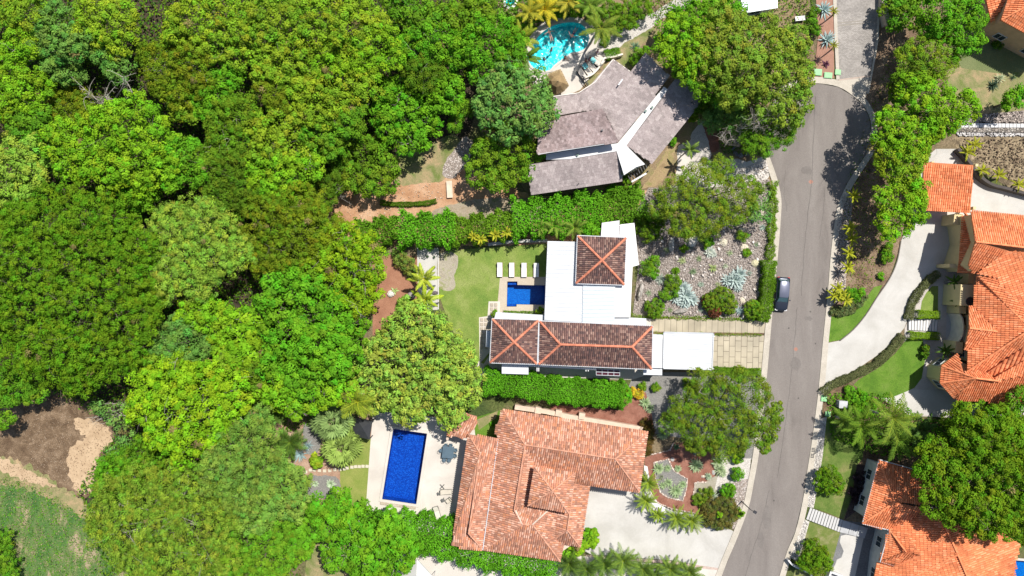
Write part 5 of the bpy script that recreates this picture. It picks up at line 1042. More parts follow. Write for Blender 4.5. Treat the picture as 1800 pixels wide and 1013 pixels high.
def chair(label, px, py, rz, group):
    p = P(px, py, .4); o = thing('garden_chair', (p.x, p.y, 0), label, 'chair', group, rz)
    g = G(); g.tube([(0, 0, .42), (0, 0, .46)], .25, 14); g.build('seat', BLU, o, local=True)
    g = G(); t = np.linspace(-.2, math.pi + .2, 11); g.tube(np.stack([.27 * np.cos(t), .27 * np.sin(t), .72 + .16 * np.sin(t)], 1), .025, 6)
    for a in (.3, 1.0, 1.57, 2.1, 2.8): g.tube([(.25 * math.cos(a), .25 * math.sin(a), .45), (.27 * math.cos(a), .27 * math.sin(a), .72 + .16 * math.sin(a))], .014, 4)
    g.build('backrest', BLU, o, local=True)
    for a in (.8, 2.35, 3.9, 5.5): g = G(); g.tube([(.2 * math.cos(a), .2 * math.sin(a), .43), (.25 * math.cos(a), .25 * math.sin(a), 0)], .018, 5); g.build('leg', BLU, o, local=True)
    return o
c0 = chair('dark blue chair at the upper left of the square table on the terrace', 784, 783, 0, 'chairs round the square terrace table')
for x, y, rz, lb in ((792.5, 783, 0, 'dark blue chair at the upper right of the square terrace table'), (781, 808.5, math.pi, 'dark blue chair at the lower left of the square terrace table'), (789.5, 809, math.pi, 'dark blue chair at the lower right of the square terrace table'), (775.5, 792, math.pi / 2, 'dark blue chair pulled out on the pool side of the square table'), (801, 791.5, -math.pi / 2, 'dark blue chair on the house side of the square table, upper one'), (800, 801, -math.pi / 2, 'dark blue chair on the house side of the square table, lower one')):
    p = P(x, y, .4); copy_tree(c0, (p.x, p.y, 0), rz, lb, c0['group'])
TQ = plain('turquoise_towel', (.22, .62, .62), .9); 
for i, (x, y, rz, lb) in enumerate(((1024.5, 132.5, .62, 'pale lounger at the lower end of the curved row by the turquoise pool'), (1031.5, 123, .66, 'lounger with a turquoise towel, second from the lower end of the curved row'), (1040.5, 117.5, .7, 'empty pale lounger in the middle of the curved row by the pool'), (1047.5, 108.5, .85, 'lounger with a bright turquoise towel in the upper half of the curved row'), (1053, 102, .95, 'lounger nearest the clipped green bed at the top of the curved row'))):
    lounger('sun_lounger', lb, x, y, rz, .68, 1.85, DARK, plain('pale_sling2', (.58, .53, .46), .8), group='loungers curving round the turquoise pool deck')
for x, y, rz, lb in ((1028.5, 116.5, .6, 'turquoise towel draped over the head of a lounger, lower of the two'), (1042.5, 106.5, .8, 'bright turquoise towel on the upper lounger by the pool')):
    g = G(); p = P(x, y, .6)
    nx = 7; V = [(-.3 + .6 * i / (nx - 1), -.35 + .7 * j / (nx - 1), .02 * math.sin(i * 2 + j)) for j in range(nx) for i in range(nx)]; V += [(a, b, c - .03) for a, b, c in V]
    F = [(j * nx + i, j * nx + i + 1, (j + 1) * nx + i + 1, (j + 1) * nx + i) for j in range(nx - 1) for i in range(nx - 1)]; F += [tuple(v + nx * nx for v in f[::-1]) for f in F]
    g.add(V, F); o = g.build('towel', TQ, None); o.location = (p.x, p.y, .72); o.rotation_euler.z = rz; tag(o, lb, 'towel', 'turquoise towels on the loungers')
# curved low wall behind the loungers
o = thing('garden_wall', P(1040, 125), 'low curved cream wall behind the row of loungers', 'wall'); g = G(); ribbon(g, wline(smooth([(1027, 137), (1042, 130), (1054, 117), (1060, 107), (1063, 102), (1078, 99.5), (1095, 95)], 4, closed=False), .8), -.11, .11, -.1, .8); g.build('wall', plain('cream_wall', (.68, .62, .52)), o)
o = thing('garden_fence', P(1030, 145), 'dark railing running down from the lower end of the curved cream wall', 'fence'); g = G()
a, b = P(1022, 137), P(1033, 152)
for k in (.35, .9): g.tube([(a.x, a.y, k), (b.x, b.y, k)], .05, 5)
for i in range(6): q = a.lerp(b, i / 5); g.tube([(q.x, q.y, 0), (q.x, q.y, .95)], .04, 5)
g.build('rail', DARK, o)
# people
basez = -.95
person('person in the turquoise pool reclining in pale clothes near its far left curve', 967, 61.5, .0, .3, 'float', (.5, .3, .22), (.06, .03, .02), (.65, .6, .65), arms=1.2)
person('dark haired person standing in the middle of the turquoise pool, arms spread', 969, 88, basez - .05, .8, 'stand', (.42, .22, .14), (.02, .015, .012), (.3, .05, .1), arms=1.3)
person('dark haired person standing in the pool near the long palm frond on its left side', 956, 104.5, basez - .05, -.6, 'stand', (.4, .2, .13), (.02, .015, .012), (.03, .05, .3))
person('person leaning at the inner bend of the pool rim beside the pale deck', 993, 103, basez + .1, 2.4, 'stand', (.45, .25, .16), (.05, .03, .02), (.1, .02, .02), arms=.7)
person('person floating on dark swim gear at the shaded upper right of the turquoise pool', 1008, 59, .0, 2.6, 'float', (.5, .3, .2), (.03, .02, .02), (.02, .03, .12), arms=1.0)
person('person in purple standing at the top end of the lounger row under the palm', 1050.5, 90, .1, .9, 'stand', (.45, .27, .2), (.04, .02, .03), (.22, .08, .35), arms=.5, h=1.2)
person('person in dark purple standing between the palm trunk and the turquoise towel', 1036.5, 103.5, .1, -2, 'stand', (.4, .25, .2), (.05, .02, .04), (.12, .05, .2), arms=.4, h=1.2)
person('person in maroon standing by the lower towel lounger at the pool deck edge', 1030, 106, .1, 2, 'stand', (.35, .2, .15), (.02, .012, .01), (.2, .03, .05), arms=.4, h=1.2)
# street lamp
b = P(1303, 881); o = thing('street_lamp', (b.x, b.y, 0), 'black street lamp post with a square head leaning over the kerb by the dark shrubs', 'street lamp')
g = G(); g.tube([(0, 0, -.1), (0, 0, .4), (0, 0, 3.5)], [.10, .075, .05], 8); g.build('pole', DARK, o, local=True)
g = G(); g.tube([(0, 0, 3.45), (.2, -.12, 3.6), (.45, -.25, 3.62)], .04, 6); g.build('arm', DARK, o, local=True); g = G(); g.box((.55, -.3, 3.6), (.42, .36, .12), -.5); hd = g.build('lamp_head', DARK, o, local=True)
g = G(); g.box((.55, -.3, 3.53), (.3, .24, .03), -.5); g.build('lens', plain('lamp_lens', (.6, .62, .62), .2), hd, local=True)
# green utility lids
GL = plain('mint_green_paint', (.25, .52, .24), .6, var=.05)
for x, y, sx, sy, lb in ((1438, 127, 1.0, .85, 'mint green utility box lid half hidden by leaves at the head of the cul-de-sac'), (1456, 132.5, 1.05, .75, 'mint green utility box lid on the red bed by the round kerb'), (1473, 127, .75, .7, 'mint green utility box lid straddling the pale kerb of the cobbled street'), (1448.5, 700.5, .75, .8, 'mint green utility lid on the verge below the curved hedge'), (1455.5, 728, .7, .65, 'mint green utility lid just above the white pebble strip')):
    c = P(x, y, .25); o = thing('utility_box', (c.x, c.y, 0), lb, 'utility box', 'mint green utility lids beside the street', -.08)
    g = G(); g.box((0, 0, .1), (sx * .9, sy * .9, .25)); g.build('box', GL, o, local=True); g = G(); g.box((0, 0, .245), (sx, sy, .04)); g.box((0, 0, .275), (sx * .8, sy * .8, .02)); g.build('lid', GL, o, local=True)
# meter box by the drive
c = P(1481, 711, .9); o = thing('meter_box', (c.x, c.y, 0), 'grey stone meter pillar with a dark side on the verge left of the coconut palms', 'pillar'); g = G(); g.box((0, 0, .55), (1.0, .85, 1.1), -.05); g.build('pillar', ground('grey_stone', [(.33, .33, .34), (.42, .42, .43)], 2), o, local=True); g = G(); g.box((0, 0, 1.12), (1.1, .95, .06), -.05); g.box((-.52, .1, .6), (.05, .4, .5), -.05); g.build('cap', plain('grey_cap', (.45, .45, .46)), o, local=True)
# drain grates
for x, y, lb in ((1428.5, 790.5, 'upper of two small dark drain grates set in the pale kerb'), (1427, 801, 'lower of two small dark drain grates set in the pale kerb')):
    g = G(); c = P(x, y)
    for i in range(3): g.box((c.x, c.y + (i - 1) * .2, .14), (.34, .09, .05), -.05)
    for s in (-1, 1): g.box((c.x + s * .17, c.y, .135), (.04, .6, .04), -.05)
    tag(g.build('drain_grate', DARK), lb, 'drain grate', 'drain grates in the kerb')
# stepping slabs
ORD = 'first second third fourth fifth sixth seventh eighth ninth tenth eleventh twelfth thirteenth fourteenth fifteenth sixteenth seventeenth eighteenth nineteenth twentieth twenty-first twenty-second twenty-third'.split()
def slabs(q0, q1, q2, q3, n, mat, label, group, fill=.78, z=.14, zs=0):
    """n slabs between edge q0->q1 (top) and q3->q2 (bottom)"""
    for i in range(n):
        a, b = (i + .5 - fill / 2) / n, (i + .5 + fill / 2) / n; lp = lambda u, v, t: (u[0] + (v[0] - u[0]) * t, u[1] + (v[1] - u[1]) * t)
        w_ = [P(*lp(q0, q1, a)).xy, P(*lp(q0, q1, b)).xy, P(*lp(q3, q2, b)).xy, P(*lp(q3, q2, a)).xy]; g = G(); g.prism([tuple(v) for v in w_][::-1], 0, z + zs * i); tag(g.build('step_slab', mat), ORD[i] + ' ' + label, 'step slab', group)
SLB = plain('white_slab', (.60, .585, .57), .8, var=.05)
slabs((1596, 560), (1648, 561.5), (1646, 583), (1596, 580), 10, SLB, 'white entrance step, counted from the curved driveway', 'white steps leading from the driveway to the cream house')
slabs((1423, 892), (1481, 914), (1475, 935), (1416, 912), 12, plain('grey_slab', (.50, .49, .47), .8, var=.05), 'grey white lawn step, counted from the street kerb', 'pale steps between the two lawns at the bottom right')
slabs((1481, 914), (1525, 928), (1519, 946), (1475, 935), 3, plain('grey_slab2', (.42, .42, .42), .8), 'large square grey slab after the lawn steps, from the left', 'large slabs at the end of the stepped path', .96)
slabs((1680, 217.5), (1830, 219), (1830, 225.5), (1680, 225), 23, SLB, 'small white slab in the row at the right edge, from the left', 'white slabs in a row above the dirt yard', .85, .3)
o = thing('retaining_wall', P(1750, 229), 'long grey stone retaining wall under the row of small white slabs', 'wall'); g = G(); ribbon(g, wline([(1680, 229), (1840, 231)]), -.3, .3, -.1, .3); g.build('wall', STONEW, o)
STP = plain('sand_slab', (.55, .5, .38), .8, var=.05)
for i, (x, y) in enumerate(((538, 829.5), (546, 826), (553, 826), (562, 827), (571, 827.5), (580, 827), (589.5, 825.5), (598, 825), (605, 824), (610.5, 822.5), (619, 821), (625.5, 820), (632, 820), (638.5, 819.5), (645.5, 819.5))):
    g = G(); c = P(x, y); g.box((c.x, c.y, .11), (.42, .38, .1), R.uniform(-.2, .2)); tag(g.build('stepping_stone', STP), ORD[14 - i] + ' pale square stepping stone, counted from the lap pool terrace', 'stepping stone', 'stepping stones from the palms to the lap pool')
# walls and edges on the right
o = thing('retaining_wall', P(1700, 290), 'dark curved stone wall holding the dirt yard behind the pale driveway top', 'wall'); g = G(); ribbon(g, wline(smooth([(1677, 264), (1690, 278), (1700, 290), (1712, 308), (1735, 325), (1765, 333), (1850, 356)], 3, closed=False)), -.25, .1, -.1, 1.0); g.build('wall', plain('dark_wall', (.07, .06, .055), .9), o)
o = thing('garden_kerb', P(1570, 470), 'thin dark kerb along the left side of the curved pale driveway', 'kerb'); g = G(); ribbon(g, wline(smooth([(1583, 424), (1576, 460), (1563, 490), (1540, 524), (1521, 554), (1499, 580), (1476, 599)], 3, closed=False)), -.06, .06, 0, .14); g.build('edge', plain('dark_kerb', (.15, .13, .11), .9), o)
o = thing('garden_wall', P(1388, 980), 'low white wall curving round the round bush at the bottom of the street', 'wall'); g = G(); ribbon(g, wline(smooth([(1386, 985), (1395, 995), (1410, 1002), (1425, 1010), (1436, 1025)], 3, closed=False), .9), -.1, .1, -.1, .9); g.build('wall', WHITE, o)
o = thing('garden_wall', P(1465, 1010), 'short white wall end at the bottom edge of the pale terrace', 'wall'); g = G(); ribbon(g, wline([(1457, 1018), (1461, 1006), (1480, 1013), (1476, 1030)], .9), -.12, .12, -.1, .9); g.build('wall', WHITE, o)
o = thing('garden_wall', P(1543, 5), 'pale concrete wall stub beside the top of the cobbled street', 'wall'); g = G(); ribbon(g, wline([(1556, -50), (1556, 12), (1563, 42)], 1.2), -.35, .35, -.1, 1.2); g.build('wall', plain('sandy_wall', (.5, .42, .32)), o)
o = thing('garden_wall', P(768, 470), 'thin pale wall edging the lawn beside the white path', 'wall'); g = G(); ribbon(g, wline([(770.5, 438), (771, 545)]), -.04, .04, 0, .15); g.build('wall', WHITE, o)
o = thing('garden_wall', P(915, 428), 'pale low wall at the foot of the tall hedge above the lawn', 'wall'); g = G(); ribbon(g, wline([(858, 430), (905, 424), (962, 423)], .5), -.2, .2, -.1, .5); g.build('wall', CONC, o)
for x, y in ((752, 451), (763.5, 452), (763.5, 470), (764, 487)):
    p = P(x, y, .1); g = G(); g.tube([(0, 0, 0), (0, 0, .3)], [.14, .16], 10); o = thing('plant_pot', (p.x, p.y, 0), 'tiny dark pot on the pale path, ' + {752: 'standing left of the others', 763.5: 'topmost of the right column' if y < 460 else 'middle of the right column', 764: 'lowest of the right column'}[x], 'pot', 'small dark pots on the pale path'); g.build('pot', DARK, o, local=True); v, c = rosette_geo(np.random.default_rng(int(x)), 9, .3, .05, (.06, .12, .04)); quads('leaves', v + np.array([0, 0, .28]), c, SUCC, o, org=1)
for (x, y, t) in ((1386, 549, 0), (1430, 600, 1), (1391, 577, 2)): pass
# long plank bench on the dirt clearing
b = P(790, 333, .4); o = thing('plank_bench', (b.x, b.y, 0), 'pale timber plank deck lying on the orange dirt clearing', 'bench', None, .05); g = G(); g.box((0, 0, .3), (.75, 2.2, .08)); g.build('plank', plain('pale_timber', (.62, .5, .38), .8), o, local=True)
for s in (-1, 1): g = G(); g.box((0, s * .9, .13), (.65, .1, .28)); g.build('leg', plain('pale_timber', (.62, .5, .38), .8), o, local=True)
# ================================================================ TREES, HEDGES, PLANTS
FG = 'forest trees left of the houses'
FOREST = [
 ('bright lime tree at the left edge below the top corner', 9, 'lime', 'clump', [(28, 75, 34), (5, 95, 30), (50, 90, 22)]),
 ('lime green tree at the left edge above the pale one, facing the dead branches', 9.5, 'lime', 'clump', [(20, 150, 44), (62, 150, 26), (48, 178, 22), (-10, 175, 35)]),
 ('dark gapped tree cut by the left edge between two lime crowns', 8.5, 'green', 'clump', [(30, 215, 34), (62, 205, 24), (62, 235, 22)]),
 ('yellowish olive tree filling the top left corner', 10, 'feather', 'clump', [(40, 15, 40), (-5, 10, 34), (75, 35, 22)]),
 ('bluish green tree below the top left corner', 10, 'blue', 'clump', [(100, 45, 38), (75, 70, 28), (120, 75, 34), (90, 20, 26)]),
 ('olive bright tree at the top left with a dark gap on its right', 10.5, 'yel', 'clump', [(165, 20, 40), (190, 45, 38), (150, 55, 30), (205, 75, 26), (215, 20, 24)]),
 ('small bluish tree above the dark olive shrub, left of the dead branches', 8, 'blue', 'clump', [(105, 115, 30), (132, 130, 18), (85, 110, 18)]),
 ('grey green tree over which pale dead branches lean', 8, 'blue', 'clump', [(185, 100, 28), (205, 120, 24), (168, 88, 18)]),
 ('dark olive feathery shrub left of the big lime crown', 6, 'olive', 'fine', [(115, 180, 34), (140, 195, 22), (100, 205, 20)]),
 ('big vivid lime tree of many lobes in the upper left forest', 12, 'lime', 'clump', [(215, 215, 52), (180, 235, 44), (255, 235, 46), (235, 270, 58), (195, 285, 44), (275, 285, 40)]),
 ('lime side crown hugging the big lime tree on its left', 10, 'lime', 'clump', [(110, 240, 36), (118, 275, 36), (95, 265, 22), (140, 300, 22)]),
 ('lime green crown on the right flank of the big lime tree', 10.5, 'vivid', 'clump', [(315, 275, 36), (340, 300, 26), (300, 315, 24), (335, 260, 20)]),
 ('pale yellow green tree at the left edge above the huge dark tree', 9, 'pale', 'clump', [(35, 270, 38), (10, 300, 36), (45, 305, 28), (-10, 330, 34), (28, 335, 24)]),
 ('small green tree in the gap below the big lime tree', 8, 'vivid', 'clump', [(230, 345, 34), (255, 335, 18), (205, 335, 18)]),
 ('dark olive fine leaved tree right of the dark gap at the top', 11, 'olive', 'fine', [(290, 115, 46), (325, 105, 40), (300, 150, 36), (260, 95, 22), (345, 140, 26)]),
 ('wide yellow green tree at the top right of the dark gap', 12, 'yel', 'clump', [(330, 35, 46), (375, 25, 40), (370, 65, 42), (415, 50, 40), (410, 85, 34), (300, 60, 26)]),
 ('vivid green small crown below the wide yellow green tree', 9.5, 'vivid', 'clump', [(375, 160, 34), (355, 185, 26), (405, 135, 26), (340, 165, 18)]),
 ('yellowish low crown at the edge of the shaded hole in the forest', 8.5, 'feather', 'clump', [(315, 190, 22), (335, 205, 16)]),
 ('dark olive tree right of the shaded hole in the forest', 10, 'mid', 'fine', [(410, 205, 42), (390, 240, 38), (425, 245, 34), (375, 265, 28)]),
 ('dark green tree standing between the yellow crown and the lime tree flank', 10, 'deep', 'fine', [(395, 300, 44), (430, 330, 42), (385, 335, 34), (420, 285, 26)]),
 ('yellow green tree at the top, third from the dark gap', 12, 'feather', 'clump', [(480, 20, 44), (465, 55, 36), (515, 45, 34), (445, 20, 26)]),
 ('bright yellow green tree at the top centre of the forest', 12.5, 'yel', 'clump', [(570, 25, 46), (610, 50, 42), (545, 65, 36), (640, 25, 36), (605, 5, 34)]),
 ('broad yellow lime tree in the upper forest with dark clefts', 12, 'yel', 'clump', [(500, 110, 44), (545, 110, 36), (465, 115, 32), (510, 145, 32)]),
 ('fresh green tree of small lobes in the upper middle forest', 11.5, 'lime', 'clump', [(590, 105, 38), (630, 95, 36), (665, 70, 34), (650, 115, 30), (685, 95, 24)]),
 ('olive crown with a bare twig in the upper middle forest', 11, 'olive', 'fine', [(480, 165, 30), (500, 175, 22)]),
 ('mid green tree left of the glossy round lime crown', 11.5, 'yel', 'clump', [(555, 160, 40), (600, 150, 38), (635, 150, 30), (575, 190, 32), (540, 195, 28)]),
 ('dark shaded green tree behind the glossy round lime crown', 10.5, 'green', 'clump', [(600, 210, 36), (560, 235, 36), (620, 195, 22), (585, 250, 26)]),
 ('glossy bright green round tree above the dirt clearing', 8, 'vivid', 'broad', [(700, 175, 40), (715, 215, 44), (680, 200, 34), (745, 210, 28), (720, 245, 28), (690, 160, 26)]),
 ('yellow tinted tree in the middle of the forest', 11, 'yel', 'clump', [(495, 220, 40), (470, 250, 36), (515, 255, 34), (450, 225, 28)]),
 ('golden lime tree left of the dirt clearing', 10.5, 'lime', 'clump', [(480, 300, 40), (515, 300, 34), (455, 315, 30), (500, 335, 30), (540, 290, 26)]),
 ('olive green round tree on the left end of the dirt clearing', 6, 'mid', 'clump', [(640, 275, 38), (665, 290, 34), (630, 310, 32), (670, 315, 28), (612, 285, 24)]),
 ('dark small crown with bare twigs left of the dirt clearing', 5.5, 'deep', 'fine', [(580, 320, 30), (560, 345, 30), (595, 300, 22), (550, 375, 26)]),
 ('dark glossy green tree at the top edge near the upper pool', 10, 'green', 'broad', [(720, 15, 34), (745, 35, 30), (700, 5, 26)]),
 ('shaded green crown right of the fresh lobed tree', 9.5, 'vivid', 'clump', [(760, 70, 34), (735, 90, 28), (780, 50, 26), (720, 75, 24)]),
 ('leafy crown ringing a dark hollow at the top edge', 9, 'mid', 'broad', [(800, 20, 26), (850, 18, 28), (828, 45, 20), (825, 5, 16)]),
 ('medium green tree left of the turquoise pool', 11, 'vivid', 'clump', [(845, 75, 44), (880, 60, 36), (885, 100, 36), (850, 110, 34), (815, 90, 30), (905, 75, 20)]),
 ('dark olive tree behind the small round green one', 9, 'deep', 'fine', [(740, 130, 32), (720, 115, 22), (765, 120, 24)]),
 ('small round fresh green tree left of the large blue green tree', 9, 'vivid', 'broad', [(785, 150, 32), (790, 180, 24), (770, 170, 20)]),
 ('lacy low tree with bare twigs between the round green tree and the dirt path', 6, 'green', 'feather', [(810, 190, 22), (800, 215, 16)]),
 ('large blue green tree beside the slate roofs, dark on its lower left', 12.5, 'grey', 'rosette', [(895, 145, 42), (930, 165, 40), (870, 165, 36), (900, 195, 50), (945, 195, 34), (855, 190, 26)]),
 ('dark skirted green tree under the blue green crown beside the slate roofs', 8, 'mid', 'clump', [(890, 250, 44), (925, 235, 34), (860, 270, 38), (900, 290, 38), (850, 300, 30), (935, 265, 28), (870, 315, 22)]),
 ('huge dark fine leaved spreading tree at the left edge', 13, 'dark2', 'fine', [(60, 400, 62), (130, 385, 58), (190, 400, 52), (225, 440, 46), (40, 470, 70), (110, 460, 70), (180, 480, 66), (235, 500, 44), (60, 550, 74), (130, 550, 74), (195, 560, 62), (240, 560, 40), (100, 615, 62), (160, 620, 60), (40, 620, 48), (210, 620, 40), (130, 665, 34), (20, 400, 40), (-20, 520, 60), (0, 440, 50)]),
 ('pale yellow green feathery tree right of the huge dark tree', 11, 'pale', 'feather', [(300, 400, 46), (345, 390, 44), (385, 415, 44), (320, 445, 46), (370, 455, 42), (285, 430, 34), (415, 440, 30), (295, 490, 36), (340, 495, 34), (275, 520, 24)]),
 ('lime crown on the left of the big leaved one, above the pale rosette tree', 9, 'lime', 'clump', [(330, 555, 26), (355, 550, 30), (375, 575, 26), (390, 550, 20)]),
 ('big leaved lime tree above the round clumped lime tree', 9.5, 'lime', 'bigleaf', [(415, 590, 40), (430, 560, 26), (440, 620, 26), (400, 625, 24), (445, 590, 24)]),
 ('blue tinged green tree at the right foot of the huge dark tree', 9, 'blue', 'clump', [(300, 585, 32), (325, 600, 34), (285, 610, 24), (350, 610, 24)]),
 ('dark olive tree with bare twigs above the yellow vivid tree', 10.5, 'olive', 'fine', [(500, 370, 46), (470, 410, 44), (530, 400, 44), (500, 440, 42), (560, 430, 34), (460, 365, 34), (545, 365, 30), (455, 455, 26), (585, 400, 22)]),
 ('yellow green vivid tree left of the red mulch and white path', 10.5, 'lime2', 'clump', [(600, 430, 40), (575, 460, 36), (630, 450, 38), (620, 490, 44), (650, 475, 26), (590, 500, 34), (630, 530, 28), (560, 440, 26)]),
 ('vivid pure green tree in the centre left above the pale rosette tree', 11, 'vivid', 'broad', [(520, 500, 40), (490, 540, 40), (540, 545, 48), (580, 560, 40), (500, 590, 46), (550, 610, 50), (600, 600, 38), (620, 570, 28), (480, 500, 24), (480, 640, 34), (530, 655, 40), (590, 650, 30)]),
 ('large pale rosette leaved tree left of the hip roofed pool house', 8.2, 'ros', 'rosette', [(720, 565, 36), (760, 580, 34), (690, 605, 40), (740, 625, 54), (790, 620, 34), (655, 640, 40), (700, 665, 50), (760, 680, 50), (810, 660, 36), (640, 680, 32), (815, 700, 30), (790, 725, 30), (720, 715, 36), (670, 700, 30), (820, 625, 20)]),
 ('pale clumped tree at the right foot of the huge dark tree', 9, 'feather', 'clump', [(280, 650, 34), (310, 630, 30), (255, 635, 24), (330, 655, 24), (390, 640, 28)]),
 ('lime tree of tight round clumps above the pale feathery mass', 11.5, 'lime3', 'clump', [(260, 680, 36), (305, 675, 44), (355, 680, 44), (400, 680, 34), (250, 720, 36), (300, 725, 50), (350, 730, 50), (395, 720, 36), (325, 775, 44), (360, 770, 34), (280, 765, 32), (420, 705, 22)]),
 ('thin grey leaved tree with bare limbs at the edge of the brown clearing', 5.5, 'grey', 'loose', [(200, 735, 26), (170, 715, 16), (215, 770, 24), (205, 790, 22)]),
 ('dark shrub at the foot of the round clumped lime tree', 5, 'green', 'tuft', [(235, 800, 30), (205, 815, 24), (265, 810, 24), (185, 835, 18)]),
 ('green low tree at the right edge of the brown clearing', 6.5, 'vivid', 'tuft', [(190, 830, 28), (220, 845, 26), (180, 860, 22)]),
 ('broad pale green feathery tree filling the bottom left', 11, 'pale2', 'feather', [(200, 890, 48), (260, 880, 54), (320, 870, 54), (220, 940, 54), (280, 940, 58), (340, 930, 58), (385, 890, 46), (300, 990, 56), (240, 985, 44), (360, 985, 50), (175, 930, 30)]),
 ('second pale feathery tree above the bottom left mass', 11.5, 'pale3', 'feather', [(400, 800, 44), (440, 780, 42), (430, 830, 44), (385, 840, 40), (460, 820, 36), (410, 770, 30), (420, 870, 40), (455, 740, 24)]),
 ('blue green dense tree left of the cycads', 10, 'pale3', 'clump', [(475, 830, 36), (495, 860, 40), (465, 880, 40), (510, 890, 30), (440, 910, 36), (515, 840, 24)]),
 ('mixed green tree below the blue green one at the bottom', 9, 'green', 'clump', [(430, 950, 40), (480, 940, 38), (460, 990, 40), (510, 930, 26), (400, 990, 36), (510, 975, 30)]),
 ('bright yellow tinted tree above the bottom left lawn gap', 8.5, 'vivid', 'broad', [(560, 900, 30), (590, 885, 26), (545, 930, 26), (575, 925, 30), (525, 960, 28), (600, 920, 24)]),
 ('bright green spreading tree below the lap pool lawn', 8.5, 'vivid', 'broad', [(630, 930, 40), (670, 950, 44), (610, 970, 40), (650, 990, 44), (700, 970, 36), (590, 985, 28), (690, 1000, 30)]),
 ('green tree above the cycads under the vivid pure green crown', 9, 'lime', 'broad', [(500, 690, 34), (540, 700, 32), (570, 690, 30), (520, 720, 20), (600, 690, 26), (470, 690, 24)]),
 ('dark tree beside the white patch in the left centre', 8, 'deep', 'clump', [(440, 660, 26), (455, 640, 22), (420, 650, 18), (450, 690, 20)]),
 ('small green bush cut by the bottom left corner', 4, 'green', 'tuft', [(0, 990, 24), (-5, 950, 18), (12, 1010, 16)]),
 ('dark broad tree cut by the left edge above the brown clearing', 7, 'green', 'clump', [(5, 670, 30), (25, 690, 24), (60, 685, 22), (-10, 700, 26), (0, 740, 20)]),
]
PAL.update(dark2=(.115, .25, .01), lime2=(.20, .36, .012), lime3=(.215, .42, .014), pale2=(.20, .33, .03), pale3=(.175, .32, .045), ros=(.27, .42, .055))
for lb, h, c, st, lob in FOREST: lob = [(x, y, r * 1.09) for x, y, r in lob]; tree(lb, h * .78, c, st, lob, group=FG, twigs=3, bark=PALEBARK if len(lb) % 3 == 0 else None)
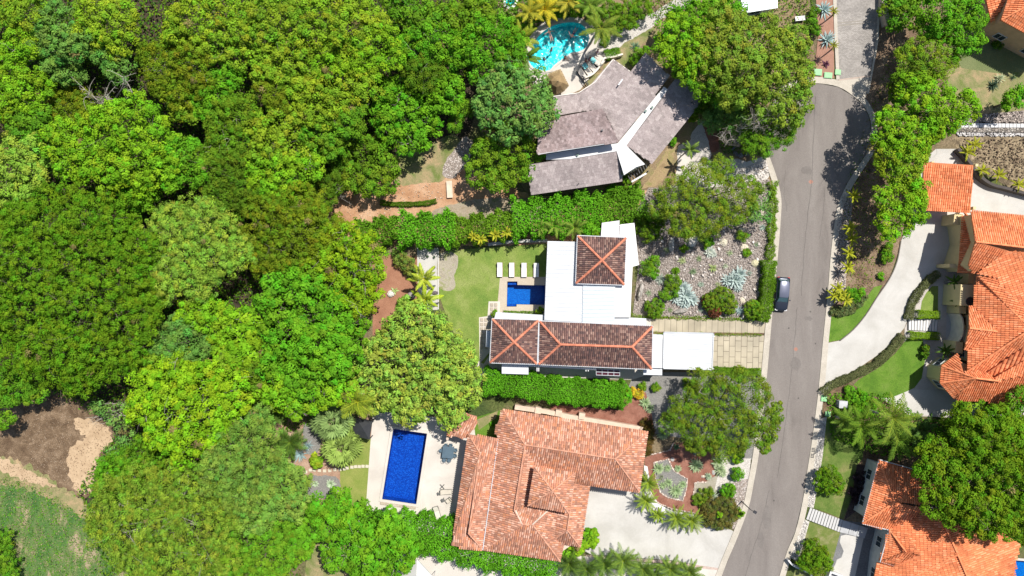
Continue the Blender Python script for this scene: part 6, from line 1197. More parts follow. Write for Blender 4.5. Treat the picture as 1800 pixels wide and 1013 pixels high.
STREET = [
 ('lime feathery crown behind the slate roofs at the top', 9.5, 'lime', 'clump', [(1195, 60, 40), (1215, 90, 38), (1180, 85, 26), (1225, 55, 30)], None),
 ('dense yellow green tree left of the cul-de-sac, largest at the top', 10.5, (.20, .31, .03), 'clump', [(1412, 130, 24), (1415, 180, 20), (1385, 200, 26), (1280, 50, 44), (1330, 70, 46), (1270, 100, 44), (1320, 130, 46), (1375, 90, 44), (1390, 130, 40), (1365, 165, 38), (1400, 75, 32), (1290, 160, 30), (1400, 170, 24)], None),
 ('green tree between the slate roof corner and the yellow green tree', 8.5, 'green', 'clump', [(1230, 120, 38), (1255, 145, 36), (1205, 115, 24), (1280, 170, 24)], None),
 ('small dense green trees under the white roof at the top edge', 6, 'vivid', 'clump', [(1260, 25, 32), (1225, 20, 26), (1290, 20, 24), (1195, 30, 22)], None),
 ('fine leaved green tree overhanging the left of the cul-de-sac', 6.5, 'green', 'feather', [(1360, 225, 34), (1335, 245, 30), (1385, 215, 24), (1350, 255, 20), (1380, 240, 20)], None),
 ('grey lacy shrub tree by the curved garden path', 5, 'grey', 'feather', [(1275, 200, 26), (1255, 210, 20), (1300, 215, 22)], None),
 ('low dark undergrowth tree beside the slate roof corner', 4, 'deep', 'feather', [(1255, 185, 24), (1235, 195, 16), (1290, 190, 20)], None),
 ('feathery yellow green acacia over the white gravel and rock garden', 6.5, 'yel2', 'feather', [(1190, 345, 34), (1225, 325, 34), (1260, 335, 36), (1300, 345, 34), (1215, 365, 36), (1255, 375, 34), (1205, 395, 26), (1290, 370, 26), (1240, 400, 20), (1320, 330, 22), (1165, 365, 22), (1240, 300, 24), (1270, 290, 20)], None),
 ('thin pale acacia branch crown beside the upper kerb', 4.5, 'grey', 'loose', [(1335, 350, 22), (1345, 375, 18), (1320, 370, 18)], None),
 ('wide olive acacia with bare limbs leaning over the street', 6.5, 'yel3', 'feather', [(1245, 705, 38), (1200, 728, 28), (1280, 712, 40), (1320, 688, 34), (1240, 750, 38), (1290, 755, 38), (1325, 730, 32), (1270, 785, 26), (1225, 775, 24), (1340, 770, 22), (1350, 740, 24), (1180, 745, 20), (1240, 675, 26), (1300, 670, 26)], None),
 ('thin outer spray of the olive acacia reaching over the asphalt', 6, 'yel3', 'loose', [(1360, 735, 15), (1358, 765, 15), (1368, 715, 10), (1345, 788, 11)], None),
 ('dark green bushy tree right of the street top wall', 3.8, 'green', 'broad', [(1590, 20, 28), (1575, 8, 20), (1610, 35, 18), (1600, -10, 24)], None),
 ('bright green tree at the top right beside the orange corner house', 9.5, 'vivid', 'clump', [(1690, 25, 38), (1660, 15, 32), (1710, 55, 28), (1700, 75, 24), (1650, 45, 26), (1720, 25, 22)], None),
 ('olive feathery tree below the bright green one at the top right', 8, 'feather', 'feather', [(1640, 80, 32), (1670, 85, 30), (1615, 105, 28), (1655, 110, 28), (1600, 90, 22)], None),
 ('lime tree right of the cul-de-sac pointing towards the dry yard', 9.5, 'lime', 'clump', [(1620, 165, 36), (1660, 180, 34), (1700, 185, 28), (1640, 200, 34), (1680, 205, 24), (1600, 150, 24)], None),
 ('dark green crown in the shade above the lime tree', 7.5, 'deep', 'clump', [(1600, 140, 26), (1625, 130, 24), (1585, 165, 20)], None),
 ('fresh green tree beside the shaded bend of the cul-de-sac', 9, 'lime', 'clump', [(1565, 210, 24), (1590, 225, 30), (1620, 235, 32), (1560, 235, 24), (1645, 225, 24), (1600, 255, 26)], None),
 ('yellowish green tree left of the orange carport roof', 8, 'yel', 'clump', [(1570, 270, 28), (1600, 280, 28), (1555, 260, 20), (1590, 305, 28), (1565, 295, 20), (1620, 270, 18)], None),
 ('bright green tree leaning over the head of the pale driveway', 8, 'lime', 'clump', [(1590, 345, 34), (1560, 350, 24), (1615, 335, 22), (1575, 380, 30), (1610, 365, 26), (1570, 405, 20), (1590, 395, 20)], None),
 ('huge round dark green tree over the salmon roofed house', 11.5, 'mid2', 'clump', [(1740, 780, 52), (1690, 800, 46), (1790, 790, 50), (1670, 840, 48), (1730, 840, 56), (1790, 850, 56), (1690, 885, 46), (1745, 900, 50), (1800, 910, 44), (1820, 830, 50), (1650, 800, 26), (1700, 755, 34), (1760, 745, 34), (1640, 840, 22)], None),
 ('leafy low tree along the south wall of the octagonal roof', 4.5, 'yel', 'clump', [(1700, 715, 14), (1730, 712, 16), (1755, 718, 16), (1780, 722, 18)], None),
 ('green tree cut by the right edge at the corner of the orange roof', 7, 'green', 'clump', [(1795, 700, 22), (1805, 725, 22)], None),
 ('isolated dark green bush tree on the dry yard at the right edge', 4.5, 'vivid', 'clump', [(1785, 175, 18), (1798, 162, 16), (1772, 185, 10)], None),
]
PAL.update(yel2=(.17, .275, .02), yel3=(.145, .245, .018), mid2=(.12, .245, .01))
for lb, h, c, st, lob, b in STREET: dn = 1.5 if 'huge' in lb else 1.0; lob = [(x, y, r * 1.1) for x, y, r in lob]; tree(lb, h, c, st, lob, group='broadleaf trees beside the street and gardens', dens=dn, twigs=1 if st == 'feather' else 3, bark=PALEBARK if st == 'loose' else None)
# bare, leafless branches
def bare_tree(label, base, h, spread, ends, n=14, rad=.09, seed=1):
    rng = np.random.default_rng(seed); b = P(base[0], base[1], 0); o = thing('bare_tree', (b.x, b.y, 0), label, 'tree'); g = G(); 
    for (x, y) in ends:
        e = P(x, y, h); e = np.array([e.x - b.x, e.y - b.y, h]); m = limb((0, 0, h * .1), e, rng, 7, .12); g.tube(m, np.linspace(rad, rad * .2, 7), 6)
        for _ in range(n):
            s = m[rng.integers(2, 6)]; t = s + rng.normal(0, spread, 3) * [1, 1, .35] + (e - s) * .4; k = limb(s, t, rng, 6, .2); g.tube(k, np.linspace(rad * .4, rad * .1, 6), 5)
            for _ in range(2): s2 = k[rng.integers(2, 5)]; g.tube(limb(s2, s2 + rng.normal(0, spread * .4, 3) * [1, 1, .4], rng, 4, .2), np.linspace(rad * .2, rad * .06, 4), 4)
    g.build('branches', PALEBARK, o); g = G(); g.tube([(0, 0, -.2), (0, 0, h * .12)], [rad * 1.8, rad * 1.4], 8); g.build('trunk', PALEBARK, o, local=True); ORG[o.name] = Vector((b.x, b.y, 0)); 
    for ch in o.children:
        if ch.name.startswith('branches'):
            n_ = len(ch.data.vertices); a = np.empty(n_ * 3, np.float32); ch.data.vertices.foreach_get('co', a); a = a.reshape(-1, 3); a += np.array([b.x, b.y, 0], np.float32); ch.data.vertices.foreach_set('co', a.ravel()); ch.data.update()
    return o
bare_tree('leafless tree with pale grey branches in the upper left forest', (205, 182), 9.5, .9, [(125, 135), (150, 160), (215, 130), (190, 175), (230, 155)], 8, .10, 3)
bare_tree('leafless silvery tree spreading over the left of the cul-de-sac', (1338, 235), 9.6, .8, [(1322, 200), (1345, 188), (1368, 200), (1335, 215), (1352, 208)], 14, .07, 4)
bare_tree('leafless silvery shrub above the dark stone planter ring', (1296, 258), 6, .7, [(1285, 225), (1302, 222), (1270, 232), (1308, 238), (1292, 240)], 12, .075, 5)
bare_tree('fallen pale branch at the edge of the brown clearing', (240, 732), 2.6, .6, [(160, 715), (180, 728), (150, 735)], 9, .09, 6)
bare_tree('bare grey limbs showing inside the olive acacia', (1245, 720), 7.3, .5, [(1215, 690), (1235, 680), (1258, 740), (1285, 735), (1200, 700)], 5, .07, 8)
bare_tree('small bare twiggy shrub left of the dirt clearing', (598, 330), 4, .7, [(585, 315), (600, 350), (590, 340)], 8, .05, 9)
# hedges
hedge('long tall clipped green hedge between the white house and the terracotta house', [(850, 672), (905, 676), (960, 685), (1030, 692), (1097, 696)], 3.0, 2.6, 'hedge', .17)
bush('rounded end of the tall clipped hedge', 1090, 696, 22, 2.7, 'hedge', 'small')
hd = [((625, 412), (700, 398), 'vivid green shrub row at the left end of the hedge under the dirt clearing', 2.8, 2.8, 'green'), ((700, 402), (800, 402), 'broad leafy green hedge section above the white path', 3.6, 3.2, 'hedge'), ((795, 405), (905, 392), 'yellow tinted hedge section above the lawn', 3.0, 2.8, 'mid'), ((900, 385), (1060, 368), 'dense bright hedge section below the lower slate roof', 4.2, 3.2, 'hedge'), ((1050, 372), (1135, 352), 'dark green hedge section touching the lilac roof', 3.6, 3.2, 'green')]
for a, b, lb, w_, h, c in hd: hedge(lb, [a, ((a[0] + b[0]) / 2, (a[1] + b[1]) / 2 + 2), b], w_, h, c, .24, group='leafy hedge between the dirt clearing and the white house', jag=.22)
bush('glossy bright green shrub overlapping the corner of the square brown roof', 1044, 404, 17, 3.8, 'vivid', 'broad')
hedge('tall green hedge south of the lap pool and terracotta roofs', [(700, 938), (760, 945), (830, 965), (900, 982), (980, 996)], 4.4, 2.8, 'hedge', .22, jag=.16)
hedge('tall green hedge continuing left below the lap pool terrace', [(600, 925), (640, 930), (700, 945)], 3.0, 2.6, 'hedge', .24, jag=.3)
hedge('thick clipped hedge beside the parked car', [(1354, 458), (1352, 500), (1347, 540), (1342, 566)], 1.5, 1.4, 'mid', .13)
hedge('thin ragged hedge along the kerb of the rock garden', [(1360, 318), (1361, 360), (1358, 400), (1356, 440), (1354, 458)], .8, .8, 'feather', .13, dens=.7, jag=.35)
hedge('long curved grey green hedge between pale driveway and oval lawn', [(1446, 692), (1462, 678), (1500, 662), (1540, 642), (1568, 616), (1588, 590)], .9, .7, (.16, .18, .07), .12)
hedge('curved grey green hedge left of the small triangular lawn', [(1598, 562), (1604, 535), (1618, 512), (1634, 494), (1652, 480)], .85, .7, (.16, .18, .07), .12)
hedge('short yellow green box hedge above the white entrance steps', [(1614, 553), (1652, 554)], .9, .9, 'yel', .10)
hedge('short yellow green box hedge below the white entrance steps', [(1600, 590), (1652, 591.5)], .8, .9, 'yel', .10)
hedge('tiny dark row hedge on the orange dirt clearing', [(668, 356), (690, 359), (720, 359), (750, 357), (767, 353)], .5, .5, 'deep', .10)
hedge('low hedge under the carport end by the street', [(1256, 652), (1300, 653), (1338, 655)], .8, .7, 'mid', .12)
hedge('clipped curved green bed hedge below the pool palm', [(1064, 97), (1075, 93), (1090, 90)], 1.1, .8, 'green', .10)
hedge('clipped green bed hedge above the lounger row', [(1056, 68), (1072, 71)], 1.1, .8, 'green', .10)
hedge('narrow leafy border along the slab path of the rock garden', [(1110, 556), (1180, 558), (1260, 560), (1340, 562)], .4, .25, 'yel', .12, dens=.35, jag=.4)
hedge('thin green planting strip between slab path and parking bay', [(1150, 586), (1240, 588), (1340, 589)], .3, .2, 'feather', .12, dens=.3, jag=.4)
hedge('small planter hedge against the white wall by the plunge pool', [(885, 549.5), (948, 551)], .35, .5, 'mid', .10, dens=.6)
# palms
Y1 = (.42, .36, .03); G1 = (.13, .22, .03)
palm('yellow coconut palm leaning over the left rim of the turquoise pool', 958, 18, 3.2, 2.7, 12, (.48, .42, .03), (.5, -.5), lw=.15, ll=.46)
palm('yellow green palm at the left of the turquoise pool, nearest the forest', 914, 70, 3.5, 2.8, 11, (.26, .32, .03), lw=.15, ll=.45)
palm('dark fronded palm hanging over the lower left of the turquoise pool', 924, 102, 4.5, 2.5, 10, (.10, .19, .02), lw=.15, ll=.45)
palm('tall green palm standing over the loungers by the turquoise pool', 1056, 50, 5.5, 3.1, 11, (.17, .24, .03), (-.6, .2), lw=.15, ll=.45, el=(-.2, 1.1))
palm('yellowish palm behind the top rim of the turquoise pool', 1000, 4, 3, 2.5, 11, (.36, .34, .04), lw=.15, ll=.45)
palm('green palm at the top edge right of the yellow one', 1038, 10, 3.5, 2.5, 11, (.14, .24, .03), lw=.15, ll=.45)
palm('golden palm at the top edge above the upper pool gap', 932, 22, 3.5, 2.4, 11, (.30, .30, .03), lw=.15, ll=.45)
palm('small slender palm on the white paved bulge right of the slate roof', 1213, 263, 3.6, 1.5, 10, (.15, .24, .05), (-.3, -.2), trad=.07, lw=.09, ll=.45)
palm('bright palm beside the white path left of the lawn, upper of two', 745, 490, 3.2, 2.3, 10, (.34, .42, .04), trad=.09, lw=.15, ll=.45)
palm('bright palm beside the white path left of the lawn, lower of two', 748, 527, 3.0, 2.4, 9, (.32, .42, .03), trad=.09, lw=.15, ll=.45)
palm('yellow tipped palm above the black canopy, left of the lap pool', 628, 706, 5, 2.8, 13, (.26, .34, .03), lw=.11, ll=.75)
palm('tallest coconut palm right of the street with upright fronds', 1568, 735, 6, 3.6, 13, (.17, .25, .03), lw=.15, ll=.46)
palm('coconut palm in front of the salmon roofed house, left of the tallest', 1514, 745, 4.5, 3.4, 12, (.12, .22, .02), lw=.15, ll=.46)
palm('coconut palm low beside the big round tree', 1575, 772, 4.5, 3.2, 12, (.10, .19, .02), lw=.15, ll=.46)
palm('dark palm in the shade between the coconut palms and the round tree', 1615, 755, 4, 2.8, 13, (.07, .14, .03), lw=.15, ll=.46)
palm('coconut palm at the left end of the palm group near the grey meter pillar', 1484, 738, 2.5, 2.2, 12, (.13, .22, .03), lw=.15, ll=.46)
for i, (x, y, r, lb) in enumerate(((510, 778, 2.6, 'large dark cycad left of the silver blue agaves'), (478, 720, 2.7, 'dark cycad at the upper left of the red soil garden'))):
    palm(lb, x, y, 1.6, r, 24, (.10, .19, .03), cat='cycad', name='cycad', el=(.05, 1.2), droop=.6, lw=.10, ll=.6)
fan_palm('pale silvery fan palm above its twin, left of the black canopy', 583, 742, 3.2, 3.1, (.26, .38, .12), 16, 'pale fan palms left of the lap pool')
fan_palm('pale green fan palm below its twin, beside the dry lawn', 599, 787, 2.8, 2.9, (.30, .42, .09), 15, 'pale fan palms left of the lap pool')
fan_palm('small half hidden fan palm right of the upper pale one', 612, 762, 2.4, 2.2, (.27, .38, .08), 11, 'pale fan palms left of the lap pool')
PG = 'cycad palms edging the pale driveway'
for i, (x, y, r, h, lb) in enumerate(((1139, 848, 1.7, 1.6, 'spiky green palm at the corner of the terracotta roof, uppermost of the drive edge'), (1135, 880, 1.8, 1.7, 'spiky palm second in the curve round the red garden'), (1157, 905, 1.2, 1.3, 'small spiky palm at the bend of the white kerb'), (1188, 910, 1.9, 1.6, 'full round spiky palm on the pale drive edge, left of its twin'), (1216, 915, 1.8, 1.5, 'spiky palm right of the full round one beside the dark shrub bed'))):
    palm(lb, x, y, h, r, 22, (.20, .30, .035), cat='palm', name='cycad', group=PG, el=(0, 1.2), droop=.7, lw=.07, ll=.42)
PG2 = 'palms in the row at the bottom of the pale driveway'
for i, (x, y, r, c) in enumerate(((1000, 990, 2.2, (.09, .16, .025)), (1030, 1000, 2.4, (.10, .18, .03)), (1062, 990, 2.3, (.11, .20, .03)), (1095, 985, 2.5, (.16, .26, .04)), (1130, 1000, 2.3, (.13, .22, .035)), (1178, 1000, 2.3, (.16, .26, .04)), (1212, 1005, 2.0, (.15, .24, .04)), (1150, 1012, 1.8, (.11, .19, .03)))):
    palm('bushy palm number %s from the left in the row below the pale driveway' % ('one two three four five seven eight six'.split()[i]), x, y, 2.0, r, 22, c, cat='palm', name='cycad', group=PG2, el=(0, 1.25), droop=.8, lw=.09, ll=.5)
for i, (x, y, r) in enumerate(((870, 413, .9), (832, 416, .8), (845, 421, .9), (890, 409, .9), (975, 398, 1.8), (1010, 400, 1.9), (950, 400, 1.4))):
    palm(('yellow', 'golden', 'small yellow', 'yellow green', 'arching green', 'large arching green', 'slim green')[i] + ' areca palm at the hedge edge, ' + ('above the lawn middle', 'above the bare lawn corner', 'touching the lawn corner', 'right of the yellow one', 'near the white ribbed roof', 'beside the square brown roof', 'above the low pale wall')[i], x, y, 2.8, r, 12, ((.36, .38, .03) if i < 4 else (.18, .28, .04)), cat='palm', name='areca_palm', group='areca palms along the hedge above the lawn', trad=.06, lw=.09, ll=.5)
for i, (x, y) in enumerate(((1493, 400), (1497, 420), (1492, 445), (1490, 470), (1500, 345), (1478, 520), (1472, 508), (1486, 528), (1466, 520))):
    palm(('topmost but one', 'second', 'third', 'fourth', 'topmost', 'fifth', 'leftmost low', 'lowest', 'street side low')[i] + ' yellow areca clump on the gravel verge right of the street', x, y, 1.6, 1.15, 13, (.33, .37, .03), cat='palm', name='areca_palm', group='areca clumps on the verge right of the street', trad=.05, lw=.09, ll=.4)
for i, (x, y) in enumerate(((1725, 300), (1755, 308), (1790, 325), (1700, 268), (1712, 255))):
    palm('small yellow green palm on the dirt yard, ' + ('left above the dark wall', 'middle above the dark wall', 'right above the dark wall', 'near the carport corner', 'below the lime tree tip')[i], x, y, 1.2, 1.2, 11, (.30, .33, .03), cat='palm', name='areca_palm', group='small palms on the dirt yard', trad=.05, lw=.09, ll=.4)
for x, y, lb in ((1676, 495, 'dark potted palm in the shaded courtyard of the cream house, upper'), (1685, 528, 'dark palm beside the round skylight of the cream house'), (1660, 617, 'green palm in the shade by the octagonal end of the cream house')):
    palm(lb, x, y, 2.0, 1.2, 13, (.09, .17, .03), cat='palm', name='areca_palm', trad=.05, lw=.09, ll=.4)
palm('dark yucca head on a leaning stem beside the cobbled street, upper', 1465, 20, 2.6, .8, 16, (.22, .26, .04), (1.2, .6), cat='yucca', name='yucca', trad=.08, lw=.07, ll=.25)
palm('dark yucca head on a leaning stem beside the cobbled street, lower', 1465, 80, 2.6, .8, 16, (.22, .26, .04), (1.2, .6), cat='yucca', name='yucca', trad=.08, lw=.07, ll=.25)
# agaves and rosettes
SB = (.36, .47, .45); VAR = (.25, .37, .17); VE = (.62, .66, .38)
agave('large silver blue agave on the clay bed, upper of two by the cobbled street', 1448, 17, 15, SB, None, 30, .16)
agave('large silver blue agave on the clay bed, lower of two by the cobbled street', 1454, 70, 15, SB, None, 30, .16)
agave('big silvery agave clump at the lower middle of the rock garden', 1206, 520, 17, (.42, .50, .46), None, 30, .28, heads=[(-18, 3, 13), (-6, -14, 13), (10, 8, 12), (-4, 12, 12)])
agave('big silvery agave clump at the right of the rock garden', 1292, 492, 16, (.40, .48, .44), None, 30, .28, heads=[(-12, 2, 12), (8, -10, 13), (4, 12, 10)])
agave('bluish agave near the kerb in the rock garden, upper right', 1323, 383, 9, (.20, .29, .30), None, 24, .14)
agave('small dark agave in the sandy hollow of the rock garden', 1213, 432, 9, (.16, .24, .22), None, 20, .12)
agave('grey white agave in the middle of the rock garden', 1247, 442, 10, (.52, .56, .48), None, 26, .3, heads=[(6, 5, 7)])
agave('small blue agave beside the round bush at the bottom of the rock garden', 1300, 546, 9, SB, None, 24, .16)
agave('small green rosette beneath the acacia in the rock garden', 1218, 478, 7, (.2, .28, .14), None, 18, .2)
agave('green yellow rosette at the left of the rock garden', 1199, 458, 7, (.3, .36, .14), VE, 18, .2)
agave('yellow rimmed rosette at the centre of the rock garden', 1253, 472, 8, (.28, .36, .1), VE, 18, .2)
agave('silver grey cushion plant between the two left bushes of the rock garden', 1161, 491, 10, (.36, .42, .34), None, 60, .12)
agave('tall variegated agave nearest the terracotta roof on the gravel', 1164, 764, 9, VAR, VE, 40, .16)
agave('variegated agave at the upper left of the pebble edged island', 1157, 824, 10, VAR, VE, 44, .15)
agave('smaller variegated agave right of the upper left one on the island', 1173.5, 823.5, 6.5, VAR, VE, 34, .16)
agave('small variegated agave on the red mulch between island and largest agave', 1191.5, 824, 6.5, VAR, VE, 34, .16)
agave('largest variegated agave on the red mulch', 1223.5, 817.5, 11.5, VAR, VE, 50, .14)
agave('big variegated agave at the bottom of the pebble edged island', 1188, 863, 12, VAR, VE, 50, .14)
agave('variegated agave on the right side of the island', 1200.5, 852, 7, VAR, VE, 34, .16)
agave('variegated agave left of the big one on the island', 1165, 854, 6.5, VAR, VE, 34, .16)
agave('loose variegated agave in the middle of the island', 1175, 849, 7.5, VAR, VE, 36, .16)
agave('dull green succulent near the top of the pebble edged island', 1163, 839, 5, (.22, .24, .16), None, 20, .3)
agave('tall striped agave pair at the edge of the white gravel', 1262, 812, 11, (.26, .36, .16), (.6, .62, .42), 44, .15, heads=[(3, 14, 10), (8, 20, 7)])
agave('small variegated agave beside the pale rocks at the right of the mulch', 1245, 838, 6.5, (.28, .38, .22), (.6, .64, .5), 34, .16)
agave('small dark agave at the top of the red mulch', 1189, 786, 6, (.1, .18, .08), None, 24, .2)
agave('spiky grey agave half hidden under the acacia shade', 1222, 792, 9, (.16, .24, .17), None, 30, .15)
agave('large star shaped silver agave beside the olive ground shrub', 1253, 873, 12.5, (.38, .46, .33), None, 30, .09)
agave('small blue agave at the edge of the dark reddish shrub bed', 1243, 919, 8, (.16, .24, .30), None, 22, .14)
agave('variegated agave by the yellow flowers, upper of the pair', 1134, 708, 9.5, VAR, VE, 44, .15)
agave('variegated agave by the yellow flowers, lower of the pair', 1142, 718, 8, VAR, VE, 40, .15)
agave('silver blue agave on the red soil left of the fan palms, lower', 527, 799, 14, (.30, .42, .42), None, 34, .10)
agave('silver blue agave on the red soil left of the fan palms, upper', 541, 784, 10, (.25, .36, .36), None, 28, .10)
agave('pale flat succulent left on the lower gravel patch', 554, 851, 6, (.4, .5, .32), None, 24, .3)
agave('pale flat succulent right on the lower gravel patch', 581, 851, 8, (.42, .52, .34), None, 28, .3)
agave('pale agave at the top of the red soil garden under the trees', 525, 728, 9, (.42, .5, .34), None, 26, .13)
agave('green agave shrub on the sandy slope above the slate roof', 1117, 82, 9, (.14, .24, .14), None, 30, .12)
agave('shaded spiky agave on the dry yard at the upper right', 1746, 150, 10, (.05, .09, .05), None, 26, .16)
agave('pale striped agave on the dry yard beside the shaded one', 1757, 138, 9, (.34, .38, .22), VE, 26, .14)
agave('tiny dark spiky plant on the dry yard right of the pale agave', 1781, 136, 6, (.06, .11, .05), None, 20, .14)
agave('small banana leaved plant on the red mulch by the white path', 722, 484, 9, (.16, .3, .05), None, 7, .35)
agave('pale leaved plant on the white stones beside the lower bright palm', 694, 511, 7, (.35, .45, .15), None, 8, .35)
agave('purple leaved plants at the bend of the cobbled street bed', 1452, 113, 7, (.12, .04, .07), None, 10, .35)
# bushes
B = lambda lb, x, y, r, h, c='green', s='small', **k: bush(lb, x, y, r, h, c, s, **k)
B('round clipped green ball on the white gravel, middle of three', 1297.5, 835, 11.5, 1.4, 'vivid', 'small')
B('round clipped green ball by the lamp and dark shrub bed, lower of three', 1281.5, 865, 13, 1.5, 'vivid', 'small')
B('round clipped green ball half under the acacia, upper of three', 1298, 805, 11, 1.3, 'lime', 'small')
B('round clipped ball with reddish tips at the lower left of the rock garden', 1152.5, 542, 17, 1.9, 'mid', 'small')
B('wide rounded bush with a rusty side in the rock garden', 1266, 531, 0, 1.9, 'yel3', 'small', lob=[(1270, 526, 22), (1255, 532, 18), (1282, 537, 16)])
B('rust red underside foliage of the wide rock garden bush', 1254, 537, 0, 1.4, 'red', 'small', lob=[(1250, 530, 14), (1258, 543, 15)])
B('round leafy bush at the corner of the clipped hedge by the street', 1327, 545, 17, 1.8, 'mid', 'small')
B('dark green bush at the upper left of the rock garden', 1145, 400, 0, 2.6, 'deep', 'tuft', lob=[(1143, 402, 24), (1155, 390, 18), (1135, 390, 16)])
B('bright green bush left of the silver cushion plant', 1146, 472, 0, 1.7, 'green', 'tuft', lob=[(1152, 462, 13), (1138, 472, 14), (1150, 480, 10)])
B('bright green bush right of the silver cushion plant', 1184, 500, 0, 1.7, 'mid', 'tuft', lob=[(1184, 495, 14), (1182, 512, 13), (1170, 520, 10)])
B('dark grassy clump near the sandy rocks in the rock garden', 1306, 417, 10, 1.1, 'mid', 'blade')
B('dark green tuft under the acacia next to the white boulder', 1243, 424, 12, 1.2, 'green', 'tuft')
B('small grassy cushion at the left of the rock garden', 1188, 477, 6, .5, 'mid', 'small')
B('yellow green cushion beside the white boulder', 1203, 436, 7, .9, 'yel', 'tuft')
B('sparse tuft on the sandy boulder at the right of the rock garden', 1314, 443, 7, .7, 'mid', 'blade')
B('big round green bush on the lawn beside the grey pebbles', 1460, 849, 0, 2.9, 'mid2', 'tuft', lob=[(1460, 848, 24), (1450, 842, 16), (1472, 856, 15)])
B('big round green bush at the bottom of the street inside the low white wall', 1436, 985, 0, 3.1, 'mid2', 'tuft', lob=[(1436, 982, 28), (1424, 990, 20), (1446, 995, 20)])
B('bright green low bush at the corner of the terracotta roof', 1036, 952, 0, 2.4, 'lime', 'broad', lob=[(1030, 950, 15), (1040, 940, 12), (1015, 965, 14), (1000, 972, 14), (1043, 955, 10)])
B('olive ground shrub left of the star shaped agave', 1232, 878, 0, .9, 'yel3', 'small', lob=[(1226, 880, 9), (1238, 872, 12), (1246, 866, 9), (1236, 884, 8)])
B('dark mixed reddish shrub bed at the foot of the street lamp', 1266, 905, 0, 1.6, (.13, .14, .03), 'blade', lob=[(1252, 895, 18), (1278, 890, 18), (1262, 915, 20), (1280, 915, 15), (1250, 912, 14), (1287, 900, 12), (1268, 893, 14)], name='shrub')
B('small bright green ball at the right edge of the dark shrub bed', 1300, 903, 9, 1.2, 'lime', 'small')
B('small yellow green mound inside the dark shrub bed', 1265, 906, 5, 1.8, 'lime', 'small')
B('golden yellow flowering bush beside the red mulch', 1117, 690, 0, .9, 'gold', 'small', lob=[(1110, 689, 8), (1124, 693, 9)])
B('small green bush above the golden flowers', 1130, 680, 7, .8, 'mid', 'blade')
B('small green bush right of the one above the golden flowers', 1154, 681, 8, .9, 'mid', 'blade')
B('pale dry tussock under the carport edge', 1209, 674, 10, .9, 'feather', 'blade')
B('reddish dark low shrub along the corner of the terracotta roof', 1140, 755, 0, 1.0, (.11, .08, .02), 'blade', lob=[(1135, 745, 10), (1142, 757, 10), (1140, 775, 10), (1139, 792, 9)])
B('tiny round shrub in the corner of the white pool house wall', 868.5, 551, 6, 2.0, 'mid', 'small')
B('small leafy shrub at the end of the white planter by the plunge pool', 950, 547, 7, 1.6, 'mid', 'tuft')
B('red and green shrub on the red mulch under the hedge', 706, 455, 0, 1.6, (.16, .24, .04), 'tuft', lob=[(700, 453, 14), (715, 463, 14), (722, 475, 12)])
B('dark leafy shrub at the south end of the white path', 712, 535, 0, 1.5, 'green', 'tuft', lob=[(712, 535, 14), (725, 540, 12)])
B('yellow mottled shrub above the stepping stones', 555, 812, 13, 1.4, 'yel', 'broad')
B('leafy groundcover mound right of the grey meter pillar', 1505, 708, 0, .9, 'vivid', 'tuft', lob=[(1500, 700, 14), (1515, 705, 18), (1530, 715, 18), (1508, 718, 14), (1495, 688, 10)])
B('low green shrub above the crescent lawn', 1500, 524, 0, 1.0, 'vivid', 'tuft', lob=[(1498, 514, 10), (1508, 520, 10), (1515, 515, 8)])
B('grey green groundcover along the crescent lawn', 1500, 535, 0, .7, (.13, .18, .06), 'small', lob=[(1480, 548, 10), (1495, 542, 11), (1508, 532, 10), (1466, 548, 8), (1518, 522, 8)])
B('dark reddish shrub on the brown slope beside the driveway', 1562, 445, 0, 1.3, 'green', 'tuft', lob=[(1563, 436, 9), (1562, 450, 10), (1555, 455, 7)])
B('tiny green shrub near the lower bend of the driveway', 1549, 486, 6, .6, 'vivid', 'tuft')
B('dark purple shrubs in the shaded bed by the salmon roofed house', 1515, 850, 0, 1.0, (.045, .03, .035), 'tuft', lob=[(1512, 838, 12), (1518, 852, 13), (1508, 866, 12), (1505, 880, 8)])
B('small green tuft on the shaded drive edge of the terracotta house', 865, 745, 4, .3, 'vivid', 'small')
B('yellow green shrub at the right of the slate roof', 1217, 206, 8, 1.2, 'yel', 'broad')
B('small green shrub on the dry strip below the slate roof', 1184, 249, 7, .8, 'vivid', 'tuft')
B('leafy shrub at the tip of the white house core', 1102, 315, 0, 1.8, 'mid', 'loose', lob=[(1098, 312, 10), (1105, 325, 9)])
B('bright green shrub under the lower slate roof corner', 1085, 338, 0, 2.0, 'vivid', 'tuft', lob=[(1080, 338, 14), (1100, 340, 14), (1120, 345, 12)])
B('green shrubs behind the upper rim of the turquoise pool', 980, 20, 0, 2.4, 'green', 'tuft', lob=[(955, 10, 18), (985, 10, 18), (1015, 15, 16), (1050, 25, 16), (910, 40, 14)])
B('shrub mass between the pebble path and the top edge', 1110, 20, 0, 2.8, 'mid', 'tuft', lob=[(1075, 15, 20), (1105, 15, 22), (1130, 10, 20), (1085, 40, 16), (1110, 40, 12)])
B('dark shrub beside the slope above the slate roof', 1120, 100, 0, 1.8, 'green', 'tuft', lob=[(1125, 95, 12), (1115, 108, 9), (1135, 88, 8)])
B('green shrubs left of the cobbled street near the yuccas', 1430, 45, 0, 1.5, 'green', 'tuft', lob=[(1428, 40, 10), (1436, 52, 9), (1432, 20, 9)])
B('low dark bush on the dry yard below the corner house', 1768, 185, 6, 1.2, 'deep', 'tuft')
B('pale ghostly bush in the shade of the corner house', 1757, 77, 9, .8, 'deep', 'small')
B('green bush at the shaded foot of the cream house entrance', 1628, 612, 0, 1.0, 'deep', 'tuft', lob=[(1630, 613, 6), (1628, 624, 6)])
B('leafy shrubs at the shady back of the carport drive', 1610, 300, 0, 2, 'mid', 'tuft', lob=[(1612, 300, 8), (1615, 318, 7)])
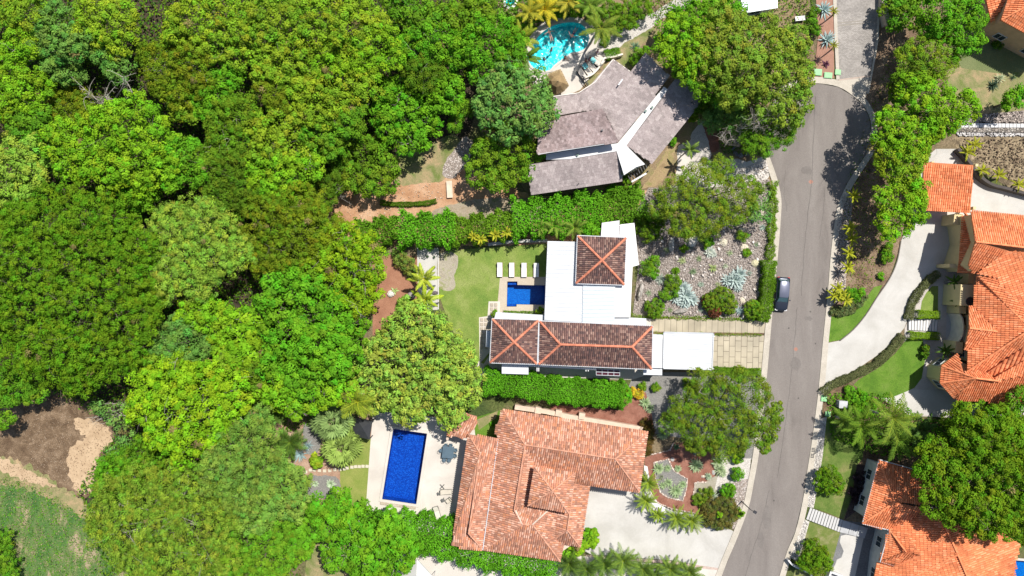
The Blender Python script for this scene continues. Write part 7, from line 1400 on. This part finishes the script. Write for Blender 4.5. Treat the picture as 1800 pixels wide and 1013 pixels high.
# rocks
rock('large white boulder under the acacia in the rock garden', 1218, 424, 11, (.66, .62, .55), elong=1.3, rz=1.0)
rock('long pale driftwood boulder left of the large white one', 1180, 430, 14, (.50, .48, .44), elong=2.8, rz=1.5, nm='driftwood')
rock('round sandy boulder below the bluish agave', 1337, 374, 6, (.60, .53, .42))
rock('sandy boulder with a tuft at the top of the rock garden', 1299, 371, 8, (.62, .55, .42))
rock('pale sandy boulder at the right of the rock garden', 1308, 437, 8, (.62, .55, .45))
rock('pale sandy boulder above the grassy clump', 1304, 404, 7, (.62, .55, .45), elong=1.6)
rock('yellowish flat boulder near the kerb hedge', 1327.5, 463, 6.5, (.58, .53, .34))
rock('cream boulder with a green tuft in the rock garden middle', 1272, 426, 7, (.64, .58, .44))
rock('white boulder above the small blue agave', 1305, 528, 5.5, (.62, .58, .52))
rock('grey log lying below the silver agave clump', 1197, 547, 13, (.36, .33, .29), elong=2.8, rz=.25, nm='driftwood')
rock('pale log along the left of the rock garden', 1126, 512, 17, (.46, .42, .37), elong=4, rz=1.35, nm='driftwood')
rock('small pink rock at the top of the island edge', 1182, 808, 3.6, (.50, .28, .19)); rock('small cream rock by the small variegated agave', 1236, 838, 3.8, (.6, .45, .3), elong=1.5); rock('small tan rock above the striped agave pair', 1254.5, 831, 3, (.5, .33, .22), elong=.7)
rock('white rock on the red mulch beside the pale leaved plant', 687, 517, 6.5, (.66, .62, .56)); rock('grey rock pile under the lower bright palm', 724, 519, 7, (.34, .3, .3)); rock('dark flat rocks at the lawn edge by the white path', 765, 515, 6, (.18, .15, .16), elong=1.8)
o = thing('stone_planter', P(1302, 262), 'ring of dark grey stones under the silvery leafless shrub', 'planter'); g = G()
for k in range(46):
    a = R.uniform(0, 6.28); r = R.uniform(.8, 1.25); c = P(1303, 262); g.sphere((c.x + r * math.cos(a), c.y + r * .9 * math.sin(a), .25), (.17, .15, .16), 7, 5, jit=.12)
g.build('stones', stones('basalt', [(.14, .15, .17), (.2, .21, .23), (.3, .31, .33)], 8, .5), o)
# loose stones and ground cover
scatter_stones('gravel', RG, 11000, .075, [(.41, .345, .30), (.48, .415, .37), (.31, .26, .22), (.58, .51, .46), (.36, .30, .26)], label='loose pinkish grey stones covering the rock garden')
scatter_stones('gravel', [(1480, 345), (1498, 342), (1492, 400), (1486, 470), (1484, 520), (1464, 535), (1464, 470), (1472, 390)], 900, .09, [(.46, .39, .33), (.56, .49, .43), (.34, .28, .24)], label='pale stones on the verge right of the street')
scatter_stones('rubble', [(1690, 205), (1810, 195), (1810, 216), (1690, 217)], 700, .14, [(.36, .3, .26), (.26, .22, .19), (.5, .42, .36), (.18, .15, .13)], label='dark broken rubble above the row of white slabs')
scatter_stones('rubble', [(1680, 232), (1810, 232), (1810, 240), (1680, 240)], 350, .12, [(.5, .48, .46), (.36, .33, .31), (.6, .57, .54)], label='grey rubble below the row of white slabs')
scatter_stones('clods', [(1690, 245), (1810, 245), (1810, 330), (1730, 300)], 600, .11, [(.16, .11, .07), (.10, .07, .045), (.3, .22, .14)], label='clumps of dark soil on the dirt yard', flat=.5)
scatter_stones('white_pebbles', [(1440, 738), (1451, 736), (1445, 800), (1437, 850), (1429, 891), (1418, 888), (1424, 850), (1433, 800)], 1200, .07, [(.62, .58, .52), (.7, .66, .6), (.46, .42, .38)], label='white pebbles edging the lawn, upper strip')
scatter_stones('white_pebbles', [(1412, 914), (1421, 918), (1410, 957), (1401, 987), (1389, 978), (1401, 945)], 700, .07, [(.66, .62, .56), (.72, .68, .62), (.5, .46, .42)], label='white pebbles edging the lawn, lower strip')
scatter_stones('white_pebbles', [(1300, 300), (1345, 282), (1352, 300), (1335, 318), (1290, 322)], 700, .10, [(.75, .7, .64), (.66, .6, .54), (.5, .45, .4)], label='white pebbles beside the head of the upper driveway')
scatter_stones('stones', [(590, 350), (700, 325), (780, 322), (780, 350), (640, 385), (600, 380)], 260, .06, [(.6, .48, .36), (.5, .36, .24), (.7, .6, .48)], label='small pale stones on the orange dirt clearing')
FLOORP = [(-40, -40), (880, -40), (870, 60), (800, 180), (700, 265), (590, 300), (560, 350), (640, 420), (640, 560), (600, 690), (470, 700), (500, 860), (540, 1060), (200, 1060), (140, 860), (220, 740), (60, 680), (-40, 690)]
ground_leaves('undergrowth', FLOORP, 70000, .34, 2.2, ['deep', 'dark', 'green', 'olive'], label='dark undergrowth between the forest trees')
ground_leaves('ground_cover', [(-40, 835), (20, 840), (100, 870), (170, 930), (210, 1000), (230, 1060), (-40, 1060)], 9000, .2, .35, ['green', (.10, .22, .05), (.3, .26, .14), 'vivid'], label='weedy ground cover at the bottom left')
ground_leaves('ground_cover', [(1480, 340), (1560, 100), (1640, 60), (1600, 300), (1580, 410), (1540, 500), (1490, 520)], 3500, .2, .35, ['olive', 'mid', (.25, .17, .08)], label='scattered weeds and dry leaves on the shaded verge')
ground_leaves('ground_cover', [(1120, -40), (1430, -40), (1425, 140), (1370, 230), (1230, 200), (1180, 100)], 9000, .26, 1.4, ['deep', 'green', 'olive'], label='undergrowth below the trees left of the cul-de-sac')
ground_leaves('ground_cover', [(880, -40), (1050, -40), (1050, 25), (950, 40), (915, 90), (870, 120)], 6000, .26, 1.4, ['deep', 'green', 'vivid'], label='undergrowth round the upper rim of the turquoise pool')
ground_leaves('ground_cover', [(1450, 690), (1560, 690), (1620, 735), (1800, 735), (1800, 770), (1640, 800), (1540, 800), (1460, 770)], 7000, .26, 1.2, ['deep', 'green', 'vivid'], label='low plants under the coconut palms')
ground_leaves('ground_cover', [(470, 690), (640, 690), (640, 730), (560, 745), (500, 760)], 2500, .24, .9, ['deep', 'green'], label='low plants at the top of the red soil garden')
ground_leaves('ground_cover', [(1210, 175), (1345, 190), (1345, 275), (1270, 270), (1250, 210)], 3500, .2, .7, ['deep', 'green', 'grey'], label='low grey green plants left of the cul-de-sac')
ground_leaves('fallen_leaves', [(1140, 335), (1340, 325), (1345, 400), (1150, 440)], 900, .10, .05, [(.3, .28, .1), (.2, .22, .08)], label='fallen leaves below the acacia in the rock garden')
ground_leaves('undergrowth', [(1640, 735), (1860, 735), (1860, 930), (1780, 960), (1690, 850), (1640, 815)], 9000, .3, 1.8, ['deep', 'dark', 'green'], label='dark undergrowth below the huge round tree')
scatter_stones('gravel', RG, 260, .20, [(.58, .52, .47), (.5, .44, .39), (.40, .34, .30), (.66, .61, .55)], label='larger pale stones scattered through the rock garden')
for i, (x, y, r, c, lb) in enumerate(((1283, 445, 5.5, (.30, .38, .2), 'between the cream boulder and the sandy boulder'), (1232, 500, 6, (.34, .42, .32), 'left of the wide rusty bush'), (1229, 455, 6, (.24, .32, .14), 'just left of the yellow rimmed rosette'), (1275, 468, 5, (.36, .42, .3), 'between the yellow rimmed rosette and the right silver clump'), (1330, 430, 5.5, (.28, .36, .22), 'close to the kerb hedge'), (1318, 480, 5, (.34, .42, .34), 'right of the large silver clump'), (1172, 440, 6, (.22, .3, .12), 'left of the driftwood boulder'), (1140, 515, 6, (.28, .36, .2), 'beside the pale log'), (1340, 400, 6, (.30, .40, .34), 'under the ragged kerb hedge'), (1262, 500, 5, (.3, .36, .16), 'above the wide rusty bush'), (1178, 545, 5, (.24, .32, .14), 'between the reddish ball and the grey log'), (1232, 545, 5, (.3, .38, .28), 'by the slab path below the silver clump'))):
    agave('small rock garden rosette ' + lb, x, y, r, c, VE if i % 3 == 0 else None, 20, .18, group='small rosettes dotted over the rock garden')
